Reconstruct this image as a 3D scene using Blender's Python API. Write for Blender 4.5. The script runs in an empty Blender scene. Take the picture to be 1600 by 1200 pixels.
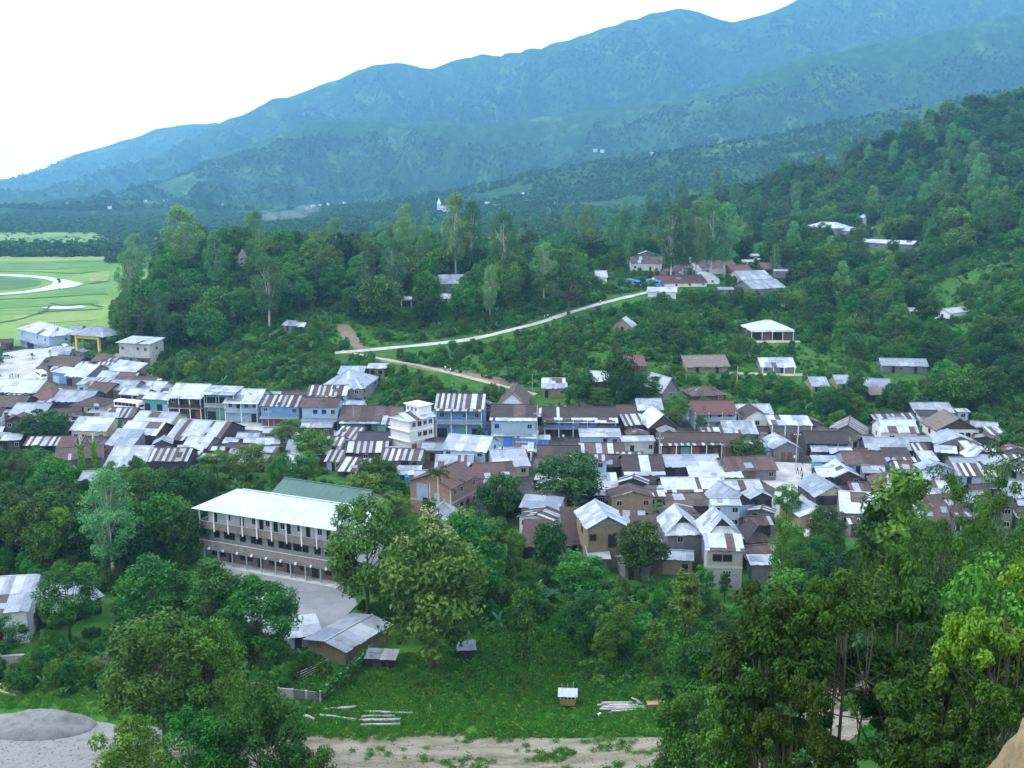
import bpy, bmesh, math, random
import numpy as np
from mathutils import Vector, Matrix, Euler

C = bpy.context
SC = C.scene
COL = SC.collection
R = math.radians
PI = math.pi

# ------------------------------------------------------------------ camera
CAMZ = 63.0
PITCH = math.atan(318 / 1600)          # looking a little down into the valley
F = 1600.0                             # focal length in photograph pixels
cam = bpy.data.cameras.new('camera')
cam.sensor_fit = 'HORIZONTAL'
cam.sensor_width = 36.0
cam.lens = 36.0
cam.clip_start = 0.3
cam.clip_end = 12000
camo = bpy.data.objects.new('camera', cam)
COL.objects.link(camo)
camo.location = (0, 0, CAMZ)
camo.rotation_euler = (PI / 2 - PITCH, 0, 0)
SC.camera = camo

# ------------------------------------------------------------------ sky, sun, exposure
SUN_EL, SUN_AZ = R(45), R(-82)         # azimuth measured from +Y (the view) towards +X
world = bpy.data.worlds.new('World')
SC.world = world
world.use_nodes = True
wn = world.node_tree
wn.nodes.clear()
wo = wn.nodes.new('ShaderNodeOutputWorld')
wb = wn.nodes.new('ShaderNodeBackground')
ws = wn.nodes.new('ShaderNodeTexSky')
ws.sky_type = 'NISHITA'
ws.sun_disc = False
ws.sun_elevation = SUN_EL
ws.sun_rotation = SUN_AZ
ws.air_density = 1.0
ws.dust_density = 3.0
ws.ozone_density = 1.5
wb.inputs['Strength'].default_value = 0.15
# thin bright cloud over the whole sky: the blue sky shows through only a little
wc = wn.nodes.new('ShaderNodeTexCoord')
wnz = wn.nodes.new('ShaderNodeTexNoise')
wnz.inputs['Scale'].default_value = 2.2
wnz.inputs['Detail'].default_value = 5
wn.links.new(wc.outputs['Generated'], wnz.inputs['Vector'])
wmr = wn.nodes.new('ShaderNodeMapRange')
wmr.inputs['From Min'].default_value = .3
wmr.inputs['From Max'].default_value = .7
wmr.inputs['To Min'].default_value = .72
wmr.inputs['To Max'].default_value = .9
wn.links.new(wnz.outputs['Fac'], wmr.inputs['Value'])
wmx = wn.nodes.new('ShaderNodeMix')
wmx.data_type = 'RGBA'
wn.links.new(wmr.outputs['Result'], wmx.inputs[0])
wn.links.new(ws.outputs['Color'], wmx.inputs[6])
wmx.inputs[7].default_value = (14.3, 15.2, 16.6, 1)
wn.links.new(wmx.outputs[2], wb.inputs['Color'])
wn.links.new(wb.outputs['Background'], wo.inputs['Surface'])
sun = bpy.data.lights.new('sun', 'SUN')
sun.energy = 2.4
sun.angle = R(10)
sun.color = (1.0, 0.96, 0.86)
suno = bpy.data.objects.new('sun', sun)
COL.objects.link(suno)
_sd = Vector((math.sin(SUN_AZ) * math.cos(SUN_EL), math.cos(SUN_AZ) * math.cos(SUN_EL), math.sin(SUN_EL)))
suno.rotation_euler = _sd.to_track_quat('Z', 'Y').to_euler()
suno.location = (-100, 100, 400)
SC.view_settings.view_transform = 'Standard'
SC.view_settings.look = 'None'
SC.view_settings.exposure = 0.34
SC.view_settings.gamma = 1.0
SC.view_settings.use_curve_mapping = False
SC.render.engine = 'CYCLES'
SC.cycles.max_bounces = 5
SC.cycles.diffuse_bounces = 2
SC.cycles.glossy_bounces = 2
SC.cycles.transmission_bounces = 3
SC.cycles.transparent_max_bounces = 6
SC.cycles.volume_bounces = 1
SC.cycles.use_denoising = True
SC.cycles.use_adaptive_sampling = True
SC.cycles.adaptive_threshold = 0.02
SC.cycles.caustics_reflective = False
SC.cycles.caustics_refractive = False

# ------------------------------------------------------------------ pixel <-> world
cp, sp = math.cos(PITCH), math.sin(PITCH)


def ray(px, py):
    xc, yc = (px - 800) / F, (600 - py) / F
    return xc, cp + sp * yc, -sp + cp * yc


def atY(px, py, Y):
    d = ray(px, py)
    t = Y / d[1]
    return d[0] * t, Y, CAMZ + d[2] * t


def proj(x, y, z):
    zz = z - CAMZ
    f = y * cp - zz * sp
    u = y * sp + zz * cp
    return 800 + F * x / f, 600 - F * u / f


# ------------------------------------------------------------------ noise (numpy)
def _hash(ix, iy, s):
    h = (ix * 374761393 + iy * 668265263 + s * 974634541) & 0x7fffffff
    h = ((h ^ (h >> 13)) * 1274126177) & 0x7fffffff
    return ((h ^ (h >> 16)) & 0xffff) / 65535.0


def vnoise(x, y, s=0):
    x = np.asarray(x, float); y = np.asarray(y, float)
    ix = np.floor(x).astype(np.int64); iy = np.floor(y).astype(np.int64)
    fx = x - ix; fy = y - iy
    fx = fx * fx * (3 - 2 * fx); fy = fy * fy * (3 - 2 * fy)
    a = _hash(ix, iy, s); b = _hash(ix + 1, iy, s)
    c = _hash(ix, iy + 1, s); d = _hash(ix + 1, iy + 1, s)
    return (a * (1 - fx) + b * fx) * (1 - fy) + (c * (1 - fx) + d * fx) * fy - 0.5


def fbm(x, y, s=0, o=4):
    r, a = 0, 1.0
    for i in range(o):
        r = r + a * vnoise(x * 2 ** i, y * 2 ** i, s + i * 7)
        a *= .5
    return r


# ------------------------------------------------------------------ terrain height
_ctl = []


def cP(px, py, Y):
    _ctl.append(atY(px, py, Y))


def cW(x, y, z):
    _ctl.append((x, y, z))


for a in [(250, 562, 343), (380, 556, 334), (300, 480, 385), (400, 480, 385), (460, 518, 350), (530, 552, 322), (640, 500, 370),
          (640, 540, 335), (750, 530, 345), (850, 505, 365), (890, 490, 378), (960, 470, 398), (1030, 453, 418),
          (580, 560, 316), (700, 583, 300), (800, 608, 285), (840, 625, 275), (650, 640, 271), (500, 632, 272),
          (900, 600, 288), (900, 560, 312), (1000, 540, 325), (960, 520, 340), (1100, 583, 300), (1205, 533, 330),
          (1215, 583, 302), (1415, 583, 300), (1330, 612, 285), (1460, 660, 260), (1100, 440, 440), (1210, 462, 430),
          (1280, 374, 560), (1385, 382, 560), (1475, 492, 390), (1450, 435, 460), (1590, 400, 420), (1590, 470, 370),
          (1590, 560, 310), (1600, 650, 265), (1600, 330, 520), (1750, 400, 420), (1800, 560, 300),
          (240, 432, 430), (300, 403, 440), (400, 403, 450), (500, 410, 450), (600, 420, 450), (700, 430, 450),
          (800, 430, 450), (900, 425, 460), (1000, 415, 470), (1100, 402, 490), (210, 470, 425), (1750, 650, 265)]:
    cP(*a)
for a in [(-150, 90, 0), (0, 100, 0), (100, 110, 0), (-40, 130, 0), (60, 130, 0), (-100, 160, 0), (0, 160, 0), (100, 165, 0),
          (-60, 200, 0), (30, 200, 0), (110, 205, 0), (-120, 230, 0), (-30, 235, 0.3), (60, 238, .5), (130, 235, .5), (-200, 280, 0),
          (-140, 280, .3), (-90, 262, .8), (-160, 330, 0), (-260, 330, 0), (-300, 250, 0), (-200, 200, 0), (-180, 390, 0), (-180, 425, -.5),
          (-260, 420, -1), (-400, 420, -1), (-300, 550, -1.5), (-200, 560, -1.5), (-150, 640, -1), (-400, 720, -2), (-250, 720, -2),
          (-500, 950, -2), (-300, 950, -2), (-100, 900, 0), (-100, 600, 8), (60, 620, 14), (200, 900, 25), (50, 850, 10), (200, 700, 30), (-600, 500, -1),
          (-600, 250, 0), (38, 58, 17), (-40, 60, 9), (0, 30, 35), (0, 5, 55), (60, 30, 38), (-60, 30, 34), (75, 85, 19), (55, 62, 25), (120, 105, 13), (100, 140, 4), (-110, 70, 2),
          (0, -50, 80), (150, 20, 36), (-150, 20, 30), (170, 130, 2), (180, 190, 1.5), (260, 250, 12), (300, 150, 14), (-300, 100, 0),
          (500, 600, 90), (400, 400, 70), (500, 300, 60), (-500, 0, 10), (500, 0, 40)]:
    cW(*a)
_c = np.array(_ctl)
_n = len(_c)
_K = np.sqrt(((_c[:, None, :2] - _c[None, :, :2]) ** 2).sum(-1))
_A = np.zeros((_n + 3, _n + 3))
_A[:_n, :_n] = -_K + np.eye(_n) * 1.0
_A[:_n, _n] = 1; _A[:_n, _n + 1:] = _c[:, :2]
_A[_n:, :_n] = _A[:_n, _n:].T
_w = np.linalg.solve(_A, np.concatenate([_c[:, 2], [0, 0, 0]]))


def z_rbf(x, y):
    out = np.full(x.shape, _w[_n]) + _w[_n + 1] * x + _w[_n + 2] * y
    for i in range(_n):
        out -= _w[i] * np.sqrt((x - _c[i, 0]) ** 2 + (y - _c[i, 1]) ** 2 + 9)
    return out


# hill layers: crest given by photograph pixels at a distance
class Layer:
    def __init__(s, pts, D, W, base, amp, seed, wob=60, back=.6, p=1.15):
        px = np.arange(-500, 2300, 12.0)
        py = np.interp(px, [q[0] for q in pts], [q[1] for q in pts])
        py = py + 5 * fbm(px / 60, px * 0, seed, 3)
        Yc = D + wob * 2 * fbm(px / 300, px * 0 + 5, seed + 3, 2)
        P = np.array([atY(a, b, c) for a, b, c in zip(px, py, Yc)])
        o = np.argsort(P[:, 0])
        s.X, s.Y, s.Z = P[o, 0], P[o, 1], P[o, 2]
        s.W, s.base, s.amp, s.seed, s.back, s.p = W, base, amp, seed, back, p

    def __call__(s, x, y):
        yc = np.interp(x, s.X, s.Y); zc = np.interp(x, s.X, s.Z)
        t = (yc - y) / s.W
        tf = np.clip(t, 0, 1)
        base = np.minimum(s.base, zc)
        h = base + (zc - base) * (1 - tf) ** s.p
        g = 1 - np.abs(vnoise(x / 300 + fbm(x / 500, y / 500, s.seed) * 1.6, y / 1000, s.seed + 11)) * 3.2
        g2 = 1 - np.abs(vnoise(x / 130, y / 380, s.seed + 17)) * 3
        h = h + s.amp * np.clip(tf * (1 - tf) * 4, 0, 1) * (.72 * g + .28 * g2 - 1.02) * np.clip((zc - s.base) / 250, 0.1, 1.3)
        h = np.where(t < 0, zc + t * s.W * s.back, h)
        return np.where(t > 1, -60, h)


M1 = Layer([(-500, 330), (0, 286), (40, 272), (110, 246), (180, 222), (250, 200), (330, 190), (380, 188), (450, 230), (600, 260), (2300, 260)], 6000, 1300, -10, 90, 1)
M2 = Layer([(-500, 420), (0, 338), (100, 305), (200, 262), (330, 196), (430, 153), (500, 133), (540, 115), (580, 98), (620, 95), (680, 106), (720, 91), (780, 84), (850, 74),
            (900, 57), (960, 38), (1060, 12), (1100, 18), (1140, 28), (1190, 24), (1230, 8), (1300, -40), (1600, -130), (2300, -220)], 4900, 1900, 20, 560, 2)
M3 = Layer([(-500, 420), (0, 362), (100, 334), (200, 304), (280, 278), (350, 240), (440, 203), (500, 187), (560, 184), (640, 190), (700, 186), (780, 192), (870, 178), (1000, 160), (1100, 140),
            (1300, 75), (1600, 20), (2300, -60)], 3400, 1300, 10, 400, 3)
M4 = Layer([(-500, 400), (0, 385), (150, 362), (300, 352), (420, 342), (500, 328), (600, 314), (690, 302), (800, 276), (900, 256), (1000, 240), (1100, 228), (1250, 200), (1500, 150), (2300, 60)], 2000, 800, -2, 110, 4)
M5 = Layer([(-500, 480), (700, 420), (900, 390), (1000, 352), (1100, 322), (1160, 300), (1230, 276), (1310, 262), (1400, 217), (1500, 178), (1600, 152), (1750, 100), (2300, 0)], 860, 330, 8, 20, 5, wob=30)

GX0, GX1, GY0, GY1, GS = -720.0, 720.0, -80.0, 1300.0, 3.0
_gx = np.arange(GX0, GX1 + .1, GS); _gy = np.arange(GY0, GY1 + .1, GS)
_GXX, _GYY = np.meshgrid(_gx, _gy)
ZG = z_rbf(_GXX, _GYY) + .5 * fbm(_GXX / 30, _GYY / 30, 40, 3) * np.clip((np.abs(z_rbf(_GXX, _GYY)) - 2) / 6, 0, 1)
_pl = np.clip((_GXX + .402 * _GYY) / (.022 * np.maximum(_GYY, 1)), 0, 1)
_pl = np.where(_GYY > 400, _pl, np.maximum(_pl, np.clip((400 - _GYY) / 15, 0, 1)))
ZG = -1.0 * (1 - _pl) + ZG * _pl      # the paddy plain lies level
_m5 = M5(_GXX, _GYY)
ZG = np.maximum(ZG, _m5)


def zg(x, y):
    fx = min(max((x - GX0) / GS, 0), len(_gx) - 1.001); fy = min(max((y - GY0) / GS, 0), len(_gy) - 1.001)
    i, j = int(fx), int(fy); fx -= i; fy -= j
    return float((ZG[j, i] * (1 - fx) + ZG[j, i + 1] * fx) * (1 - fy) + (ZG[j + 1, i] * (1 - fx) + ZG[j + 1, i + 1] * fx) * fy)


def zfar(x, y):
    x = np.asarray(x, float); y = np.asarray(y, float)
    return np.maximum.reduce([M1(x, y), M2(x, y), M3(x, y), M4(x, y)])


def ground(px, py):
    """where the line of sight through this pixel meets the terrain"""
    d = ray(px, py)
    t, prev = 60.0, 60.0
    while t < 1300:
        x, y, z = d[0] * t, d[1] * t, CAMZ + d[2] * t
        if z <= zg(x, y):
            lo, hi = prev, t
            for _ in range(14):
                m = (lo + hi) / 2
                if CAMZ + d[2] * m <= zg(d[0] * m, d[1] * m): hi = m
                else: lo = m
            t = hi
            return Vector((d[0] * t, d[1] * t, zg(d[0] * t, d[1] * t)))
        prev = t
        t += 1.5
    return Vector((d[0] * t, d[1] * t, zg(d[0] * t, d[1] * t)))


def height_at(x, y, z, py):
    """height above (x, y, z) at which a vertical line reaches pixel row py"""
    yc = (600 - py) / F
    k = (-sp + cp * yc) / (cp + sp * yc)
    return CAMZ + k * y - z


# ------------------------------------------------------------------ object helpers
def tag(o, label=None, cat=None, group=None, kind=None):
    if label: o['label'] = label
    if cat: o['category'] = cat
    if group: o['group'] = group
    if kind: o['kind'] = kind
    return o


def link(name, data, parent=None, loc=None, rot=None, scale=None):
    o = bpy.data.objects.new(name, data)
    COL.objects.link(o)
    if parent: o.parent = parent
    if loc is not None: o.location = loc
    if rot is not None: o.rotation_euler = rot
    if scale is not None: o.scale = scale
    return o


def empty(name, loc, rz=0, label=None, cat=None, group=None):
    o = link(name, None, None, loc, (0, 0, rz))
    o.empty_display_size = .5
    return tag(o, label, cat, group)


def copy_tree(o, parent=None):
    c = o.copy(); COL.objects.link(c)
    if parent: c.parent = parent
    for ch in o.children:
        copy_tree(ch, c)
    return c


class MB:
    """collects boxes, tubes and quads; build() links them as one mesh object"""
    def __init__(s):
        s.v, s.f, s.m = [], [], []

    def quad(s, pts, m=0):
        b = len(s.v); s.v += [tuple(p) for p in pts]
        s.f.append(tuple(range(b, b + len(pts)))); s.m.append(m)

    def hexa(s, p, m=0):
        """p: 8 corners, bottom 4 (ccw) then top 4"""
        b = len(s.v); s.v += [tuple(q) for q in p]
        for f in ((3, 2, 1, 0), (4, 5, 6, 7), (0, 1, 5, 4), (1, 2, 6, 5), (2, 3, 7, 6), (3, 0, 4, 7)):
            s.f.append(tuple(b + i for i in f)); s.m.append(m)

    def box(s, x0, x1, y0, y1, z0, z1, m=0):
        s.hexa([(x0, y0, z0), (x1, y0, z0), (x1, y1, z0), (x0, y1, z0), (x0, y0, z1), (x1, y0, z1), (x1, y1, z1), (x0, y1, z1)], m)

    def slab(s, A, B, Cc, D, th, m=0):
        """thin plate with corners A B C D, thickened downwards"""
        dn = Vector((0, 0, -th))
        A, B, Cc, D = Vector(A), Vector(B), Vector(Cc), Vector(D)
        s.hexa([A + dn, B + dn, Cc + dn, D + dn, A, B, Cc, D], m)

    def bar(s, a, b, w, m=0, h=None):
        a, b = Vector(a), Vector(b); h = h or w
        d = (b - a).normalized()
        u = d.cross(Vector((0, 0, 1)))
        u = u.normalized() if u.length > .05 else Vector((1, 0, 0))
        v = u.cross(d)
        u, v = u * w / 2, v * h / 2
        s.hexa([a - u - v, a + u - v, a + u + v, a - u + v, b - u - v, b + u - v, b + u + v, b - u + v], m)

    def tube(s, path, rad, n=6, m=0, cap=True):
        b = len(s.v)
        k = len(path)
        path = [Vector(p) for p in path]
        for i, p in enumerate(path):
            d = (path[min(i + 1, k - 1)] - path[max(i - 1, 0)]).normalized()
            u = d.cross(Vector((0, 1, 0.01)))
            u = u.normalized() if u.length > .05 else Vector((1, 0, 0))
            w = d.cross(u).normalized()
            r = rad[i] if hasattr(rad, '__len__') else rad
            for j in range(n):
                a = 2 * PI * j / n
                s.v.append(tuple(p + u * (r * math.cos(a)) + w * (r * math.sin(a))))
        for i in range(k - 1):
            for j in range(n):
                s.f.append((b + i * n + j, b + i * n + (j + 1) % n, b + (i + 1) * n + (j + 1) % n, b + (i + 1) * n + j)); s.m.append(m)
        if cap:
            s.f.append(tuple(b + j for j in range(n - 1, -1, -1))); s.m.append(m)
            s.f.append(tuple(b + (k - 1) * n + j for j in range(n))); s.m.append(m)

    def mesh(s, name, mats, smooth=False):
        me = bpy.data.meshes.new(name)
        me.from_pydata(s.v, [], s.f)
        for mt in (mats if isinstance(mats, (list, tuple)) else [mats]): me.materials.append(mt)
        if len(me.materials) > 1: me.polygons.foreach_set('material_index', s.m)
        if smooth: me.polygons.foreach_set('use_smooth', [True] * len(s.f))
        me.update()
        return me

    def build(s, name, mats, parent=None, loc=None, rot=None, smooth=False):
        return link(name, s.mesh(name, mats, smooth), parent, loc, rot)


def np_mesh(name, V, F, mats, tint=None, midx=None, smooth=False):
    """V (n,3), F (m,k) with k = 3 or 4"""
    me = bpy.data.meshes.new(name)
    V = np.ascontiguousarray(V, np.float32); F = np.ascontiguousarray(F, np.int32)
    me.vertices.add(len(V)); me.vertices.foreach_set('co', V.ravel())
    me.loops.add(F.size); me.loops.foreach_set('vertex_index', F.ravel())
    k = F.shape[1]
    me.polygons.add(len(F))
    me.polygons.foreach_set('loop_start', np.arange(0, F.size, k, dtype=np.int32))
    try: me.polygons.foreach_set('loop_total', np.full(len(F), k, np.int32))
    except Exception: pass
    for mt in mats: me.materials.append(mt)
    if midx is not None: me.polygons.foreach_set('material_index', np.asarray(midx, np.int32))
    if smooth: me.polygons.foreach_set('use_smooth', np.ones(len(F), bool))
    if tint is not None:
        at = me.attributes.new('tint', 'FLOAT', 'POINT')
        at.data.foreach_set('value', np.asarray(tint, np.float32))
    me.update(calc_edges=True)
    me.validate()
    return me
# ------------------------------------------------------------------ materials
MAT = {}


def nodes(name):
    m = bpy.data.materials.new(name)
    m.use_nodes = True
    nt = m.node_tree
    return m, nt, nt.nodes['Principled BSDF']


def N(nt, t, **kw):
    n = nt.nodes.new(t)
    for k, v in kw.items():
        if k.startswith('i_'):
            n.inputs[k[2:].replace('_', ' ')].default_value = v
        else:
            setattr(n, k, v)
    return n


def L(nt, a, b):
    nt.links.new(a, b)


def mixc(nt, fac, a, b, blend='MIX'):
    n = nt.nodes.new('ShaderNodeMix'); n.data_type = 'RGBA'; n.blend_type = blend
    for sock, val in ((n.inputs[0], fac), (n.inputs[6], a), (n.inputs[7], b)):
        if hasattr(val, 'is_output'): L(nt, val, sock)
        elif isinstance(val, (int, float)): sock.default_value = val
        else: sock.default_value = (*val, 1) if len(val) == 3 else val
    return n.outputs[2]


def noise(nt, scale, detail=4, rough=.6, vec=None, out='Fac'):
    n = N(nt, 'ShaderNodeTexNoise')
    n.inputs['Scale'].default_value = scale; n.inputs['Detail'].default_value = detail; n.inputs['Roughness'].default_value = rough
    if vec is not None: L(nt, vec, n.inputs['Vector'])
    return n.outputs[out]


def ramp(nt, fac, a, b):
    n = N(nt, 'ShaderNodeMapRange'); n.inputs['From Min'].default_value = a; n.inputs['From Max'].default_value = b
    n.interpolation_type = 'SMOOTHSTEP'
    L(nt, fac, n.inputs['Value'])
    return n.outputs['Result']


def geo_pos(nt, scale=(1, 1, 1)):
    g = N(nt, 'ShaderNodeNewGeometry')
    mp = N(nt, 'ShaderNodeMapping'); mp.inputs['Scale'].default_value = scale
    L(nt, g.outputs['Position'], mp.inputs['Vector'])
    return mp.outputs['Vector']


def m_plain(name, col, col2=None, scale=1.2, rough=.8, amount=.6, streak=True, bump=0.0, metal=0.0, spec=.3):
    """painted or weathered surface: two colours in uneven patches with rain streaks"""
    if name in MAT: return MAT[name]
    m, nt, b = nodes(name)
    col2 = col2 or tuple(c * .55 for c in col)
    p = geo_pos(nt)
    f = ramp(nt, noise(nt, scale, 5, .65, p), .42, .72)
    if streak:
        f2 = ramp(nt, noise(nt, 1.0, 4, .6, geo_pos(nt, (2.2, 2.2, .35))), .5, .75)
        ad = N(nt, 'ShaderNodeMath', operation='MAXIMUM'); L(nt, f, ad.inputs[0]); L(nt, f2, ad.inputs[1]); f = ad.outputs[0]
    mu = N(nt, 'ShaderNodeMath', operation='MULTIPLY'); L(nt, f, mu.inputs[0]); mu.inputs[1].default_value = amount
    c = mixc(nt, mu.outputs[0], col, col2)
    oi = N(nt, 'ShaderNodeObjectInfo')
    hs = N(nt, 'ShaderNodeHueSaturation')
    mr = N(nt, 'ShaderNodeMapRange'); mr.inputs['To Min'].default_value = .86; mr.inputs['To Max'].default_value = 1.1
    L(nt, oi.outputs['Random'], mr.inputs['Value']); L(nt, mr.outputs['Result'], hs.inputs['Value'])
    L(nt, c, hs.inputs['Color']); L(nt, hs.outputs['Color'], b.inputs['Base Color'])
    b.inputs['Roughness'].default_value = rough
    b.inputs['Metallic'].default_value = metal
    b.inputs['Specular IOR Level'].default_value = spec
    if bump:
        bp = N(nt, 'ShaderNodeBump'); bp.inputs['Strength'].default_value = bump; bp.inputs['Distance'].default_value = .05
        L(nt, noise(nt, 6, 5, .6, p), bp.inputs['Height']); L(nt, bp.outputs['Normal'], b.inputs['Normal'])
    MAT[name] = m
    return m


def m_leaf(name, a, b_, hue=.035, val=.45, trans=.18, rough=.5):
    if name in MAT: return MAT[name]
    m, nt, b = nodes(name)
    at = N(nt, 'ShaderNodeAttribute', attribute_name='tint')
    c = mixc(nt, at.outputs['Fac'], a, b_)
    oi = N(nt, 'ShaderNodeObjectInfo')
    hs = N(nt, 'ShaderNodeHueSaturation')
    m1 = N(nt, 'ShaderNodeMapRange'); m1.inputs['To Min'].default_value = .5 - hue; m1.inputs['To Max'].default_value = .5 + hue
    wn2 = N(nt, 'ShaderNodeTexWhiteNoise', noise_dimensions='1D'); L(nt, oi.outputs['Random'], wn2.inputs['W'])
    m2 = N(nt, 'ShaderNodeMapRange'); m2.inputs['To Min'].default_value = 1 - val; m2.inputs['To Max'].default_value = 1 + val
    L(nt, oi.outputs['Random'], m1.inputs['Value']); L(nt, m1.outputs['Result'], hs.inputs['Hue'])
    L(nt, wn2.outputs['Value'], m2.inputs['Value']); L(nt, m2.outputs['Result'], hs.inputs['Value'])
    L(nt, c, hs.inputs['Color'])
    L(nt, hs.outputs['Color'], b.inputs['Base Color'])
    b.inputs['Roughness'].default_value = rough
    b.inputs['Specular IOR Level'].default_value = .12
    if trans:
        tr = N(nt, 'ShaderNodeBsdfTranslucent')
        c2 = mixc(nt, 1.0, hs.outputs['Color'], (1.5, 1.6, .7), 'MULTIPLY')
        L(nt, c2, tr.inputs['Color'])
        mx = N(nt, 'ShaderNodeMixShader'); mx.inputs[0].default_value = trans
        L(nt, b.outputs[0], mx.inputs[1]); L(nt, tr.outputs[0], mx.inputs[2])
        L(nt, mx.outputs[0], nt.nodes['Material Output'].inputs['Surface'])
    MAT[name] = m
    return m


def m_brick(name, c1, c2, mortar):
    m, nt, b = nodes(name)
    tc = N(nt, 'ShaderNodeTexCoord')
    bt = N(nt, 'ShaderNodeTexBrick')
    sx = N(nt, 'ShaderNodeSeparateXYZ'); L(nt, tc.outputs['Object'], sx.inputs[0])
    ad = N(nt, 'ShaderNodeMath', operation='ADD'); L(nt, sx.outputs['X'], ad.inputs[0]); L(nt, sx.outputs['Y'], ad.inputs[1])
    cb = N(nt, 'ShaderNodeCombineXYZ'); L(nt, ad.outputs[0], cb.inputs['X']); L(nt, sx.outputs['Z'], cb.inputs['Y'])
    L(nt, cb.outputs[0], bt.inputs['Vector'])
    bt.inputs['Color1'].default_value = (*c1, 1); bt.inputs['Color2'].default_value = (*c2, 1); bt.inputs['Mortar'].default_value = (*mortar, 1)
    bt.inputs['Scale'].default_value = 1.0; bt.inputs['Brick Width'].default_value = .42; bt.inputs['Row Height'].default_value = .16
    bt.inputs['Mortar Size'].default_value = .02
    f = ramp(nt, noise(nt, .7, 5, .6, tc.outputs['Object']), .45, .7)
    c = mixc(nt, f, bt.outputs['Color'], tuple(x * .6 + .05 for x in c1))
    L(nt, c, b.inputs['Base Color']); b.inputs['Roughness'].default_value = .9
    MAT[name] = m
    return m


# roofing
m_plain('tin_white', (.37, .425, .465), (.21, .19, .19), .5, .5, .7, spec=.4)
m_plain('tin_pale', (.25, .295, .355), (.15, .12, .115), .6, .45, .75, spec=.5)
m_plain('tin_zinc', (.17, .21, .27), (.09, .09, .11), .5, .45, .7, spec=.5)
m_plain('tin_rust', (.072, .046, .042), (.13, .10, .098), .8, .7, .5)
m_plain('tin_red', (.105, .045, .040), (.10, .045, .04), .6, .65, .6)
m_plain('tin_brown', (.052, .034, .032), (.095, .06, .052), .7, .75, .5)
m_plain('tin_dark', (.032, .025, .029), (.06, .045, .042), .7, .75, .6)
m_plain('tin_teal', (.44, .54, .56), (.30, .37, .39), .35, .5, .7, spec=.4)
m_plain('tin_green', (.06, .115, .105), (.04, .075, .07), .4, .6, .6)
m_plain('thatch', (.17, .15, .13), (.09, .075, .065), 1.2, .95, .7, bump=.6)
m_plain('black_tar', (.03, .032, .045), (.06, .06, .07), .6, .7, .5)
# walls
m_plain('wall_white', (.60, .63, .65), (.34, .34, .33), .5, .85, .35)
m_plain('wall_cream', (.42, .39, .30), (.24, .22, .17), .5, .85, .5)
m_plain('wall_blue', (.12, .25, .44), (.16, .22, .28), .5, .8, .5)
m_plain('wall_paleblue', (.30, .42, .54), (.20, .25, .30), .5, .8, .5)
m_plain('wall_teal', (.08, .33, .35), (.10, .22, .23), .5, .8, .5)
m_plain('wall_green', (.12, .30, .25), (.12, .2, .18), .5, .8, .6)
m_plain('wall_pink', (.20, .12, .118), (.15, .105, .10), .6, .85, .5)
m_plain('wall_tan', (.25, .20, .125), (.13, .10, .065), .7, .9, .6, bump=.3)
m_plain('wall_wood', (.075, .052, .042), (.035, .027, .024), 1.0, .85, .7)
m_plain('wall_grey', (.16, .17, .18), (.08, .085, .09), .6, .85, .6)
m_plain('wall_dark', (.06, .055, .065), (.035, .032, .04), .8, .85, .6)
m_plain('concrete', (.40, .42, .42), (.22, .23, .22), .5, .9, .7, bump=.15)
m_plain('concrete_stained', (.23, .205, .19), (.12, .105, .10), .9, .9, .75, bump=.2)
m_brick('brick', (.30, .145, .09), (.22, .105, .07), (.34, .30, .26))
m_brick('block', (.34, .35, .34), (.28, .29, .29), (.40, .40, .39))
m_plain('frame_pale', (.36, .37, .37), (.22, .22, .22), 1, .7, .5)
m_plain('paint_white', (.78, .8, .8), (.55, .56, .55), 1, .6, .3)
m_plain('paint_blue', (.05, .22, .62), (.08, .2, .42), .8, .6, .5)
m_plain('paint_yellow', (.62, .47, .13), (.42, .34, .14), .8, .7, .5)
m_plain('paint_teal', (.26, .40, .42), (.2, .3, .31), .8, .7, .4)
m_plain('shutter_brown', (.17, .085, .06), (.09, .05, .04), .9, .75, .6)
m_plain('timber', (.36, .34, .33), (.20, .18, .17), 1.2, .85, .7, bump=.3)
m_plain('log_bark', (.36, .36, .36), (.18, .17, .165), 1.5, .85, .6, bump=.3)
m_plain('bamboo_mat', (.33, .24, .13), (.2, .14, .08), 1.4, .85, .6)
m_plain('bark', (.09, .07, .055), (.045, .036, .03), 2.5, .95, .7, bump=.6)
m_plain('bark_pale', (.42, .42, .39), (.22, .2, .18), 1.5, .9, .6, bump=.3)
m_plain('culm_green', (.07, .10, .035), (.11, .11, .05), 1.0, .6, .6)
m_plain('earth_bank', (.22, .165, .095), (.085, .06, .035), 3.5, .95, .8, bump=.9)
m_plain('gravel_pile', (.215, .22, .22), (.13, .13, .128), 1.4, .95, .7, streak=False, bump=.8)
m_plain('rubber', (.02, .02, .02), (.03, .03, .03), 2, .8, .3)
m_plain('skin', (.24, .13, .08), (.2, .11, .07), 2, .6, .3)
m_plain('cloth_white', (.75, .75, .75), (.6, .6, .6), 3, .9, .3)
m_plain('cloth_dark', (.04, .045, .06), (.06, .06, .07), 3, .9, .3)
m_plain('cloth_red', (.4, .06, .05), (.3, .05, .04), 3, .9, .3)
m_plain('cloth_blue', (.06, .12, .3), (.05, .1, .22), 3, .9, .3)


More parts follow.
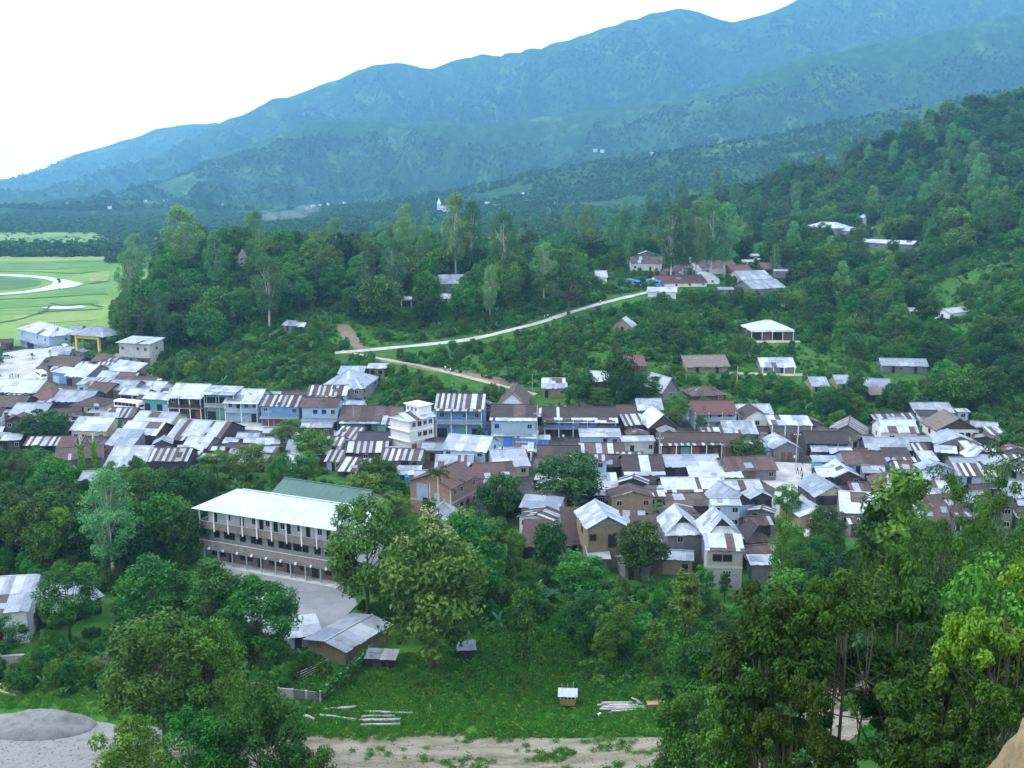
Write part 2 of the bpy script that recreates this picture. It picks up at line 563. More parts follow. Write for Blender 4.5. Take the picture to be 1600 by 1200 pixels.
def _glass():
    m, nt, b = nodes('glass_dark')
    b.inputs['Base Color'].default_value = (.012, .014, .018, 1)
    b.inputs['Roughness'].default_value = .25
    b.inputs['Specular IOR Level'].default_value = .4
    MAT['glass_dark'] = m
    m, nt, b = nodes('interior_shade')  # near-black colour painted for the shade inside open doorways and bays
    b.inputs['Base Color'].default_value = (.014, .013, .016, 1)
    b.inputs['Roughness'].default_value = .9
    MAT['interior_shade'] = m
    m, nt, b = nodes('water')
    p = geo_pos(nt)
    L(nt, mixc(nt, noise(nt, .05, 3, .5, p), (.42, .42, .40), (.34, .36, .36)), b.inputs['Base Color'])
    b.inputs['Roughness'].default_value = .08
    b.inputs['Specular IOR Level'].default_value = .8
    MAT['water'] = m


_glass()

# foliage
m_leaf('leaf_mango', (.0032, .025, .0055), (.043, .130, .016))
m_leaf('leaf_broad', (0.0081, 0.0481, 0.0072), (0.0842, 0.2184, 0.0197))
m_leaf('leaf_teak', (0.0108, 0.0596, 0.0103), (0.0796, 0.2130, 0.0284))
m_leaf('leaf_flower', (.13, .18, .06), (.25, .29, .13), val=.2)
m_leaf('leaf_grey', (0.0413, 0.1150, 0.0345), (0.1224, 0.2781, 0.0920))
m_leaf('leaf_bamboo', (0.0108, 0.0497, 0.0124), (0.0702, 0.1693, 0.0350))
m_leaf('leaf_banana', (0.0338, 0.1150, 0.0345), (0.0792, 0.2266, 0.0805), trans=.35)
m_leaf('leaf_bush', (0.0121, 0.0563, 0.0093), (0.0889, 0.2239, 0.0218))
m_leaf('leaf_lime', (.035, .120, .008), (.175, .310, .020), val=.2)
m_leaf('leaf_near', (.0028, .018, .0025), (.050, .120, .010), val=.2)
m_leaf('leaf_grass', (0.0372, 0.1408, 0.0166), (0.1123, 0.2948, 0.0383), val=.2)
m_leaf('leaf_far', (0.0075, 0.0442, 0.0115), (0.0504, 0.1545, 0.0230), val=.5, trans=.2)


def _ground_mat():
    m, nt, b = nodes('ground_cover')
    p = geo_pos(nt)
    at = N(nt, 'ShaderNodeAttribute', attribute_name='zone')       # R: bare town earth, G: paddy field, B: meadow
    sp3 = N(nt, 'ShaderNodeSeparateColor'); L(nt, at.outputs['Color'], sp3.inputs[0])
    n1 = noise(nt, .05, 6, .65, p); n2 = noise(nt, .4, 6, .7, p); n3 = noise(nt, 2.2, 4, .7, p)
    scrub = mixc(nt, ramp(nt, n2, .35, .7), (.020, .076, .011), (.055, .140, .018))
    scrub = mixc(nt, ramp(nt, n1, .55, .75), scrub, (.055, .115, .024))
    soil = mixc(nt, ramp(nt, n3, .3, .7), (.11, .075, .045), (.17, .13, .085))
    scrub = mixc(nt, ramp(nt, noise(nt, .09, 5, .7, geo_pos(nt, (1, 1.3, 2))), .66, .76), scrub, soil)
    paddy = mixc(nt, ramp(nt, noise(nt, .02, 5, .6, geo_pos(nt, (1, .35, 1))), .35, .65), (.085, .19, .035), (.165, .265, .075))
    paddy = mixc(nt, ramp(nt, noise(nt, .05, 3, .5, geo_pos(nt, (.3, 2, 1))), .6, .72), paddy, (.085, .15, .045))
    meadow = mixc(nt, ramp(nt, n2, .3, .7), (.030, .105, .012), (.065, .165, .022))
    meadow = mixc(nt, ramp(nt, n1, .55, .72), meadow, (.085, .15, .03))
    town = mixc(nt, ramp(nt, n2, .35, .65), (.045, .043, .040), (.095, .09, .082))
    town = mixc(nt, ramp(nt, n1, .5, .65), town, (.05, .085, .03))

    def wob(sock, k=.35):
        a = N(nt, 'ShaderNodeMath', operation='MULTIPLY_ADD'); L(nt, n2, a.inputs[0]); a.inputs[1].default_value = k
        s_ = N(nt, 'ShaderNodeMath', operation='ADD'); L(nt, sock, s_.inputs[0]); s_.inputs[1].default_value = -k / 2
        L(nt, s_.outputs[0], a.inputs[2])
        return ramp(nt, a.outputs[0], .35, .65)
    c = mixc(nt, wob(sp3.outputs[2]), scrub, meadow)
    c = mixc(nt, wob(sp3.outputs[0]), c, town)
    c = mixc(nt, wob(sp3.outputs[1]), c, paddy)
    L(nt, c, b.inputs['Base Color']); b.inputs['Roughness'].default_value = .95; b.inputs['Specular IOR Level'].default_value = .1
    bp = N(nt, 'ShaderNodeBump'); bp.inputs['Strength'].default_value = .6; bp.inputs['Distance'].default_value = .3
    L(nt, n2, bp.inputs['Height']); L(nt, bp.outputs['Normal'], b.inputs['Normal'])
    MAT['ground_cover'] = m

    m, nt, b = nodes('hill_cover')
    p = geo_pos(nt)
    n1 = noise(nt, .004, 6, .65, p); n2 = noise(nt, .035, 6, .7, p); n3 = noise(nt, .010, 5, .7, p)
    c = mixc(nt, ramp(nt, n2, .35, .68), (.010, .044, .010), (.036, .100, .018))
    c = mixc(nt, ramp(nt, n3, .54, .66), c, (.080, .155, .042))
    c = mixc(nt, ramp(nt, n1, .66, .76), c, (.085, .125, .050))
    L(nt, c, b.inputs['Base Color']); b.inputs['Roughness'].default_value = .95; b.inputs['Specular IOR Level'].default_value = .1
    bp = N(nt, 'ShaderNodeBump'); bp.inputs['Strength'].default_value = 1; bp.inputs['Distance'].default_value = 4
    L(nt, n2, bp.inputs['Height']); L(nt, bp.outputs['Normal'], b.inputs['Normal'])
    MAT['hill_cover'] = m

    for nm, a_, b_, sc in (('road_pale', (.42, .42, .415), (.27, .27, .265), .25), ('path_dirt', (.36, .34, .29), (.24, .21, .16), .35),
                           ('yard_concrete', (.24, .255, .275), (.165, .175, .19), .15), ('track_dirt', (.25, .225, .175), (.12, .10, .065), .3),
                           ('soil_bare', (.19, .15, .105), (.12, .095, .065), .4)):
        m, nt, b = nodes(nm)
        p = geo_pos(nt)
        f = ramp(nt, noise(nt, sc, 6, .7, geo_pos(nt, (.5, 1.6, 1)) if nm == 'track_dirt' else p), .35, .7)
        c = mixc(nt, f, a_, b_)
        if nm in ('track_dirt',):
            c = mixc(nt, ramp(nt, noise(nt, .9, 6, .75, geo_pos(nt, (.35, 1.6, 1))), .58, .66), c, (.06, .11, .03))
        if nm in ('path_dirt', 'soil_bare'):
            c = mixc(nt, ramp(nt, noise(nt, .6, 5, .7, p), .58, .72), c, (.06, .11, .03))
        L(nt, c, b.inputs['Base Color']); b.inputs['Roughness'].default_value = .92; b.inputs['Specular IOR Level'].default_value = .15
        bp = N(nt, 'ShaderNodeBump'); bp.inputs['Strength'].default_value = .5; bp.inputs['Distance'].default_value = .08
        L(nt, noise(nt, 3, 5, .7, p), bp.inputs['Height']); L(nt, bp.outputs['Normal'], b.inputs['Normal'])
        MAT[nm] = m


_ground_mat()
# ------------------------------------------------------------------ terrain meshes
def pip(px, py, poly):
    """points in polygon (numpy)"""
    ins = np.zeros(px.shape, bool)
    j = len(poly) - 1
    for i in range(len(poly)):
        xi, yi = poly[i]; xj, yj = poly[j]
        c = ((yi > py) != (yj > py)) & (px < (xj - xi) * (py - yi) / ((yj - yi) or 1e-9) + xi)
        ins ^= c
        j = i
    return ins


TOWN = [(-90, 575), (60, 530), (110, 542), (180, 588), (330, 622), (480, 638), (640, 662), (800, 646), (850, 650), (1000, 655), (1100, 650), (1290, 668),
        (1450, 662), (1560, 690), (1560, 830), (1200, 850), (880, 850), (740, 800), (600, 740), (200, 735), (-90, 690)]
MEADOW = [(430, 1075), (600, 1030), (760, 1000), (900, 960), (1180, 965), (1250, 1100), (1250, 1260), (300, 1260), (430, 1100)]


def grid_mesh(name, xs, ys, zf, mat, zone=None):
    X, Y = np.meshgrid(xs, ys)
    Z = zf(X, Y)
    nx, ny = len(xs), len(ys)
    V = np.stack([X.ravel(), Y.ravel(), Z.ravel()], 1)
    i = np.arange(ny - 1)[:, None] * nx + np.arange(nx - 1)[None]
    Fq = np.stack([i, i + 1, i + nx + 1, i + nx], -1).reshape(-1, 4)
    me = np_mesh(name, V, Fq, [mat], smooth=True)
    if zone is not None:
        a = me.attributes.new('zone', 'FLOAT_COLOR', 'POINT')
        a.data.foreach_set('color', zone(V).astype(np.float32).ravel())
    o = link(name, me)
    return tag(o, kind='structure')


def zone(V):
    fx = V[:, 0]; fy = V[:, 1]; zz = V[:, 2] - CAMZ
    f = np.maximum(fy * cp - zz * sp, 1)
    px = 800 + F * fx / f; py = 600 - F * (fy * sp + zz * cp) / f
    out = np.zeros((len(V), 4)); out[:, 3] = 1
    vis = fy > 40
    out[:, 0] = pip(px, py, TOWN) & vis
    out[:, 1] = (fy > 400) & (V[:, 2] < 1.6) & (fx < -90) & (px < 420)
    out[:, 2] = pip(px, py, MEADOW) & vis
    out[:, 2] = np.maximum(out[:, 2], ((fy < 125) & (fx < -40) & (fy > 85)) * 1.0)
    return out


_ys = [-70.0]
while _ys[-1] < 1290: _ys.append(_ys[-1] + 2.4 + max(_ys[-1] - 150, 0) * .006)
ground_o = grid_mesh('ground', np.arange(-700, 701, 3.5), np.array(_ys),
                     lambda X, Y: np.vectorize(zg)(X, Y), MAT['ground_cover'], zone)


def _far(X, Y):
    z = zfar(X, Y)
    z = np.maximum(z, M5(X, Y) - 1.0)
    z = z + 5 * fbm(X / 50, Y / 50, 90, 3)
    return np.maximum(z, -9)


hills_o = grid_mesh('hills', np.arange(-3900, 5001, 22.0), np.arange(985, 6900, 22.0), _far, MAT['hill_cover'])


ROADPTS, ROADPOLY = [], []


def drape(name, poly, mat, dz=.1, px=True, maxlen=4.0, label=None):
    """flat-lying patch of ground: polygon laid on the terrain"""
    pts = [ground(*p) for p in poly] if px else [Vector((p[0], p[1], 0)) for p in poly]
    ROADPOLY.append([(p.x, p.y) for p in pts])
    bm = bmesh.new()
    vs = [bm.verts.new((p.x, p.y, 0)) for p in pts]
    es = [bm.edges.new((vs[i], vs[(i + 1) % len(vs)])) for i in range(len(vs))]
    bmesh.ops.triangle_fill(bm, use_beauty=True, edges=es)
    for _ in range(7):
        le = [e for e in bm.edges if e.calc_length() > maxlen]
        if not le: break
        bmesh.ops.subdivide_edges(bm, edges=le, cuts=1, use_grid_fill=False)
        bmesh.ops.triangulate(bm, faces=[f for f in bm.faces if len(f.verts) > 3])
    for v in bm.verts:
        v.co.z = zg(v.co.x, v.co.y) + dz
        if v.is_boundary:
            v.co.x += .5 * float(vnoise(v.co.x / 2.5, v.co.y / 2.5, 3)); v.co.y += .5 * float(vnoise(v.co.x / 2.5, v.co.y / 2.5, 9))
    me = bpy.data.meshes.new(name)
    bmesh.ops.recalc_face_normals(bm, faces=bm.faces)
    for f in bm.faces:
        if f.normal.z < 0: f.normal_flip()
    bm.to_mesh(me); bm.free()
    me.materials.append(mat)
    return tag(link(name, me), kind='structure')


def ribbon(name, pix, width, mat, dz=.14, step=2.0, wob=.25):
    pts = [ground(*p) for p in pix]
    # resample
    out = []
    for a, b in zip(pts[:-1], pts[1:]):
        n = max(1, int((b - a).length / step))
        out += [a.lerp(b, i / n) for i in range(n)]
    out.append(pts[-1])
    for _ in range(3):
        out = [out[0]] + [(out[i - 1] + out[i] * 2 + out[i + 1]) / 4 for i in range(1, len(out) - 1)] + [out[-1]]
    ROADPTS.extend((p.x, p.y, width / 2) for p in out)
    mb = MB()
    n = len(out); K = 5
    for i, p in enumerate(out):
        d = out[min(i + 1, n - 1)] - out[max(i - 1, 0)]; d.z = 0; d.normalize()
        s = Vector((-d.y, d.x, 0))
        w = width * (1 + wob * 2 * float(vnoise(i / 3.0, 0, 5)))
        for k in range(K):
            q = p + s * (w * (k / (K - 1) - .5))
            mb.v.append((q.x, q.y, max(zg(q.x, q.y), p.z - .25) + dz + (0 if 0 < k < K - 1 else -.1)))
    for i in range(n - 1):
        for k in range(K - 1):
            mb.f.append((i * K + k + 1, i * K + k, (i + 1) * K + k, (i + 1) * K + k + 1)); mb.m.append(0)
    o = mb.build(name, mat, smooth=True)
    return tag(o, kind='structure')


ribbon('path', [(486, 553), (530, 552), (590, 546), (640, 541), (720, 533), (770, 523), (830, 508), (880, 492), (930, 477), (985, 463), (1030, 453), (1062, 446)], 3.0, MAT['road_pale'], .2)
ribbon('path', [(534, 549), (590, 560), (650, 570), (700, 582), (760, 597), (800, 607), (838, 617)], 1.7, MAT['path_dirt'], .2)
ribbon('path', [(566, 546), (553, 535), (542, 521), (536, 508)], 4.5, MAT['soil_bare'], .2)
ribbon('path', [(1120, 533), (1160, 534), (1200, 534.5), (1252, 534)], 2.2, MAT['path_dirt'], .15)
ribbon('path', [(1130, 583), (1180, 584), (1262, 586)], 2.0, MAT['path_dirt'], .15)
ribbon('path', [(600, 562), (680, 577), (760, 590), (820, 603)], 4.0, MAT['soil_bare'], .12)
ribbon('path', [(345, 563), (365, 559), (395, 557)], 4.0, MAT['soil_bare'], .15)
ribbon('path', [(1560, 470), (1590, 462), (1640, 452)], 12, MAT['soil_bare'], .15)
drape('road', [(-90, 608), (-90, 560), (0, 553), (40, 546), (95, 541), (120, 543), (100, 551), (72, 560), (56, 575), (62, 592), (90, 606), (150, 622), (220, 640), (300, 655), (380, 662),
               (380, 668), (290, 664), (200, 650), (110, 628), (30, 614)], MAT['road_pale'], .12)
ribbon('road', [(370, 664), (440, 670), (560, 682), (690, 692), (775, 702), (850, 700), (930, 706), (1010, 716), (1110, 716), (1200, 738)], 6, MAT['road_pale'], .1, wob=.1)
drape('road', [(1185, 726), (1215, 722), (1270, 726), (1310, 738), (1300, 752), (1262, 756), (1262, 775), (1268, 800), (1278, 835), (1238, 845), (1212, 815), (1205, 790), (1212, 765), (1190, 752)], MAT['road_pale'], .13)
drape('school_yard', [(325, 872), (420, 888), (545, 918), (560, 945), (520, 985), (455, 1010), (400, 985), (330, 905)], MAT['yard_concrete'], .1)
drape('dirt_track', [(60, 1160), (230, 1150), (420, 1146), (520, 1143), (600, 1141), (700, 1147), (830, 1154), (950, 1154), (1030, 1152), (1120, 1136), (1220, 1105), (1300, 1065), (1370, 1040), (1400, 1085),
                     (1340, 1150), (1250, 1205), (1000, 1235), (700, 1245), (300, 1240), (60, 1240)], MAT['track_dirt'], .1)
drape('gravel_yard', [(-90, 1120), (60, 1116), (170, 1132), (240, 1150), (250, 1240), (-90, 1260)], MAT['gravel_pile'], .14)
m_plain('paddy_dark', (.050, .115, .030), (.085, .16, .045), .06, .95, .9, streak=False)
m_plain('paddy_ripe', (.17, .23, .06), (.10, .18, .04), .05, .95, .9, streak=False)
m_plain('paddy_young', (.065, .17, .030), (.12, .23, .05), .05, .95, .9, streak=False)
m_plain('bund_grass', (.035, .075, .022), (.06, .10, .03), .3, .95, .8, streak=False)
for _i, (_pl2, _mt2) in enumerate(((([-90, 432], [0, 433.5], [44, 436], [66, 440], [62, 446], [24, 452.5], [-90, 458]), 'paddy_dark'), (([-90, 402], [60, 401], [178, 401], [174, 407], [40, 409], [-90, 410]), 'paddy_ripe'),
                                   (([138, 428], [172, 424], [168, 440], [140, 440]), 'paddy_ripe'), (([96, 452], [168, 448], [164, 458], [90, 460]), 'paddy_young'), (([-60, 474], [50, 470], [150, 468], [156, 474], [40, 480], [-60, 486]), 'paddy_young'),
                                   (([20, 494], [150, 488], [152, 500], [30, 508]), 'paddy_ripe'), (([-80, 414], [100, 413], [150, 416], [90, 421], [-80, 422]), 'paddy_young'))):
    drape('paddy_field', _pl2, MAT[_mt2], .12 + .01 * _i, maxlen=9)
for _pb in ([(-60, 411), (60, 411.5), (172, 409)], [(150, 424), (120, 428), (60, 425), (-60, 424)], [(-60, 470), (60, 466), (168, 460)], [(60, 488), (160, 483)], [(-40, 510), (30, 500), (70, 487), (80, 478)], [(168, 440), (140, 444)], [(80, 474), (98, 478), (140, 475), (158, 480)]):
    ribbon('field_bund', _pb, 2.2, MAT['bund_grass'], .35)
drape('river', [(-120, 427.5), (0, 429), (40, 430.2), (75, 433.2), (100, 437.5), (131, 443.8), (117, 449), (72, 455), (40, 459), (0, 462), (-120, 468), (-120, 465), (0, 459.3), (36, 456), (62, 451.5), (80, 446), (84, 441), (70, 437), (42, 433.6), (0, 431.8), (-120, 430.2)],
      MAT['water'], .35, maxlen=12)
drape('pond', [(66, 481.5), (85, 479), (112, 479.5), (128, 478.5), (136, 481), (120, 482.5), (100, 484), (78, 484)], MAT['water'], .35, maxlen=12)

# air between here and the hills
_hz = MB(); _hz.box(-3950, 5050, -130, 6950, -11.5, 2100)
_m, _nt, _b = nodes('haze_air')
_nt.nodes.remove(_b)
_pv = N(_nt, 'ShaderNodeVolumePrincipled')
_pv.inputs['Color'].default_value = (.26, .60, 1.0, 1)
_pv.inputs['Density'].default_value = .000135
_pv.inputs['Anisotropy'].default_value = .25
L(_nt, _pv.outputs[0], _nt.nodes['Material Output'].inputs['Volume'])
tag(_hz.build('haze', _m), kind='stuff')
# ------------------------------------------------------------------ vegetation prototypes
def unit(v):
    return v / np.maximum(np.linalg.norm(v, axis=-1, keepdims=True), 1e-9)


def cards(rng, P, Nn, ln, wd, droop=0.0):
    """rhombus leaves at P with normals near Nn"""
    n = len(P)
    Nn = unit(Nn)
    rnd = unit(rng.normal(size=(n, 3)))
    t = unit(np.cross(Nn, rnd))
    if droop: t = unit(t * (1 - droop) + np.array([0, 0, -1.0]) * droop)
    b = unit(np.cross(Nn, t))
    l = (ln * rng.uniform(.65, 1.25, n))[:, None]; w = (wd * rng.uniform(.7, 1.2, n))[:, None]
    q = np.stack([P - t * l * .5, P + b * w * .5 - t * l * .05, P + t * l * .5 - Nn * l * .12, P - b * w * .5 - t * l * .05], 1)
    return q.reshape(-1, 3)


def clump_leaves(rng, cs, rs, per, ln, wd, up=.55, droop=0.0, flat=.8, jit=.55):
    cs = np.asarray(cs); rs = np.asarray(rs)
    k = len(cs)
    idx = np.repeat(np.arange(k), per)
    d = unit(rng.normal(size=(len(idx), 3)) + np.array([0, 0, .35]))
    rr = rs[idx][:, None] * rng.uniform(.55, 1.05, (len(idx), 1))
    P = cs[idx] + d * rr * np.array([1, 1, flat])
    Nn = d + np.array([0, 0, up]) + rng.normal(size=d.shape) * jit
    q = cards(rng, P, Nn, ln, wd, droop)
    tint = np.clip(rng.uniform(0, 1, k)[idx] * .5 + rng.uniform(0, 1, len(idx)) * .6 - .05, 0, 1)
    return q, np.repeat(tint, 4)


def crown_mesh(name, q, tint, mat, extra=None):
    Fq = np.arange(len(q)).reshape(-1, 4)
    return np_mesh(name, q, Fq, [mat], tint)


def shell(rng, n, c, rad, lo=-.5, inner=.5):
    """clump centres through the outer part of an ellipsoid crown"""
    out = []
    while len(out) < n:
        d = rng.normal(size=3); d /= np.linalg.norm(d)
        if d[2] < lo: continue
        r = rng.uniform(inner, 1) ** .6
        out.append(np.array(c) + d * np.array(rad) * r)
    return np.array(out)


def trunk_mb(rng, h, r, targets, n=7, lean=.03, start=.45):
    mb = MB()
    k = 6
    lx, ly = rng.normal(size=2) * lean * h
    path = [Vector((lx * (i / k) ** 1.5 + .12 * r * rng.normal(), ly * (i / k) ** 1.5 + .12 * r * rng.normal(), h * i / k - (.4 if i == 0 else 0))) for i in range(k + 1)]
    mb.tube(path, [r * (1.25 if i == 0 else 1) * (1 - .75 * i / k) for i in range(k + 1)], n)
    for t in targets:
        t = Vector(t)
        f = min(.95, max(start, start + (1 - start) * rng.uniform(0, .75)))
        a = path[0].lerp(path[-1], f) if k == 0 else path[min(int(f * k), k - 1)].lerp(path[min(int(f * k) + 1, k)], f * k - int(f * k))
        mid = a.lerp(t, .5) + Vector((0, 0, -.06 * (t - a).length))
        mb.tube([a, mid, t], [r * .4 * (1 - .5 * f), r * .25, r * .07], 5, cap=False)
    return mb


PROTO = {}       # kind -> list of (trunk mesh or None, crown mesh, height, width)


def proto(kind, trunk, crown, h, w, extra=None):
    PROTO.setdefault(kind, []).append((trunk, crown, h, w, extra))


def lin(a, b, t): return a + (b - a) * t


def make_protos():
    # broad domed trees
    for s in range(4):
        rng = np.random.default_rng(10 + s)
        h, w = 12.0, 10.0
        c = (0, 0, h * .54)
        cs = np.concatenate([shell(rng, 58, c, (w * .42, w * .42, h * .40), -.85), shell(rng, 6, (w * .15, 0, h * .42), (w * .3, w * .3, h * .14), -.6)])
        rs = rng.uniform(.9, 1.75, len(cs))
        q, t = clump_leaves(rng, cs, rs, 85, .55, .32)
        proto('dark', trunk_mb(rng, h * .6, .32, cs[::5], start=.4).mesh('dark_trunk', MAT['bark'], True), crown_mesh('dark_crown', q, t, MAT['leaf_mango']), h, w)
        q, t = clump_leaves(rng, cs + rng.normal(size=cs.shape) * .25, rs * 1.05, 75, .6, .36)
        proto('broad', trunk_mb(rng, h * .6, .28, cs[::5], start=.4).mesh('broad_trunk', MAT['bark'], True), crown_mesh('broad_crown', q, t, MAT['leaf_broad']), h, w)
    # taller rounded trees with big leaves, some carrying pale flower heads
    for s in range(3):
        rng = np.random.default_rng(30 + s)
        h, w = 13.0, 8.0
        cs = shell(rng, 54, (0, 0, h * .54), (w * .42, w * .42, h * .41), -.9)
        rs = rng.uniform(.8, 1.4, len(cs))
        q, t = clump_leaves(rng, cs, rs, 170, .42, .24, droop=.25)
        top = cs[cs[:, 2] > h * .76]
        fq, ft = clump_leaves(rng, top + np.array([0, 0, .75]), np.full(len(top), .7), 70, .24, .14, flat=1.1)
        tr = trunk_mb(rng, h * .62, .24, cs[::5], start=.35).mesh('teak_trunk', MAT['bark'], True)
        proto('teak', tr, crown_mesh('teak_crown', q, t, MAT['leaf_teak']), h, w)
        proto('flower', tr, crown_mesh('flower_crown', q, t, MAT['leaf_teak']), h, w, np_mesh('blossom', fq, np.arange(len(fq)).reshape(-1, 4), [MAT['leaf_flower']], ft))
    # tall slender grey-green trees with pale trunks
    for s in range(3):
        rng = np.random.default_rng(50 + s)
        h, w = 22.0, 8.0
        zz = rng.uniform(.26, 1.0, 110)
        ang = rng.uniform(0, 2 * PI, 110)
        rad = w * .46 * np.sqrt(rng.uniform(.02, 1, 110)) * np.sin(np.clip((zz - .20) / .84, 0, 1) * PI) ** .6
        cs = np.stack([rad * np.cos(ang), rad * np.sin(ang), zz * h], 1)
        rs = rng.uniform(.7, 1.4, len(cs))
        q, t = clump_leaves(rng, cs, rs, 90, .5, .18, droop=.35, flat=1.15)
        mb = trunk_mb(rng, h * .93, .26, cs[::3], start=.3, lean=.02)
        proto('euca', mb.mesh('euca_trunk', MAT['bark_pale'], True), crown_mesh('euca_crown', q, t, MAT['leaf_grey']), h, w)
    # wide flat-topped rain tree
    rng = np.random.default_rng(70)
    h, w = 15.0, 24.0
    cs = []
    for i in range(95):
        a = rng.uniform(0, 2 * PI); r = w * .48 * math.sqrt(rng.uniform(0, 1))
        cs.append((r * math.cos(a), r * math.sin(a), h * (.93 - .36 * (r / (w * .5)) ** 2) - abs(rng.normal()) * 1.2))
    cs = np.array(cs); rs = rng.uniform(1.1, 2.0, len(cs))
    q, t = clump_leaves(rng, cs, rs, 75, .6, .34, flat=.5)
    proto('rain', trunk_mb(rng, h * .5, .55, cs[::4], start=.5).mesh('rain_trunk', MAT['bark'], True), crown_mesh('rain_crown', q, t, MAT['leaf_mango']), h, w)
    # bamboo
    for s in range(3):
        rng = np.random.default_rng(80 + s)
        mb = MB(); Ps = []; 
        for i in range(22):
            a = rng.uniform(0, 2 * PI); rr = rng.uniform(.1, .9); hh = rng.uniform(7.5, 11.5); out = rng.uniform(1.5, 4.6)
            path = []
            for k in range(8):
                f = k / 7
                path.append(Vector((math.cos(a) * (rr + out * f ** 2.2), math.sin(a) * (rr + out * f ** 2.2), hh * (f * 1.12 - .34 * f ** 3.2) - .2)))
            mb.tube(path, [.06 * (1 - .8 * k / 7) for k in range(8)], 4, cap=False)
            for j in range(95):
                f = rng.uniform(.3, 1) ** .8
                k = min(int(f * 7), 6); p = path[k].lerp(path[k + 1], f * 7 - k)
                Ps.append(np.array(p) + rng.normal(size=3) * (.5, .5, .4))
        Ps = np.array(Ps)
        q = cards(rng, Ps, rng.normal(size=Ps.shape) + np.array([0, 0, 1.0]), .85, .2, droop=.35)
        t = np.repeat(rng.uniform(0, 1, len(Ps)), 4)
        proto('bamboo', mb.mesh('bamboo_culms', MAT['culm_green'], True), crown_mesh('bamboo_crown', q, t, MAT['leaf_bamboo']), 10.0, 9.0)
    # banana
    for s in range(3):
        rng = np.random.default_rng(90 + s)
        V, Q = [], []
        for i in range(9):
            a = 2 * PI * i / 9 + rng.uniform(-.3, .3); el = rng.uniform(.5, 1.35); ln_ = rng.uniform(2.0, 2.9)
            d = np.array([math.cos(a), math.sin(a), 0]); sd = np.array([-math.sin(a), math.cos(a), 0])
            p = np.array([0, 0, 2.3 + rng.uniform(-.3, .2)]); b0 = len(V)
            K = 6
            for k in range(K + 1):
                f = k / K
                e = el - 1.5 * f * (1.2 - el * .35)
                w_ = .36 * math.sin(PI * min(.06 + f * .93, 1)) ** .6 + .02
                V += [p - sd * w_ + np.array([0, 0, -.08]), p, p + sd * w_ + np.array([0, 0, -.08])]
                p = p + (d * math.cos(e) + np.array([0, 0, math.sin(e)])) * ln_ / K
            for k in range(K):
                o = b0 + k * 3
                Q += [(o, o + 1, o + 4, o + 3), (o + 1, o + 2, o + 5, o + 4)]
        me = np_mesh('banana_leaves', np.array(V), np.array(Q), [MAT['leaf_banana']], rng.uniform(0, 1, len(V)))
        mb = MB(); mb.tube([(0, 0, -.2), (0, .03, 1.2), (0, 0, 2.4)], [.17, .14, .09], 7)
        proto('banana', mb.mesh('banana_stem', MAT['leaf_banana'], True), me, 4.0, 4.4)
    # palm with a thin trunk
    rng = np.random.default_rng(95)
    V = []; mb = MB(); h = 8.5
    for i in range(13):
        a = 2 * PI * i / 13; el = rng.uniform(.2, 1.3)
        p = np.array([0, 0, h]); path = []
        for k in range(8):
            path.append(p.copy()); e = el - 2.0 * k / 8
            p = p + np.array([math.cos(a) * math.cos(e), math.sin(a) * math.cos(e), math.sin(e)]) * .33
        for k in range(40):
            f = k / 40 * 6.9; j = int(f); pp = path[j] + (path[j + 1] - path[j]) * (f - j)
            V.append(pp)
    V = np.array(V)
    q = cards(rng, V, rng.normal(size=V.shape) + np.array([0, 0, .6]), .8, .13, droop=.45)
    mb.tube([(0, 0, -.3), (.1, 0, h * .5), (0, 0, h + .1)], [.13, .10, .08], 7)
    proto('palm', mb.mesh('palm_trunk', MAT['bark_pale'], True), crown_mesh('palm_fronds', q, np.repeat(rng.uniform(0, .6, len(V)), 4), MAT['leaf_bamboo']), h + 1.2, 4)
    # slender young trees
    for s in range(2):
        rng = np.random.default_rng(100 + s)
        h = 10.0
        zz = rng.uniform(.3, 1, 34); ang = rng.uniform(0, 2 * PI, 34); rad = 1.9 * (1 - .75 * np.abs(zz - .62) / .4) * np.sqrt(rng.uniform(.1, 1, 34))
        cs = np.stack([rad * np.cos(ang), rad * np.sin(ang), zz * h], 1)
        q, t = clump_leaves(rng, cs, rng.uniform(.5, 1.0, len(cs)), 80, .4, .2, droop=.2)
        proto('young', trunk_mb(rng, h * .9, .13, cs[::3], start=.3).mesh('young_trunk', MAT['bark'], True), crown_mesh('young_crown', q, t, MAT['leaf_bush'] if s else MAT['leaf_broad']), h, 4.6)
    # bushes
    for s in range(4):
        rng = np.random.default_rng(120 + s)
        cs = shell(rng, 11, (0, 0, .75), (1.15, 1.15, .75), -.3, .3)
        q, t = clump_leaves(rng, cs, rng.uniform(.4, .75, len(cs)), 26, .5, .3)
        mb = MB()
        for c in cs[::3]: mb.tube([(0, 0, -.2), tuple(c * .6), tuple(c)], [.05, .035, .015], 4, cap=False)
        proto('bush', mb.mesh('bush_stem', MAT['bark'], True), crown_mesh('bush_crown', q, t, MAT['leaf_bush']), 2.2, 3.6)
    # far crowns with few large leaf masses
    for s in range(3):
        rng = np.random.default_rng(130 + s)
        cs = shell(rng, 12, (0, 0, 5.6), (2.7, 2.7, 3.4), -.5, .6)
        q, t = clump_leaves(rng, cs, rng.uniform(1.0, 1.7, len(cs)), 15, 1.6, 1.1)
        mb = MB(); mb.tube([(0, 0, -.5), (0, 0, 5.5)], [.25, .12], 5)
        proto('far', mb.mesh('far_trunk', MAT['bark'], True), crown_mesh('far_crown', q, t, MAT['leaf_far']), 10.0, 8.0)


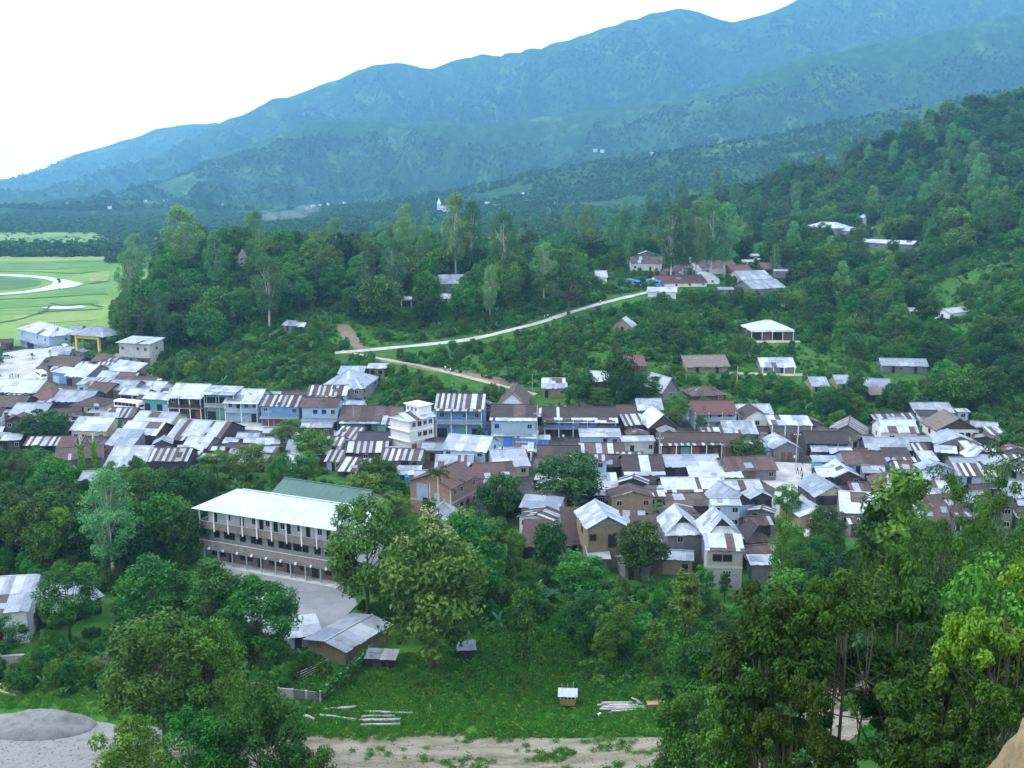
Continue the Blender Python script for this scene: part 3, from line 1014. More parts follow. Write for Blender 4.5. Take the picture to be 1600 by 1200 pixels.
make_protos()
CATN = {'dark': ('broadleaf_tree', 'tree'), 'broad': ('broadleaf_tree', 'tree'), 'teak': ('large_leaved_tree', 'tree'), 'flower': ('flowering_tree', 'tree'),
        'euca': ('eucalyptus_tree', 'tree'), 'rain': ('rain_tree', 'tree'), 'bamboo': ('bamboo_clump', 'bamboo'), 'banana': ('banana_plant', 'banana plant'),
        'palm': ('palm_tree', 'palm'), 'young': ('young_tree', 'tree'), 'bush': ('shrub', 'shrub'), 'far': ('distant_tree', 'tree')}
TREES = []
_tr = random.Random(4)


def tree(kind, pos, h, w=None, var=None, rz=None, label=None, group=None):
    ps = PROTO[kind]
    tm, cm, ph, pw, ex = ps[(var if var is not None else _tr.randrange(len(ps))) % len(ps)]
    s = h / ph
    sx = (w / pw) if w else s * _tr.uniform(.88, 1.12)
    nm, cat = CATN[kind]
    o = empty(nm, pos, rz if rz is not None else _tr.uniform(0, 6.28), label, cat, group)
    k_ = _tr.uniform(.86, 1.16)
    o.scale = (sx * k_, sx / k_, s)
    if tm: link('stem' if kind in ('banana', 'bush') else 'culms' if kind == 'bamboo' else 'trunk', tm, o)
    link('leaves' if kind in ('banana', 'palm', 'bamboo') else 'crown', cm, o)
    if ex: link('blossom', ex, o)
    TREES.append(o)
    return o


def treepx(kind, px, pyb, pyt, wpx=None, **kw):
    """tree whose foot is at pixel (px, pyb), top at row pyt, crown wpx wide"""
    g = ground(px, pyb)
    h = height_at(g.x, g.y, g.z, pyt)
    dist = math.sqrt(g.x ** 2 + g.y ** 2 + (g.z - CAMZ) ** 2)
    return tree(kind, g - Vector((0, 0, .1)), h, wpx * dist / F if wpx else None, **kw)
# ------------------------------------------------------------------ masses of vegetation (nobody could count them)
def scatter(name, pts, scale, rot, src, idx, label=None, flat=1.0):
    """one object: the crowns / bushes in src set on the given points"""
    me = bpy.data.meshes.new(name)
    P = np.asarray(pts, np.float32)
    me.vertices.add(len(P)); me.vertices.foreach_set('co', P.ravel())
    for nm, typ, val in (('size', 'FLOAT', scale), ('turn', 'FLOAT', rot)):
        a = me.attributes.new(nm, typ, 'POINT'); a.data.foreach_set('value', np.asarray(val, np.float32))
    a = me.attributes.new('which', 'INT', 'POINT'); a.data.foreach_set('value', np.asarray(idx, np.int32))
    me.update()
    o = link(name, me)
    ng = bpy.data.node_groups.new(name, 'GeometryNodeTree')
    ng.interface.new_socket('Geometry', in_out='INPUT', socket_type='NodeSocketGeometry')
    ng.interface.new_socket('Geometry', in_out='OUTPUT', socket_type='NodeSocketGeometry')
    gi = ng.nodes.new('NodeGroupInput'); go = ng.nodes.new('NodeGroupOutput')
    jn = ng.nodes.new('GeometryNodeJoinGeometry')
    wa = ng.nodes.new('GeometryNodeInputNamedAttribute'); wa.data_type = 'INT'; wa.inputs['Name'].default_value = 'which'
    sa = ng.nodes.new('GeometryNodeInputNamedAttribute'); sa.data_type = 'FLOAT'; sa.inputs['Name'].default_value = 'size'
    ta = ng.nodes.new('GeometryNodeInputNamedAttribute'); ta.data_type = 'FLOAT'; ta.inputs['Name'].default_value = 'turn'
    rc = ng.nodes.new('ShaderNodeCombineXYZ'); ng.links.new(ta.outputs['Attribute'], rc.inputs['Z'])
    scn = ng.nodes.new('ShaderNodeCombineXYZ'); fl = ng.nodes.new('ShaderNodeMath'); fl.operation = 'MULTIPLY'; fl.inputs[1].default_value = flat
    ng.links.new(sa.outputs['Attribute'], fl.inputs[0])
    ng.links.new(sa.outputs['Attribute'], scn.inputs['X']); ng.links.new(sa.outputs['Attribute'], scn.inputs['Y']); ng.links.new(fl.outputs[0], scn.inputs['Z'])
    for i, so in enumerate(src):
        eq = ng.nodes.new('FunctionNodeCompare'); eq.data_type = 'INT'; eq.operation = 'EQUAL'
        ng.links.new(wa.outputs['Attribute'], eq.inputs[2]); eq.inputs[3].default_value = i
        oi = ng.nodes.new('GeometryNodeObjectInfo'); oi.inputs['Object'].default_value = so; oi.inputs['As Instance'].default_value = True
        ip = ng.nodes.new('GeometryNodeInstanceOnPoints')
        ng.links.new(gi.outputs[0], ip.inputs['Points']); ng.links.new(eq.outputs[0], ip.inputs['Selection'])
        ng.links.new(oi.outputs['Geometry'], ip.inputs['Instance'])
        ng.links.new(rc.outputs[0], ip.inputs['Rotation']); ng.links.new(scn.outputs[0], ip.inputs['Scale'])
        ng.links.new(ip.outputs[0], jn.inputs[0])
    ng.links.new(jn.outputs[0], go.inputs[0])
    md = o.modifiers.new('scatter', 'NODES'); md.node_group = ng
    return tag(o, label, kind='stuff')


def crown_of(t):
    return next(c for c in t.children if c.name.split('.')[0] in ('crown', 'leaves'))


_rn = np.random.default_rng(7)


def sample_xy(n, x0, x1, y0, y1):
    return _rn.uniform(x0, x1, n), _rn.uniform(y0, y1, n)


def framed(x, y, z, m=120, ytop=-80):
    zz = z - CAMZ; f = np.maximum(y * cp - zz * sp, 1)
    px = 800 + F * x / f; py = 600 - F * (y * sp + zz * cp) / f
    return (px > -m) & (px < 1600 + m) & (py > ytop) & (py < 1300), px, py


def dens(x, y, s, lo=.35):
    return fbm(x / s, y / s, 200, 3) > (-lo)


def do_forests():
    tr = [tree('far', ground(*p), height, label=lb, var=v) for p, height, v, lb in
          (((8, 404), 9, 0, 'dark bushy tree at the far left end of the paddy fields'), ((92, 447), 5, 1, 'small dark tree standing alone on the river bank'),
           ((172, 412), 10, 2, 'dark round tree on the far field edge left of the wooded hill'))]
    far = [crown_of(t) for t in tr]
    # far slopes
    for layer, n, sc, yr, sp_ in ((M1, 16000, 2.0, (4600, 6060), 60), (M2, 75000, 1.9, (3000, 5050), 70), (M3, 60000, 1.6, (2100, 3500), 60), (M4, 46000, 1.05, (1150, 2080), 60)):
        x, y = sample_xy(n, -.6 * yr[1], .6 * yr[1], *yr)
        z = layer(x, y); zm = np.maximum(zfar(x, y), M5(x, y))
        ok, px, py = framed(x, y, z)
        yc = np.interp(x, layer.X, layer.Y)
        ok &= (z > -3) & (z >= zm - .5) & (y < yc - (60 if sc > 1.2 else -25)) & (fbm(x / 70, y / 70, layer.seed, 4) > -.32) & (fbm(x / 330, y / 300, layer.seed + 50, 3) > -.36)
        x, y, z = x[ok], y[ok], z[ok]
        k = len(x)
        scatter('forest', np.stack([x, y, z - 3.6 * sc], 1), _rn.uniform(.45, 1.15, k) * sc, _rn.uniform(0, 6.28, k), far, _rn.integers(0, 3, k))
    # wooded ground between the fields and the foothills
    x, y = sample_xy(52000, -1400, 460, 880, 2450)
    z = np.where(y < 1000, -1.0, np.maximum(zfar(x, y), -9))
    ok, px, py = framed(x, y, z)
    ok &= ((y > 1015) | (x < -.33 * y)) & (z < 16) & (fbm(x / 60, y / 60, 77, 3) > -.3)
    x, y, z = x[ok], y[ok], z[ok]; k = len(x)
    scatter('forest', np.stack([x, y, np.maximum(z, -9) - 2.6], 1), _rn.uniform(.6, 1.3, k), _rn.uniform(0, 6.28, k), far, _rn.integers(0, 3, k))
    # tree rows along the far edge of the fields
    k = 260
    px = _rn.uniform(-30, 135, k); py = 399 + _rn.uniform(-7, 3, k)
    px = np.concatenate([px, _rn.uniform(168, 215, 60)]); py = np.concatenate([py, _rn.uniform(398, 412, 60)])
    g = [ground(a, b) for a, b in zip(px, py)]
    k = len(g)
    scatter('treeline', np.array(g) - np.array([0, 0, 3.0]), _rn.uniform(.5, 1.0, k), _rn.uniform(0, 6.28, k), far, _rn.integers(0, 3, k))
    return far


FAR = do_forests()
# ------------------------------------------------------------------ buildings
ROOFMATS = ['tin_white', 'tin_pale', 'tin_zinc', 'tin_rust', 'tin_brown', 'tin_dark', 'tin_red', 'thatch', 'tin_teal', 'tin_green', 'black_tar']
RIX = {n: i for i, n in enumerate(ROOFMATS)}
_rs = random.Random(11)
# style -> (weights of sheet kinds on the main field, weights for the lowest course or None, run length of a kind)
STYLES = {
    'white': ({'tin_white': 9, 'tin_pale': 3, 'tin_zinc': .6, 'tin_rust': .4}, None, 3),
    'pale': ({'tin_pale': 6, 'tin_white': 3, 'tin_zinc': 1}, None, 3),
    'zinc': ({'tin_zinc': 7, 'tin_pale': 3}, None, 3),
    'bluegrey': ({'tin_zinc': 8, 'tin_pale': 1}, None, 5),
    'stripe': ({'tin_rust': 4, 'tin_brown': 2, 'tin_white': 3, 'tin_pale': 3}, None, 1),
    'stripedark': ({'tin_brown': 5, 'tin_rust': 3, 'tin_pale': 3, 'tin_white': 2}, None, 1),
    'rust': ({'tin_rust': 7, 'tin_red': 2, 'tin_brown': 2, 'tin_pale': .7}, None, 2),
    'red': ({'tin_red': 10, 'tin_rust': 1}, None, 4),
    'brown': ({'tin_brown': 10, 'tin_rust': 1}, None, 6),
    'dark': ({'tin_dark': 10, 'tin_brown': 2}, None, 6),
    'darkwhite': ({'tin_dark': 14, 'tin_white': 1, 'tin_rust': 1}, {'tin_white': 5, 'tin_rust': 2, 'tin_pale': 2}, 3),
    'patch': ({'tin_white': 4, 'tin_pale': 3, 'tin_rust': 2, 'tin_zinc': 3}, None, 2),
    'thatch': ({'thatch': 1}, None, 99),
    'teal': ({'tin_teal': 1}, None, 99),
    'green': ({'tin_green': 1}, None, 99),
    'tar': ({'black_tar': 1}, None, 99),
    'whitestripe': ({'tin_white': 8, 'tin_pale': 3, 'tin_rust': 2}, {'tin_white': 5, 'tin_rust': 4}, 2),
}


def pick(w):
    return RIX[_rs.choices(list(w), list(w.values()))[0]]


def roof_field(mb, A, B, Cc, D, style, sheet=.7, rows=None):
    """sheets laid side by side from eave AB up to ridge DC; each sheet has its own thickness, sits a little high or low and ends a little uneven"""
    A, B, Cc, D = Vector(A), Vector(B), Vector(Cc), Vector(D)
    main, low, run = STYLES[style]
    n = max(2, int(round(max((B - A).length, (Cc - D).length) / sheet)))
    courses = [(0, 1, main)]
    if low: courses = [(0, .2, low), (.18, 1, main)]
    elif (D - A).length > 4.2 and style in ('patch', 'rust', 'white', 'pale', 'zinc'): courses = [(0, .52, main), (.5, 1, main)]
    th = .22 if style == 'thatch' else .035
    for ci, (t0, t1, w) in enumerate(courses):
        k, m = 0, 0
        for i in range(n):
            if k <= 0:
                m0 = m; m = pick(w); k = max(1, int(_rs.gauss(run, run * .4)))
                if run == 1 and i:      # striped roofs: dark and pale sheets take turns
                    for _ in range(6):
                        if (m in (0, 1)) != (m0 in (0, 1)): break
                        m = pick(w)
                    k = _rs.choice((1, 1, 2)) if m not in (0, 1) else _rs.choice((1, 1, 1, 2))
            k -= 1
            u0, u1 = i / n, (i + 1) / n
            dz = Vector((0, 0, .02 * (i % 2) + _rs.uniform(0, .02) + .03 * ci))
            j = _rs.uniform(-.035, .03) if t0 == 0 else 0
            a, b = A.lerp(B, u0), A.lerp(B, u1); d, c = D.lerp(Cc, u0), D.lerp(Cc, u1)
            mb.slab(a.lerp(d, t0 + j) + dz, b.lerp(c, t0 + j) + dz, b.lerp(c, t1) + dz, a.lerp(d, t1) + dz, th, m)


_roof_field = roof_field


def roof_field(mb, A, B, Cc, D, style, sheet=.7, rows=None):
    _roof_field(mb, A, B, Cc, D, style, sheet, rows)
    A, B, Cc, D = Vector(A), Vector(B), Vector(Cc), Vector(D)
    Lx, Ly = (B - A).length, (D - A).length
    if style in ('thatch', 'teal', 'green') or Lx < 3.5 or Ly < 2: return
    for _ in range(_rs.choice((0, 0, 1, 1, 2))):        # loose repair sheets laid over the others
        u, v = _rs.uniform(.02, .8), _rs.uniform(.02, .6)
        du, dv = _rs.uniform(.7, 2.2) / Lx, _rs.uniform(.8, 2.2) / Ly
        du, dv = min(du, .97 - u), min(dv, .97 - v)
        sk = _rs.uniform(-.03, .03)
        f = lambda a, b: A.lerp(B, a).lerp(D.lerp(Cc, a), b) + Vector((0, 0, .085))
        mb.slab(f(u, v), f(u + du, v + sk * .5), f(u + du + sk * .3, v + dv + sk * .5), f(u + sk * .3, v + dv), .03, RIX[_rs.choice(('tin_pale', 'tin_zinc') if style in ('white', 'pale', 'zinc', 'patch', 'bluegrey', 'whitestripe') else ('tin_brown', 'tin_dark', 'tin_zinc', 'tin_rust'))])


def unit_window(fm):
    """window one metre wide and high: frame with a mullion and a cross bar"""
    mb = MB()
    f = .09
    mb.box(0, 1, -.5, .5, 0, f); mb.box(0, 1, -.5, .5, 1 - f, 1)
    mb.box(0, f, -.5, .5, f, 1 - f); mb.box(1 - f, 1, -.5, .5, f, 1 - f)
    mb.box(.47, .53, -.35, .35, f, 1 - f)
    return mb.mesh('window', MAT[fm])


def unit_box(mn, y=.5):
    mb = MB(); mb.box(0, 1, -y, y, 0, 1)
    return mb.mesh('panel', MAT[mn])


UW, UB = {}, {}


def uw(fm):
    if fm not in UW: UW[fm] = unit_window(fm)
    return UW[fm]


def ub(mn):
    if mn not in UB: UB[mn] = unit_box(mn)
    return UB[mn]


FEAT = {'W': ('window', 'frame_pale'), 'w': ('window', 'paint_blue'), 'k': ('window', 'wall_wood'), 'D': ('door', 'shutter_brown'), 'd': ('door', 'interior_shade'),
        'B': ('shutter', 'paint_blue'), 'R': ('shutter', 'shutter_brown'), 'T': ('shutter', 'paint_teal'), 'G': ('shutter', 'wall_green'), 'O': ('doorway_shade', 'interior_shade'), 'P': ('shutter', 'wall_paleblue')}  # dark doors and open bays: flat panels with the interior shade painted on


def facade(root, pat, p0, p1, zb, h, size=None):
    """openings spread along a wall from p0 to p1 (local points); zb floor height, h storey height"""
    p0, p1 = Vector(p0), Vector(p1)
    d = p1 - p0; Lh = d.length
    if Lh < .5: return
    rz = math.atan2(d.y, d.x)
    n = len(pat); cell = Lh / n
    for i, ch in enumerate(pat):
        if ch == '.': continue
        kind, mt = FEAT[ch]
        if kind == 'window':
            w = min(1.15, cell * .72); z0, hh = zb + h * .36, min(1.15, h * .42)
        elif kind == 'door':
            w = min(.95, cell * .7); z0, hh = zb + .04, min(2.0, h * .8)
        else:
            w = cell * .84; z0, hh = zb + .04, min(2.3, h * .82)
        c = p0 + d * ((i + .5) / n)
        st = c - d.normalized() * (w / 2)
        if kind == 'window':
            o = link('window', uw(mt), root, (st.x, st.y, z0), (0, 0, rz), (w, .12, hh))
            link('pane', ub('glass_dark'), o, (.08, 0, .08), None, (.84, .45, .84))
        else:
            link(kind, ub(mt), root, (st.x, st.y, z0), (0, 0, rz), (w, .09, hh))


HOUSES = []       # (root, pixel box, distance)
PROTECT = []
FOOT = []


def H(label, name, cat, L0, R0, eave, roof, wall, style, f1='', f2='', sides='', dep=None, slope=.42, over=.45, veranda=None, balcony=None, gable=None, hm=None, sheet=.7, posts=None, awning=None, lower=None, sep=False):
    """one building. L0, R0: pixels of the front wall's foot; eave: pixel row of the front eave; roof: (kind, pixel row of the ridge)"""
    A, B = ground(*L0), ground(*R0)
    zb = min(A.z, B.z, (A.z + B.z) / 2)
    d = B - A; d.z = 0
    W = d.length; rz = math.atan2(d.y, d.x)
    ux, uy = Vector((math.cos(rz), math.sin(rz), 0)), Vector((-math.sin(rz), math.cos(rz), 0))
    mid = (A + B) / 2
    h = hm if hm else height_at(mid.x, mid.y, zb, eave)
    h = max(h, 1.4)
    kind = roof[0]

    def ridge_row(dp):
        if kind in ('x', 'h'): q = mid + uy * (dp / 2); z = zb + h + dp / 2 * slope
        elif kind == 's': q = mid + uy * dp; z = zb + h + dp * slope
        else: q = mid + uy * dp; z = zb + h + (rise if kind in ('y', 'j') else 0)
        return proj(q.x, q.y, z)[1]
    rise = W / 2 * slope
    if kind in ('y', 'j') and len(roof) > 2:
        rise = max(.3, height_at(mid.x, mid.y, zb + h, roof[2]))
    if dep is None:
        lo, hi = 1.2, 30.0
        for _ in range(24):
            m_ = (lo + hi) / 2
            if ridge_row(m_) > roof[1]: lo = m_
            else: hi = m_
        dep = (lo + hi) / 2
        dep = min(max(dep, 2.0), 22)
    root = empty(name, (A.x, A.y, zb), rz, label, cat)
    wm = MAT[wall]
    # walls (one closed body with its gables)
    mb = MB()
    base = -2.2
    o = over
    if kind == 'x':
        yr, zr = dep / 2, h + dep / 2 * slope
        for x in (0, W):
            mb.quad([(x, 0, base), (x, dep, base), (x, dep, h), (x, yr, zr - .06), (x, 0, h)][::(1 if x else -1)])
        mb.quad([(0, 0, base), (W, 0, base), (W, 0, h), (0, 0, h)]); mb.quad([(W, dep, base), (0, dep, base), (0, dep, h), (W, dep, h)])
    elif kind == 'y':
        for y in (0, dep):
            mb.quad([(0, y, base), (W, y, base), (W, y, h), (W / 2, y, h + rise - .06), (0, y, h)][::(1 if y == 0 else -1)])
        mb.quad([(W, 0, base), (W, dep, base), (W, dep, h), (W, 0, h)]); mb.quad([(0, dep, base), (0, 0, base), (0, 0, h), (0, dep, h)])
    elif kind == 's':
        for x in (0, W):
            mb.quad([(x, 0, base), (x, dep, base), (x, dep, h + dep * slope - .05), (x, 0, h - .05)][::(1 if x else -1)])
        mb.quad([(0, 0, base), (W, 0, base), (W, 0, h - .05), (0, 0, h - .05)]); mb.quad([(W, dep, base), (0, dep, base), (0, dep, h + dep * slope - .05), (W, dep, h + dep * slope - .05)])
    else:
        mb.box(0, W, 0, dep, base, h)
    if posts != 'open': mb.build('wall', wm, root)
    if gable and kind in ('x', 'y'):
        g = MB()
        if kind == 'y': g.quad([(.05, -.03, h), (W - .05, -.03, h), (W / 2, -.03, h + rise - .1)])
        g.build('gable', MAT[gable], root) if g.f else None
    # roof
    rb = MB()
    cap = RIX[max(STYLES[style][0], key=STYLES[style][0].get)]
    if kind == 'x':
        yr, zr = dep / 2, h + dep / 2 * slope
        oz = -o * slope
        roof_field(rb, (-o, -o, h + oz + .06), (W + o, -o, h + oz + .06), (W + o, yr, zr + .06), (-o, yr, zr + .06), style, sheet)
        roof_field(rb, (W + o, dep + o, h + oz + .06), (-o, dep + o, h + oz + .06), (-o, yr, zr + .06), (W + o, yr, zr + .06), style, sheet)
        rb.bar((-o - .03, yr, zr + .12), (W + o + .03, yr, zr + .12), .34, cap, .07)
    elif kind in ('y', 'j'):
        zr = h + rise; s2 = rise / (W / 2); oz = -o * s2
        y0 = -o; ya = -o
        if kind == 'j':
            ya = min(dep * .22, 1.8)
        roof_field(rb, (-o, dep + o, h + oz + .06), (-o, y0, h + oz + .06), (W / 2, ya, zr + .06), (W / 2, dep + o, zr + .06), style, sheet)
        roof_field(rb, (W + o, y0, h + oz + .06), (W + o, dep + o, h + oz + .06), (W / 2, dep + o, zr + .06), (W / 2, ya, zr + .06), style, sheet)
        if kind == 'j':      # gablet: small triangle high up, skirt of roof below it
            t = .5
            xm = W / 2 * (1 - t)
            zl = h + rise * (1 - t) * .95
            roof_field(rb, (-o, -o - .02, h + oz + .03), (W + o, -o - .02, h + oz + .03), (W / 2 + W / 2 * t, ya * .9, h + rise * (1 - t)), (W / 2 - W / 2 * t, ya * .9, h + rise * (1 - t)), style, sheet)
            gb = MB(); gb.quad([(W / 2 - W / 2 * t, ya + .05, h + rise * (1 - t) - .1), (W / 2 + W / 2 * t, ya + .05, h + rise * (1 - t) - .1), (W / 2, ya + .05, zr)])
            gb.build('gable', MAT[gable or 'wall_dark'], root)
        rb.bar((W / 2, ya - .03, zr + .1), (W / 2, dep + o + .03, zr + .1), .34, cap if not gable or style not in ('white',) else RIX['tin_zinc'], .07)
    elif kind == 'h':
        rr = min(W, dep) / 2; zr = h + dep / 2 * slope; yr = dep / 2; oz = -o * slope
        xa, xb = min(rr, W / 2 - .05), max(W - rr, W / 2 + .05)
        e = h + oz + .06
        roof_field(rb, (-o, -o, e), (W + o, -o, e), (xb, yr, zr), (xa, yr, zr), style, sheet)
        roof_field(rb, (W + o, dep + o, e), (-o, dep + o, e), (xa, yr, zr), (xb, yr, zr), style, sheet)
        roof_field(rb, (W + o, -o, e), (W + o, dep + o, e), (xb, yr + .02, zr), (xb, yr - .02, zr), style, sheet)
        roof_field(rb, (-o, dep + o, e), (-o, -o, e), (xa, yr - .02, zr), (xa, yr + .02, zr), style, sheet)
        rb.bar((xa, yr, zr + .08), (xb, yr, zr + .08), .3, cap, .08)
    elif kind == 's':
        roof_field(rb, (-o, -o, h - o * slope + .05), (W + o, -o, h - o * slope + .05), (W + o, dep + o, h + (dep + o) * slope + .05), (-o, dep + o, h + (dep + o) * slope + .05), style, sheet)
    else:
        rb.box(-o, W + o, -o, dep + o, h + .003, h + .22, cap)
    if sep:          # near roofs: every sheet is a piece of its own
        for i in range(len(rb.v) // 8):
            pc = MB(); pc.hexa(rb.v[i * 8:i * 8 + 8]); pc.build('roof_sheet', MAT[ROOFMATS[rb.m[i * 6]]], root)
    else:
        rb.build('roof', [MAT[n_] for n_ in ROOFMATS], root)
    # storeys and openings
    two = bool(f2)
    hs = h / 2 if two else h
    yoff = -.05
    if f1: facade(root, f1, (0, yoff, 0), (W, yoff, 0), 0, hs)
    if f2: facade(root, f2, (0, yoff, 0), (W, yoff, 0), hs, hs)
    if sides:
        for s_ in range(2 if two else 1):
            facade(root, sides, (W + .05, 0, 0), (W + .05, dep, 0), hs * s_, hs)
            facade(root, sides, (-.05, dep, 0), (-.05, 0, 0), hs * s_, hs)
    n = max(2, int(W / 3) + 1)
    if veranda:      # posts under a lean-to strip of roof along the front
        vd, vs, pm = veranda
        zt = hs - .1 if two else h - .12
        v = MB(); roof_field(v, (-.2, -vd - .2, zt - .42), (W + .2, -vd - .2, zt - .42), (W + .2, -.06, zt), (-.2, -.06, zt), vs, sheet)
        v.build('veranda_roof', [MAT[n_] for n_ in ROOFMATS], root)
        pmesh = MB(); pmesh.box(-.07, .07, -.07, .07, -1.5, zt - .42)
        pme = pmesh.mesh('post', MAT[pm])
        for i in range(n): link('post', pme, root, (W * i / (n - 1) * .98 + .01 * W, -vd, 0))
    if awning:
        v = MB(); zt = hs * .98; roof_field(v, (-.1, -awning[0], zt - .4), (W + .1, -awning[0], zt - .4), (W + .1, -.06, zt), (-.1, -.06, zt), awning[1], sheet)
        v.build('awning', [MAT[n_] for n_ in ROOFMATS], root)
    if balcony:      # slab with posts to the roof and a railing in the given material
        bd, rm, pm = balcony
        v = MB(); v.box(-.1, W + .1, -bd, -.003, hs - .14, hs); v.build('balcony', MAT['concrete'], root)
        v = MB(); v.box(-.05, W + .05, -bd - .04, -bd + .03, hs + .9, hs + 1.0)
        v.box(-.05, W + .05, -bd - .04, -bd + .03, hs + .06, hs + .14)
        k = int(W / .32)
        for i in range(k): 
            x = W * (i + .5) / k; v.box(x - .1, x + .1, -bd - .02, -bd + .01, hs + .14, hs + .9)
        v.build('railing', MAT[rm], root)
        pme = MB(); pme.box(-.08, .08, -.08, .08, -1.5, h - .1); pme = pme.mesh('post', MAT[pm])
        for i in range(n): link('post', pme, root, (W * i / (n - 1) * .98 + .01 * W, -bd + .15, 0))
        roofx = MB(); roof_field(roofx, (-o, -bd - .5, h - .48), (W + o, -bd - .5, h - .48), (W + o, -o + .1, h - o * slope + .0), (-o, -o + .1, h - o * slope + .0), style, sheet)
        roofx.build('veranda_roof', [MAT[n_] for n_ in ROOFMATS], root)
    if posts:
        pme = MB(); pme.box(-.09, .09, -.09, .09, -1.5, h + .02); pme = pme.mesh('post', MAT[posts if posts != 'open' else 'wall_wood'])
        for i in range(n):
            for y in ((.1, dep - .1) if posts == 'open' else (.0,)):
                link('post', pme, root, (.1 + (W - .2) * i / (n - 1), y - (.9 if posts != 'open' else 0), 0))
    # remember what it covers in the picture so that scattered trees keep clear of it
    cs = [A + ux * x + uy * y + Vector((0, 0, zb - A.z + z)) for x in (0, W) for y in (0, dep) for z in (0, h, h + (dep / 2 * slope if kind in 'xh' else rise if kind in 'yj' else .3))]
    pp = [proj(*c) for c in cs]
    PROTECT.append((min(p[0] for p in pp), max(p[0] for p in pp), min(p[1] for p in pp), max(p[1] for p in pp), mid.y, mid.x, max(W, dep)))
    HOUSES.append(root); FOOT.append((A.x, A.y, rz, W, dep))
    return root, W, dep, h
# ------------------------------------------------------------------ the town, from the left end to the right
# far left, round the bend of the main road
H('white two-storey house with pale hipped roof beside the green fields', 'house', 'house', (31, 540), (78, 543), 519, ('h', 506), 'wall_paleblue', 'white', '.O.W', 'W.WW', 'W', awning=(1.4, 'bluegrey'))
H('low dark house with blue-grey roof behind the white house by the fields', 'house', 'house', (82, 530), (108, 530), 521, ('x', 515), 'wall_wood', 'zinc', 'dWd')
H('small house with pale curved roof just left of the yellow-pillared gate', 'house', 'house', (108, 528), (124, 528), 518, ('x', 509), 'wall_grey', 'zinc', 'Wd')
H('three-level house with an outside stair and pink brick ground floor', 'house', 'house', (188, 570), (235, 572), 536, ('s', 527), 'concrete', 'white', 'dWW.', 'W.WW', 'W', slope=.12, over=.7)
H('low house with pale roof and side window just below the three-level stair house', 'house', 'house', (167, 592), (208, 596), 581, ('s', 566), 'wall_grey', 'pale', 'W.d', '', 'W')
H('dark brown roofed hut at the edge of the bend in the road', 'hut', 'hut', (75, 580), (114, 582), 571, ('x', 556), 'wall_dark', 'brown', 'd.W')
H('small shop with teal wall and flat white roof beside the minibus', 'shop', 'shop', (83, 598), (106, 600), 582, ('s', 575), 'wall_blue', 'white', 'P.', slope=.15)
H('shop with bright white gable roof next to the teal-walled shop', 'shop', 'shop', (104, 602), (134, 603), 588, ('x', 569), 'wall_grey', 'white', 'O.d', '', '')
H('small pale roofed shed between the white gable shop and the rust roof', 'shed', 'shed', (152, 606), (177, 606), 592, ('x', 580), 'wall_grey', 'pale', 'd')
H('rust-red roofed house above the row of shops on the left', 'house', 'house', (176, 606), (206, 606), 594, ('x', 582), 'wall_wood', 'rust', 'dW')
H('shed with patched white roof sheets behind the brown roofed shop', 'shed', 'shed', (122, 617), (160, 617), 601, ('s', 591), 'wall_paleblue', 'patch', 'w.d', slope=.2)
H('shop with brown roof left of the parked bus', 'shop', 'shop', (134, 628), (166, 630), 613, ('x', 598), 'wall_wood', 'brown', 'ORd')
H('shop with blue-grey patched roof and brown door facing the street bend', 'shop', 'shop', (167, 626), (207, 626), 609, ('x', 594), 'wall_grey', 'zinc', 'dRR')
H('house with two white roof sheets and a pale gable end behind the bus', 'house', 'house', (204, 621), (250, 621), 610, ('x', 596), 'wall_white', 'white', 'd.W', '', 'W')
H('long white roofed shop standing directly behind the bus', 'shop', 'shop', (189, 630), (226, 631), 616, ('x', 607), 'wall_paleblue', 'white', 'OO')
H('teal fronted shop just right of the parked bus', 'shop', 'shop', (227, 643), (264, 645), 623, ('x', 614), 'wall_teal', 'white', 'O.OP')
H('two-storey house with white roof and wooden balcony right of the teal shop', 'house', 'house', (267, 654), (318, 654), 618, ('x', 600), 'wall_wood', 'white', 'O.dR', 'WdWd', '', balcony=(1.3, 'wall_wood', 'paint_white'))
H('unfinished two-storey concrete frame building with open bays', 'building', 'building', (324, 656), (370, 656), 612, ('s', 604), 'wall_green', 'pale', 'O.O', 'OOO', '', slope=.1, balcony=(1.4, 'concrete', 'concrete'))
H('two-storey white roofed house with pale blue balcony on the main street', 'house', 'house', (355, 659), (405, 659), 626, ('x', 608), 'wall_paleblue', 'white', 'P.PO', 'WdWW', '', balcony=(1.2, 'wall_paleblue', 'paint_white'))
H('long low building with bright white roof at the left picture edge', 'building', 'building', (-45, 624), (56, 624), 612, ('x', 592), 'wall_tan', 'white', 'd..d..d')
H('house with rust-red hipped roof below the long white roof', 'house', 'house', (46, 637), (84, 638), 622, ('h', 606), 'wall_dark', 'red', 'dW')
H('house with wide blue-grey roof and rusty corner left of the cream house', 'house', 'house', (84, 642), (140, 642), 627, ('x', 610), 'wall_dark', 'zinc', 'd.dW')
H('cream house with dark brown hipped roof and two white windows', 'house', 'house', (112, 647), (158, 648), 634, ('h', 619), 'wall_cream', 'brown', 'WdWk')
H('dark brown roofed house at the left edge above the dark round tree', 'house', 'house', (-12, 648), (34, 648), 635, ('x', 618), 'wall_dark', 'brown', 'dW')
H('shed with sagging blue-grey roof beside the dark round tree', 'shed', 'shed', (16, 662), (68, 662), 648, ('x', 630), 'wall_dark', 'bluegrey', 'd')
H('low shed with rust and white striped roof in front of the bus', 'shed', 'shed', (166, 663), (206, 663), 651, ('x', 637), 'wall_grey', 'stripe', 'd')
H('long house with plain pale cream roof and cream gable end', 'house', 'house', (208, 676), (266, 678), 661, ('x', 642), 'wall_cream', 'white', 'd.W.', '', 'W', dep=9)
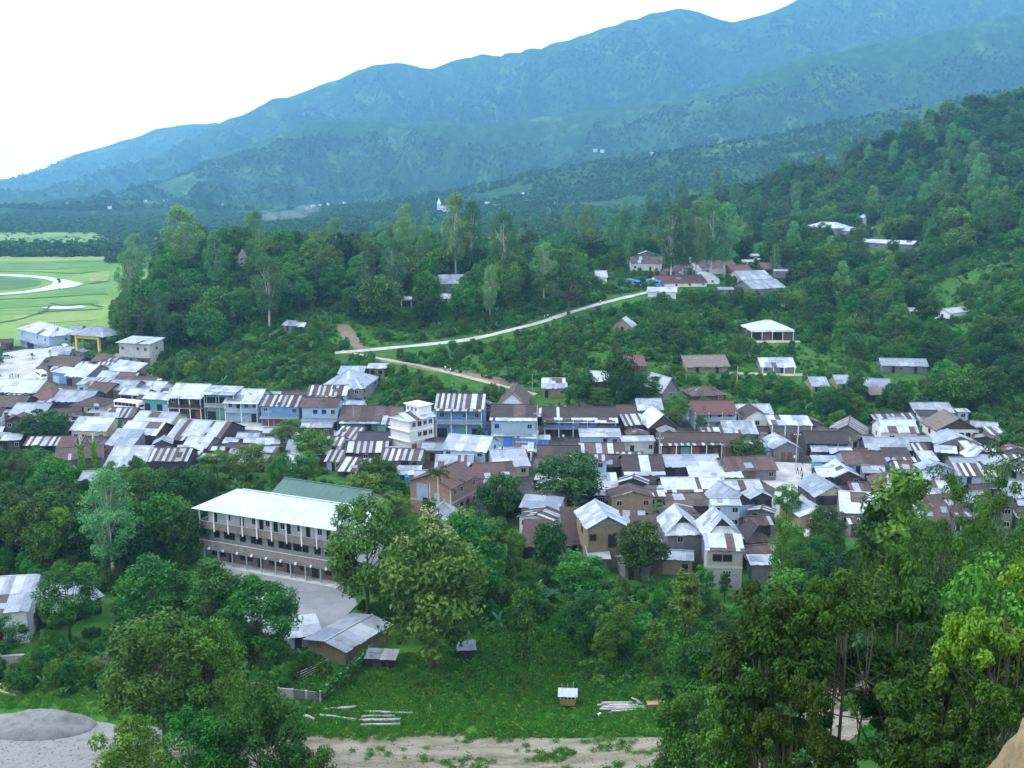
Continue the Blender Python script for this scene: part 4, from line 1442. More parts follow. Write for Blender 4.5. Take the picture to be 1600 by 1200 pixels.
H('house with wide white roof and pinkish wall near the left tree belt', 'house', 'house', (113, 692), (166, 693), 672, ('x', 652), 'wall_cream', 'white', 'WWdW', '', 'W')
H('house with brown timber front under a wide pale roof', 'house', 'house', (190, 697), (244, 699), 678, ('x', 659), 'wall_wood', 'white', 'dWRd', '', 'W')
H('large shed with rust and white striped roof above a white eave', 'shed', 'shed', (262, 699), (340, 703), 687, ('x', 657), 'wall_dark', 'whitestripe', 'd.d.O')
H('open-sided shelter with striped roof on pale posts beside the dark tree', 'shelter', 'shelter', (40, 706), (106, 706), 695, ('x', 677), 'wall_wood', 'stripe', '', posts='open', dep=6)
H('timber house with rusty grey roof behind the creeper-covered pole', 'house', 'house', (90, 734), (160, 728), 716, ('x', 692), 'wall_grey', 'rust', 'd.W', '', 'W', dep=8)
H('bright white roofed house with white walls half hidden by trees', 'house', 'house', (166, 744), (224, 744), 728, ('x', 697), 'wall_white', 'white', 'W.W', '', 'W')
H('shed with orange rust and white striped roof beside the bright white roof', 'shed', 'shed', (237, 742), (292, 742), 719, ('x', 700), 'wall_dark', 'stripe', 'd.d')
H('small hut with pale roof at the edge of the left trees', 'hut', 'hut', (126, 760), (156, 760), 750, ('x', 737), 'wall_grey', 'white', 'd')
H('small white roof among trees below the large striped shed', 'shed', 'shed', (288, 712), (322, 714), 698, ('x', 682), 'wall_grey', 'white', 'd')
# main street, middle
H('big house with shiny white pyramid roof at the foot of the wooded hill', 'house', 'house', (500, 630), (566, 634), 606, ('h', 577), 'wall_grey', 'pale', 'O.W.O', 'WWWW', 'kWk')
H('striped lean-to house standing against the front of the pyramid roof', 'house', 'house', (482, 637), (540, 638), 617, ('x', 602), 'wall_paleblue', 'stripe', 'd.W.', 'OkOk', 'W')
H('round wooden hut with flat pale roof behind the pyramid roof', 'hut', 'hut', (577, 590), (600, 590), 575, ('s', 569), 'wall_tan', 'pale', 'kk', slope=.1, over=.8)
H('grey roofed annex close behind the pyramid roof', 'annex', 'house', (530, 600), (566, 600), 584, ('s', 573), 'wall_grey', 'zinc', 'W', slope=.2)
H('blue two-storey shop house with rust and white striped roof', 'shop_house', 'house', (409, 666), (468, 667), 634, ('x', 617), 'wall_blue', 'stripe', 'RRR', 'W..W', '', awning=(1.3, 'bluegrey'))
H('white two-storey shop house with dark roof and blue windows', 'shop_house', 'house', (473, 671), (528, 672), 635, ('x', 621), 'wall_paleblue', 'brown', 'GOGO', '.wwW', '', awning=(2.0, 'zinc'))
H('green fronted shop with dark roof crossed by one white strip', 'shop', 'shop', (532, 677), (594, 678), 657, ('x', 634), 'wall_green', 'brown', 'GdGOG', '', '', awning=(1.5, 'patch'))
H('rust roofed shop between the green shop and the tall white building', 'shop', 'shop', (590, 680), (622, 681), 662, ('x', 636), 'wall_green', 'rust', 'GdG')
H('dark house at the street corner left of the blue shop house', 'house', 'house', (436, 640), (478, 640), 628, ('x', 611), 'wall_dark', 'dark', 'd.')
H('low shed with rust and white striped roof below the green shop', 'shed', 'shed', (523, 694), (556, 698), 687, ('x', 667), 'wall_dark', 'stripe', 'd.')
H('low shed with plain black roof left of the tall white building', 'shed', 'shed', (560, 702), (609, 702), 688, ('x', 675), 'wall_dark', 'tar', 'd.d')
H('shed with grey-blue roof among the trees on the near side of the street', 'shed', 'shed', (450, 718), (484, 718), 702, ('x', 687), 'wall_paleblue', 'zinc', 'W.')
H('narrow white two-storey house with striped roof and one dark window', 'house', 'house', (500, 716), (530, 718), 695, ('x', 682), 'wall_white', 'stripe', 'd.', '.W', '')
H('shed with dark striped roof and dark open front below the black roof', 'shed', 'shed', (540, 720), (603, 720), 706, ('x', 689), 'wall_dark', 'stripedark', 'O.W.O')
H('house with rust and white striped roof and white side wall below the tall white building', 'house', 'house', (596, 735), (655, 737), 718, ('x', 701), 'wall_grey', 'stripe', 'O.Od', '', 'W')
H('low shed with steep striped roof left of the pale blue lean-to', 'shed', 'shed', (528, 744), (572, 748), 736, ('x', 715), 'wall_dark', 'stripedark', 'd.')
H('pale blue flat lean-to behind the brick house', 'lean_to', 'shed', (620, 752), (654, 752), 741, ('s', 729), 'wall_paleblue', 'pale', 'd.', slope=.12)
H('two-storey house with long rusty veranda roofs and blue railing behind the white tower', 'shop_house', 'house', (682, 683), (754, 683), 637, ('x', 615), 'wall_blue', 'stripedark', 'O.GO', 'W.WW', '', balcony=(1.4, 'wall_paleblue', 'paint_white'))
H('white gable house behind the dark roofed blue shop', 'house', 'house', (779, 651), (822, 651), 633, ('y', 598, 615), 'wall_white', 'rust', '.W.', '', 'W')
H('shop house with blue shutters under a dark roof with white sheets', 'shop_house', 'house', (768, 698), (836, 698), 656, ('x', 632), 'wall_paleblue', 'darkwhite', 'PBBT', 'w..W', '', awning=(1.0, 'pale'))
H('small blue-doored stall with white roof beside the street pole', 'stall', 'stall', (806, 700), (836, 701), 684, ('s', 674), 'wall_paleblue', 'white', 'BBB', slope=.2)
H('low stall with two blue doors right of the street pole', 'stall', 'stall', (840, 699), (857, 699), 686, ('s', 682), 'wall_paleblue', 'white', 'BB', slope=.15)
H('white roofed two-storey house with dark slots along its side wall', 'house', 'house', (693, 728), (758, 733), 703, ('x', 681), 'wall_paleblue', 'white', 'WW.W', 'W..W', 'kk', dep=10)
H('shed with pale blue and rust striped roof behind the brick house', 'shed', 'shed', (682, 745), (736, 745), 730, ('x', 711), 'wall_grey', 'patch', 'd..')
H('house with grey gable roof and reddish right slope near the dark round tree', 'house', 'house', (776, 748), (826, 744), 728, ('x', 700), 'wall_cream', 'pale', 'd.W', '', 'W', dep=11)
H('low house with faded purple-brown roof in front of the grey gable house', 'house', 'house', (748, 768), (806, 764), 752, ('x', 723), 'wall_tan', 'rust', 'd.W')
# middle right
H('small open gable hut with white roof on the green slope', 'hut', 'hut', (958, 518), (986, 520), 509, ('y', 494, 498), 'wall_tan', 'white', 'd', dep=6)
H('low house with striped grey roof at the foot of the green slope', 'house', 'house', (848, 621), (884, 621), 606, ('x', 591), 'wall_tan', 'patch', 'd.W')
H('white roofed house between two dark trees on the slope', 'house', 'house', (925, 610), (950, 610), 595, ('x', 580), 'wall_wood', 'white', 'd.')
H('house with rust-red roof hidden behind the tall dark tree', 'house', 'house', (980, 580), (1008, 580), 571, ('x', 555), 'wall_wood', 'red', 'd.W')
H('long house with grey thatched roof and tan mud walls', 'longhouse', 'house', (1074, 582), (1136, 582), 571, ('x', 555), 'wall_tan', 'thatch', '.d..d.', over=.8)
H('pavilion-like house with broad white hipped roof above the green slope', 'house', 'house', (1172, 531), (1238, 531), 515, ('h', 500), 'wall_wood', 'teal', 'OROR', '', 'W', veranda=(1.2, 'pale', 'paint_white'))
H('low house with flat white roof on the terrace below the pavilion house', 'house', 'house', (1190, 583), (1241, 583), 573, ('x', 559), 'wall_grey', 'white', 'w.d.', posts='paint_white')
H('grey gable house with white roof behind the small conical tree', 'house', 'house', (1035, 626), (1060, 622), 610, ('y', 588, 591), 'wall_grey', 'white', '.W.', '', '', dep=9)
H('house with brown roof patched with pale sheets right of the grey gable house', 'house', 'house', (1082, 628), (1134, 626), 617, ('h', 603), 'wall_wood', 'rust', 'd.W')
H('white roofed grey house left of the small conical tree', 'house', 'house', (998, 662), (1034, 662), 640, ('x', 623), 'wall_grey', 'pale', 'd..W')
H('pale blue two-storey house with rust-red roof and balcony', 'house', 'house', (1084, 670), (1148, 670), 643, ('x', 626), 'wall_paleblue', 'red', 'P..d', 'WdWW', 'W', balcony=(1.0, 'wall_paleblue', 'paint_white'))
H('small dark brown roofed shed at the end of the long blue shop row', 'shed', 'shed', (966, 664), (996, 664), 647, ('x', 633), 'wall_grey', 'brown', 'O.')
H('long dark roofed shop row with blue balcony on the main street', 'shop_row', 'shop', (850, 681), (962, 681), 655, ('x', 636), 'wall_wood', 'darkwhite', 'O.O.OO.O', 'RBBPBBP.', '', balcony=(1.4, 'wall_blue', 'paint_white'))
H('small white house with dark two-tier roof at the street corner', 'house', 'house', (932, 686), (961, 686), 669, ('h', 653), 'wall_white', 'dark', 'd.W', '', 'W', slope=.6, over=.9)
H('low shop with pale blue and white roofs in front of the two-tier house', 'shop', 'shop', (908, 697), (968, 697), 682, ('s', 671), 'wall_paleblue', 'white', '.TdW', slope=.2)
H('wooden gable house with pale green-white roof facing the street', 'house', 'house', (1014, 682), (1056, 680), 666, ('y', 646, 648), 'wall_wood', 'teal', 'O.O', '', 'k', dep=9)
H('long brown roofed shop row with posts along its front', 'shop_row', 'shop', (1030, 713), (1126, 713), 690, ('x', 676), 'wall_wood', 'brown', 'DRGR.D', '', '', veranda=(1.3, 'stripedark', 'paint_white'))
H('brown roofed shop behind the bright round street tree', 'shop', 'shop', (1130, 716), (1160, 716), 696, ('x', 678), 'wall_grey', 'brown', 'R.')
H('low building with patched white roof behind the white house with dark roof', 'building', 'building', (1156, 656), (1206, 656), 646, ('x', 632), 'wall_grey', 'patch', 'd.W.')
H('white house with dark grey hipped roof and one dark window', 'house', 'house', (1166, 671), (1199, 671), 651, ('y', 636, 641), 'wall_white', 'brown', '.W.', '', 'W', dep=8)
H('low building with wide white patched roof in front of the pale blue house', 'building', 'building', (1134, 692), (1182, 692), 677, ('x', 658), 'wall_grey', 'patch', 'd.d')
H('shed with bold rust and white striped roof in the middle of town', 'shed', 'shed', (908, 718), (974, 718), 709, ('x', 692), 'wall_dark', 'stripe', '', sheet=1.4)
H('grey walled yard building with thin white roof edge', 'building', 'building', (973, 709), (1021, 709), 689, ('s', 682), 'concrete', 'white', '.d..W', slope=.1)
H('low dark roofed building behind the large dark round tree', 'building', 'building', (842, 722), (905, 722), 712, ('x', 696), 'wall_grey', 'dark', 'd.d')
H('dark roofed building with dark blue wall right of the large round tree', 'building', 'building', (916, 744), (968, 744), 728, ('x', 710), 'black_tar', 'dark', 'd..d')
H('low white roof in front of the dark blue wall', 'shed', 'shed', (938, 775), (964, 775), 765, ('s', 740), 'wall_grey', 'pale', '', slope=.15)
H('building with dark brown roof and patched skirt of white sheets', 'building', 'building', (978, 762), (1036, 762), 741, ('x', 711), 'wall_grey', 'darkwhite', '.W..d', '', '')
H('long building with pale zinc roof left end of the street crossing', 'building', 'building', (1042, 745), (1124, 745), 728, ('x', 711), 'wall_dark', 'pale', 'O.dO.O')
H('building with rusty corrugated roof at the street crossing', 'building', 'building', (1134, 753), (1212, 751), 734, ('x', 714), 'wall_grey', 'rust', 'R.R.W', '', 'W')
H('shed with two white roof sheets in front of the zinc roof', 'shed', 'shed', (1080, 758), (1158, 760), 745, ('s', 730), 'wall_grey', 'white', 'dW.d', slope=.12)
H('long shed with white ribbed roof and rusty front below it', 'shed', 'shed', (1040, 781), (1134, 781), 767, ('x', 746), 'wall_grey', 'whitestripe', 'W.W.WW', sheet=.9)
H('low lean-to with rust-brown corrugated roof below the white ribbed roof', 'lean_to', 'shed', (1044, 802), (1134, 802), 790, ('s', 773), 'wall_wood', 'rust', '', slope=.12)
H('house with blue-grey gable roof and white sheet front near the lane', 'house', 'house', (1136, 812), (1178, 808), 790, ('y', 755, 772), 'wall_paleblue', 'zinc', 'P..', '', 'k', dep=9, gable='wall_dark')
H('house with bright white gable roof above a tan wall', 'house', 'house', (918, 888), (978, 886), 823, ('y', 779, 807), 'wall_tan', 'white', '.W.d', 'k.O.', 'k', dep=9, gable='wall_grey')
H('small lean-to with white sheet roof at the corner of the tan house', 'lean_to', 'shed', (922, 893), (950, 893), 872, ('s', 850), 'wall_grey', 'white', 'd', slope=.25)
H('narrow house with steep dark rust roof left of the bright white gable', 'house', 'house', (884, 868), (910, 868), 848, ('s', 796), 'wall_grey', 'brown', 'd', slope=.6)
H('small dark roofed shed behind the bananas', 'shed', 'shed', (952, 797), (984, 797), 781, ('x', 766), 'wall_grey', 'brown', 'd.')
H('tiny white roofed shed beside the bananas', 'shed', 'shed', (1012, 783), (1038, 783), 768, ('s', 762), 'wall_wood', 'white', 'd.', slope=.2)
H('left one of two joined white gabled houses, blue-grey front wall', 'house', 'house', (1042, 880), (1094, 880), 832, ('j', 788, 812), 'wall_grey', 'white', '.d..', '.W..', '', gable='wall_dark')
H('dark grey gable hut right of the three-level concrete house', 'hut', 'hut', (1168, 862), (1206, 860), 843, ('j', 812, 826), 'wall_tan', 'dark', '.d.', gable='wall_dark')
H('grey hut with white roof at the edge of the foreground trees', 'hut', 'hut', (1174, 918), (1214, 918), 881, ('s', 869), 'wall_grey', 'white', '.W', '', '', slope=.2)
# right side
H('house with blue-grey roof highest in the right part of town', 'house', 'house', (1430, 659), (1488, 659), 644, ('x', 629), 'wall_dark', 'zinc', 'dO.W')
H('small pale blue annex with flat white roof at the dark forest edge', 'annex', 'house', (1496, 657), (1512, 657), 643, ('s', 640), 'wall_paleblue', 'white', 'W', slope=.1)
H('long dark roofed shed with thin white stripes behind the white roofed house', 'shed', 'shed', (1370, 668), (1432, 666), 658, ('x', 646), 'wall_dark', 'stripedark', 'd.')
H('white walled house with plain white roof in the right part of town', 'house', 'house', (1376, 693), (1432, 695), 675, ('x', 656), 'wall_white', 'white', '.W.kk', '', 'W')
H('house with weathered thatched gable above white slatted wall', 'house', 'house', (1463, 690), (1528, 690), 671, ('y', 645, 653), 'wall_white', 'thatch', 'kkkkkk', '', 'k', dep=9, gable='wall_wood')
H('house with rust and white striped gable roof behind the long dark roof', 'house', 'house', (1296, 684), (1352, 690), 680, ('y', 650, 664), 'wall_grey', 'stripe', 'd.', '', 'W', dep=10)
H('long low building with plain dark roof beside the lane crossing', 'building', 'building', (1260, 712), (1324, 714), 692, ('x', 674), 'wall_dark', 'dark', 'O.O.d')
H('open dark shed with wide pale blue roof in the right part of town', 'shed', 'shed', (1354, 718), (1420, 720), 702, ('x', 684), 'wall_dark', 'pale', 'O.O.O')
H('grey house with pale low gable roof below the slatted house', 'house', 'house', (1464, 712), (1530, 712), 694, ('y', 674, 682), 'wall_grey', 'pale', 'k.k.k', '', 'k', dep=7)
H('small white shed roof beside the dark bush on the right', 'shed', 'shed', (1442, 732), (1464, 732), 720, ('s', 706), 'wall_grey', 'white', '', slope=.2)
H('pale roofed house half hidden by foreground leaves on the right', 'house', 'house', (1518, 738), (1556, 738), 718, ('j', 695, 706), 'wall_grey', 'pale', '.W.', gable='wall_dark')
H('small gable shop with pale blue roof at the lane crossing', 'shop', 'shop', (1208, 720), (1248, 719), 700, ('y', 682, 690), 'wall_grey', 'pale', '.DD.', '', '', dep=8)
H('teal fronted stall left of the small gable shop', 'stall', 'stall', (1196, 717), (1212, 718), 704, ('s', 690), 'wall_teal', 'zinc', 'T', slope=.3)
H('building with flat patched roof and white posts above the lane crossing', 'building', 'building', (1204, 689), (1266, 691), 664, ('s', 650), 'wall_grey', 'patch', 'R.R.', '', 'W', slope=.1, posts='paint_white')
H('low brown roofed building with pale blue wall and shop fronts', 'building', 'building', (1322, 742), (1382, 742), 725, ('x', 705), 'wall_paleblue', 'brown', 'Bd.wO')
H('turquoise shop stall beside the white crossing', 'stall', 'stall', (1272, 737), (1318, 738), 721, ('s', 713), 'wall_teal', 'zinc', 'TO.T', slope=.15)
H('open house with bright white L-shaped gable roof', 'house', 'house', (1304, 758), (1344, 758), 745, ('y', 720, 736), 'wall_wood', 'white', 'd.W', '', 'k', dep=9)
H('white roofed wing on the lane side of the L-shaped roof', 'wing', 'house', (1280, 756), (1306, 756), 744, ('x', 730), 'wall_wood', 'white', 'O.')
H('grey gable house with a striped gable front beside the lane', 'house', 'house', (1274, 790), (1326, 788), 774, ('y', 747, 760), 'wall_dark', 'zinc', 'd.W', '', 'k', dep=9, gable='wall_cream')
H('tan house with pale blue gable roof at the lower end of the lane', 'house', 'house', (1250, 828), (1296, 824), 804, ('y', 776, 797), 'wall_tan', 'pale', '.W.d', '', '', dep=8)
H('large building with broad plain white roof above the foreground trees', 'building', 'building', (1314, 826), (1432, 834), 803, ('x', 771), 'wall_grey', 'white', 'W.W.WW.d', '', '')
H('house with brown two-step hipped roof left of the slatted white roof', 'house', 'house', (1370, 782), (1420, 784), 762, ('h', 735), 'wall_wood', 'rust', 'd.W', '', '', slope=.6, over=.8)
H('shed with white roof sheets and one dark slatted corner', 'shed', 'shed', (1430, 776), (1478, 776), 762, ('x', 738), 'wall_grey', 'patch', 'd.W')
H('small brown roofed shed with one white sheet beside the broad white roof', 'shed', 'shed', (1334, 784), (1360, 784), 772, ('x', 754), 'wall_wood', 'rust', 'd')
H('small hut with blue-grey tent-like roof on the slope', 'hut', 'hut', (1270, 612), (1294, 612), 603, ('x', 589), 'wall_tan', 'zinc', 'd.')
H('small hut with pale roof partly covered by bushes on the slope', 'hut', 'hut', (1308, 610), (1328, 610), 599, ('x', 586), 'wall_tan', 'zinc', 'd')
H('long low hut with grey thatched gable end at the top of the lane', 'hut', 'hut', (1350, 617), (1388, 620), 603, ('x', 587), 'wall_grey', 'zinc', 'd.W', '', 'W', dep=7)
H('pale house with twin roofs and tan gable end by the dark forest', 'house', 'house', (1378, 582), (1448, 584), 571, ('x', 559), 'wall_grey', 'zinc', '.dW.d.', '', 'k', dep=7)
H('open stall with dark thatched roof and white cloth below the thatched hut', 'stall', 'stall', (1360, 628), (1392, 628), 616, ('s', 605), 'wall_dark', 'thatch', 'O.', slope=.25)
# upper town on the saddle and the far houses
H('long white house with red roof at the top of the hill road', 'house', 'house', (1030, 448), (1104, 448), 442, ('x', 430), 'wall_white', 'red', 'W.d.W.W', '', 'W')
H('white walled enclosure house at the bend of the hill road', 'house', 'house', (1012, 464), (1056, 467), 456, ('s', 449), 'wall_white', 'white', '.d..', slope=.1)
H('house with rust and white roof left of the tall pale-trunked trees', 'house', 'house', (986, 424), (1034, 424), 411, ('x', 401), 'wall_white', 'rust', 'W.d.')
H('pink-red roofed house behind the tall pale-trunked trees', 'house', 'house', (1096, 428), (1152, 428), 418, ('x', 406), 'wall_white', 'red', 'W.d')
H('white gable house behind the round tree at the top of the hill road', 'house', 'house', (1102, 444), (1124, 444), 436, ('y', 424, 427), 'wall_white', 'white', '.W.')
H('dark red roofed house in the upper town', 'house', 'house', (1146, 434), (1176, 434), 424, ('x', 414), 'wall_wood', 'red', 'd.W')
H('upper town house with blue and white roof', 'house', 'house', (1160, 447), (1206, 447), 436, ('x', 423), 'wall_white', 'pale', 'W.d.')
H('grey roofed open building below the blue and white roof', 'building', 'building', (1176, 464), (1226, 464), 450, ('x', 437), 'wall_grey', 'zinc', 'O.OW')
H('brown roofed house at the right end of the upper town', 'house', 'house', (1194, 428), (1222, 428), 420, ('x', 410), 'wall_wood', 'brown', 'd.W')
H('white house with curved white roof on the saddle behind the wooded hill', 'house', 'house', (812, 360), (832, 360), 353, ('y', 344, 347), 'wall_grey', 'pale', 'W.W', dep=7)
H('white roofed house among the trees of the upper hill', 'house', 'house', (728, 392), (756, 392), 379, ('x', 370), 'wall_white', 'white', 'W.d')
H('house with broad grey-white roof in the hilltop trees', 'house', 'house', (688, 456), (738, 456), 443, ('x', 429), 'wall_grey', 'pale', 'd.W.')
H('white house at the edge of the rain tree', 'house', 'house', (930, 444), (948, 444), 433, ('x', 423), 'wall_white', 'white', 'd')
H('narrow tall white house showing between trees on the wooded hill', 'house', 'house', (370, 416), (386, 416), 402, ('y', 387, 392), 'wall_white', 'white', 'W', 'W', '', dep=6)
H('small open-sided roof under the trees of the wooded hill', 'shelter', 'shelter', (627, 479), (643, 479), 468, ('s', 464), 'wall_white', 'white', 'O', slope=.2)
H('white hut partly hidden behind the round bush on the wooded hill', 'hut', 'hut', (690, 474), (704, 474), 466, ('x', 459), 'wall_white', 'white', 'd')
H('left one of two tiny grey sheds standing together in the hillside trees', 'shed', 'shed', (442, 517), (457, 517), 508, ('x', 501), 'wall_grey', 'pale', 'd')
H('right one of two tiny grey sheds standing together in the hillside trees', 'shed', 'shed', (460, 518), (474, 518), 510, ('x', 504), 'wall_grey', 'pale', 'd')
H('two-storey school-like building with white hipped roof high on the right', 'school', 'school', (1256, 372), (1306, 372), 355, ('h', 347), 'wall_grey', 'white', 'WWWWW', 'WWWWW')
H('lower wing with flat pale roof beside the high school building', 'wing', 'building', (1310, 371), (1355, 371), 361, ('x', 355), 'wall_grey', 'pale', 'dWdWd')
H('very long low building with thin white roof below the school wing', 'building', 'building', (1345, 388), (1426, 388), 380, ('x', 375), 'wall_grey', 'white', 'd.W.d.W.')
H('small white house behind the high school building', 'house', 'house', (1322, 356), (1338, 356), 344, ('x', 335), 'wall_white', 'white', 'WW')
H('white gable roof deep in the dark forest on the right', 'house', 'house', (1460, 498), (1484, 498), 488, ('y', 479, 483), 'wall_white', 'white', 'd')
H('tiny white house left of the gable roof in the dark forest', 'house', 'house', (1418, 492), (1431, 492), 486, ('x', 481), 'wall_white', 'white', 'd')
H('white house on the saddle half hidden by pale trees', 'house', 'house', (1176, 372), (1192, 372), 362, ('x', 355), 'wall_white', 'white', 'W')
# houses at the lower left and bottom
H('white house with patched rust and white roof at the lower left edge', 'house', 'house', (-8, 1010), (46, 1004), 955, ('s', 924), 'wall_white', 'patch', 'd.W', '', 'W', slope=.22, dep=8)
H('long house with white and rust roof behind the lower left white house', 'house', 'house', (-60, 965), (44, 958), 934, ('x', 914), 'wall_white', 'patch', 'W.d', '', '', dep=8)
H('long narrow shed with grey patched roof under the left tree belt', 'shed', 'shed', (76, 985), (160, 958), 944, ('s', 925), 'wall_dark', 'zinc', 'O.O.O', '', '', slope=.2, dep=6)
H('white sheet roof shelter beside the school yard', 'shelter', 'shelter', (455, 1014), (500, 1008), 992, ('s', 965), 'wall_paleblue', 'white', 'd.', '', '', slope=.08)
# yellow-pillared gate hall near the fields, white tower, brick house, school, concrete house: built below with their own shapes
# ------------------------------------------------------------------ buildings with shapes of their own
RM = [MAT[n_] for n_ in ROOFMATS]


def frame_at(p, q):
    A, B = ground(*p), ground(*q)
    d = B - A
    return A, math.hypot(d.x, d.y), math.atan2(d.y, d.x), min(A.z, B.z)


def protect(root, W, D, Ht):
    bpy.context.view_layer.update()
    M = Matrix.Translation(root.location) @ Matrix.Rotation(root.rotation_euler.z, 4, 'Z')
    cs = [M @ Vector((x, y, z)) for x in (0, W) for y in (0, D) for z in (0, Ht)]
    pp = [proj(*c) for c in cs]
    c = M @ Vector((W / 2, D / 2, 0))
    PROTECT.append((min(a[0] for a in pp), max(a[0] for a in pp), min(a[1] for a in pp), max(a[1] for a in pp), c.y - D / 2, c.x, max(W, D)))


def school():
    A, W, rz, zb = frame_at((330, 874), (535, 911))
    root = empty('school', (A.x, A.y, zb), rz, 'long three-storey school with pale teal roof and stained balcony walls above the grey yard', 'school')
    Ht = height_at(A.x, A.y, zb, 787)
    z1, z2 = Ht * .315, Ht * .655
    fd, D = 1.7, 9.0
    for nm, z0, za, mt, lb in (('wall', -2, z1 - .12, 'wall_pink', 'faded pink ground floor wall'), ('wall', z1, z2 - .12, 'block', 'bare grey block wall of the middle floor'), ('wall', z2, Ht, 'wall_white', 'white top floor wall')):
        mb = MB(); mb.box(0, W, 0, D, z0, za); o = mb.build(nm, MAT[mt], root); o['label'] = lb
    for z, nm in ((z1, 'floor_slab'), (z2, 'floor_slab')):
        mb = MB(); mb.box(-.6, W + .3, -fd, D - .05, z - .117, z - .003); mb.build(nm, MAT['concrete'], root)
        mb = MB(); mb.box(-.6, W + .32, -fd - .12, -fd, z - .3, z + 1.0)
        mb.box(-.72, -.6, -fd - .12, 1.2, z - .3, z + 1.0)
        mb.build('balcony_wall', MAT['concrete_stained'], root)
        mb = MB(); mb.box(-.75, W + .36, -fd - .17, -fd + .03, z + 1.003, z + 1.07); mb.build('balcony_coping', MAT['concrete'], root)
        bm_ = MB(); bm_.box(0, .5, -.9, 0, -.35, 0); bme = bm_.mesh('floor_beam', MAT['wall_dark'])
        for i in range(9): link('floor_beam', bme, root, (W * (i + .3) / 9, -.02, z - .12))
    nb = 9
    pg = MB(); pg.box(-.1, .1, -.1, .1, -1.5, z1 - .3); pgm = pg.mesh('post', MAT['paint_teal'])
    pt = MB(); pt.box(-.09, .09, -.09, .09, -.55, Ht - z2 - .2); ptm = pt.mesh('post', MAT['paint_white'])
    sp = MB(); sp.box(-.16, .16, -.3, .0, -.18, .16); spm = sp.mesh('drain_spout', MAT['paint_white'])
    for i in range(nb + 1):
        x = .05 + (W - .1) * i / nb
        link('post', pgm, root, (x, -fd + .1, 0))
        link('post', ptm, root, (x - .3, -fd - .22, z2))
        if i < nb: link('drain_spout', spm, root, (x + W / nb * .45, -fd - .13, z1 - .28))
    mb = MB(); mb.box(0, W, -fd + .03, -fd + .17, z1 - .62, z1 - .42); mb.build('rail_beam', MAT['paint_teal'], root)
    mb = MB(); mb.box(-.5, W + .3, -fd - .6, 0, -1.5, .12); mb.build('plinth', MAT['concrete'], root)

    def hole(x, w, z, h, dbl=False, fm='wall_wood'):
        o = link('window', uw(fm), root, (x, -.03, z), None, (w, .12, h)); link('pane', ub('glass_dark'), o, (.06, 0, .06), None, (.88, .55, .88))

    u = W / 36.0
    for x, w, k in ((.6, 1.7, 0), (2.7, 1.7, 0), (5.3, 1.4, 1), (8.5, 1.6, 0), (10.4, 1.6, 0), (13.4, 1.4, 1), (16.6, 1.6, 0), (18.5, 1.6, 0), (21.4, 1.5, 1), (25, 1.8, 0), (28.2, 1.6, 1), (31.6, 1.6, 0)):
        if k: link('door', ub('interior_shade'), root, (x * u, -.03, .12), None, (w * u, .1, 2.1))  # dark door panel, the room's shade is put into its colour
        else: hole(x * u, w * u, .9, 1.3)
    for x, w in ((1.4, 1.5), (4.2, 1.5), (5.8, 1.4), (8.8, 1.6), (11.8, 3.1), (16.5, 1.6), (19.4, 3.4), (23.4, 2.2), (25.9, 1.5), (29, 1.6), (31.8, 1.6)):
        hole(x * u, w * u, z1 + 1.05, 1.35)
    for i, x in enumerate((1.4, 5.2, 9, 12.3, 14.4, 16.1, 18.3, 20.1, 21.8, 24.6, 27, 30, 32.4)):
        if i % 2: hole(x * u, 1.3 * u, z2 + .95, 1.25, fm='paint_white')
        else: link('door', ub('interior_shade'), root, (x * u, -.03, z2 + .05), None, (1.05 * u, .1, 2.05))  # flat panel again, coloured as the shade behind the door
    # roof: hip at the left end, plain edge at the right
    e0, e1 = -fd - .8, D + .6
    yr = (e0 + e1) / 2; zr = Ht + 2.1
    rb = MB()
    th = .05
    n = 26
    xl = 4.6
    for i in range(n):
        a, b = i / n, (i + 1) / n
        lo = [-1.5 + (W + 2.2) * t for t in (a, b)]; hi = [xl + (W + .7 - xl) * t for t in (a, b)]
        dz = .03 * (i % 2)
        rb.slab((lo[0], e0, Ht - .25 + dz), (lo[1], e0, Ht - .25 + dz), (hi[1], yr, zr + dz), (hi[0], yr, zr + dz), th)
        rb.slab((lo[1], e1, Ht - .25 + dz), (lo[0], e1, Ht - .25 + dz), (hi[0], yr, zr + dz), (hi[1], yr, zr + dz), th)
    rb.slab((-1.5, e1, Ht - .25), (-1.5, e0, Ht - .25), (xl, yr - .02, zr), (xl, yr + .02, zr), th)
    rb.bar((xl, yr, zr + .06), (W + .75, yr, zr + .06), .4, 0, .08)
    ro = rb.build('roof', MAT['tin_teal'], root)
    mb = MB(); mb.quad([(W, 0, Ht), (W, D, Ht), (W, yr, zr - .1)]); mb.build('gable', MAT['wall_white'], root)
    mb = MB(); mb.box(W + .003, W + 3.6, .8, D - 1, -2, Ht - .5); tw = mb.build('stair_block', MAT['wall_white'], root)
    mb = MB(); mb.box(W + .02, W + 4.2, .2, D - .4, Ht - .497, Ht - .25); mb.slab((W + .03, .2, Ht - .2), (W + 4.2, .2, Ht - .2), (W + 4.0, D / 2, Ht + .8), (W + .03, D / 2, Ht + .8), .05)
    mb.slab((W + 4.2, D - .4, Ht - .2), (W + .03, D - .4, Ht - .2), (W + .03, D / 2, Ht + .8), (W + 4.0, D / 2, Ht + .8), .05)
    mb.build('stair_roof', MAT['tin_teal'], tw)
    protect(root, W, D, Ht + 1)


school()
H('hall with dull green roof close behind the school', 'hall', 'hall', (430, 826), (557, 848), 783, ('x', 757), 'wall_cream', 'green', 'W.W.W.W', '', 'W', over=.9)


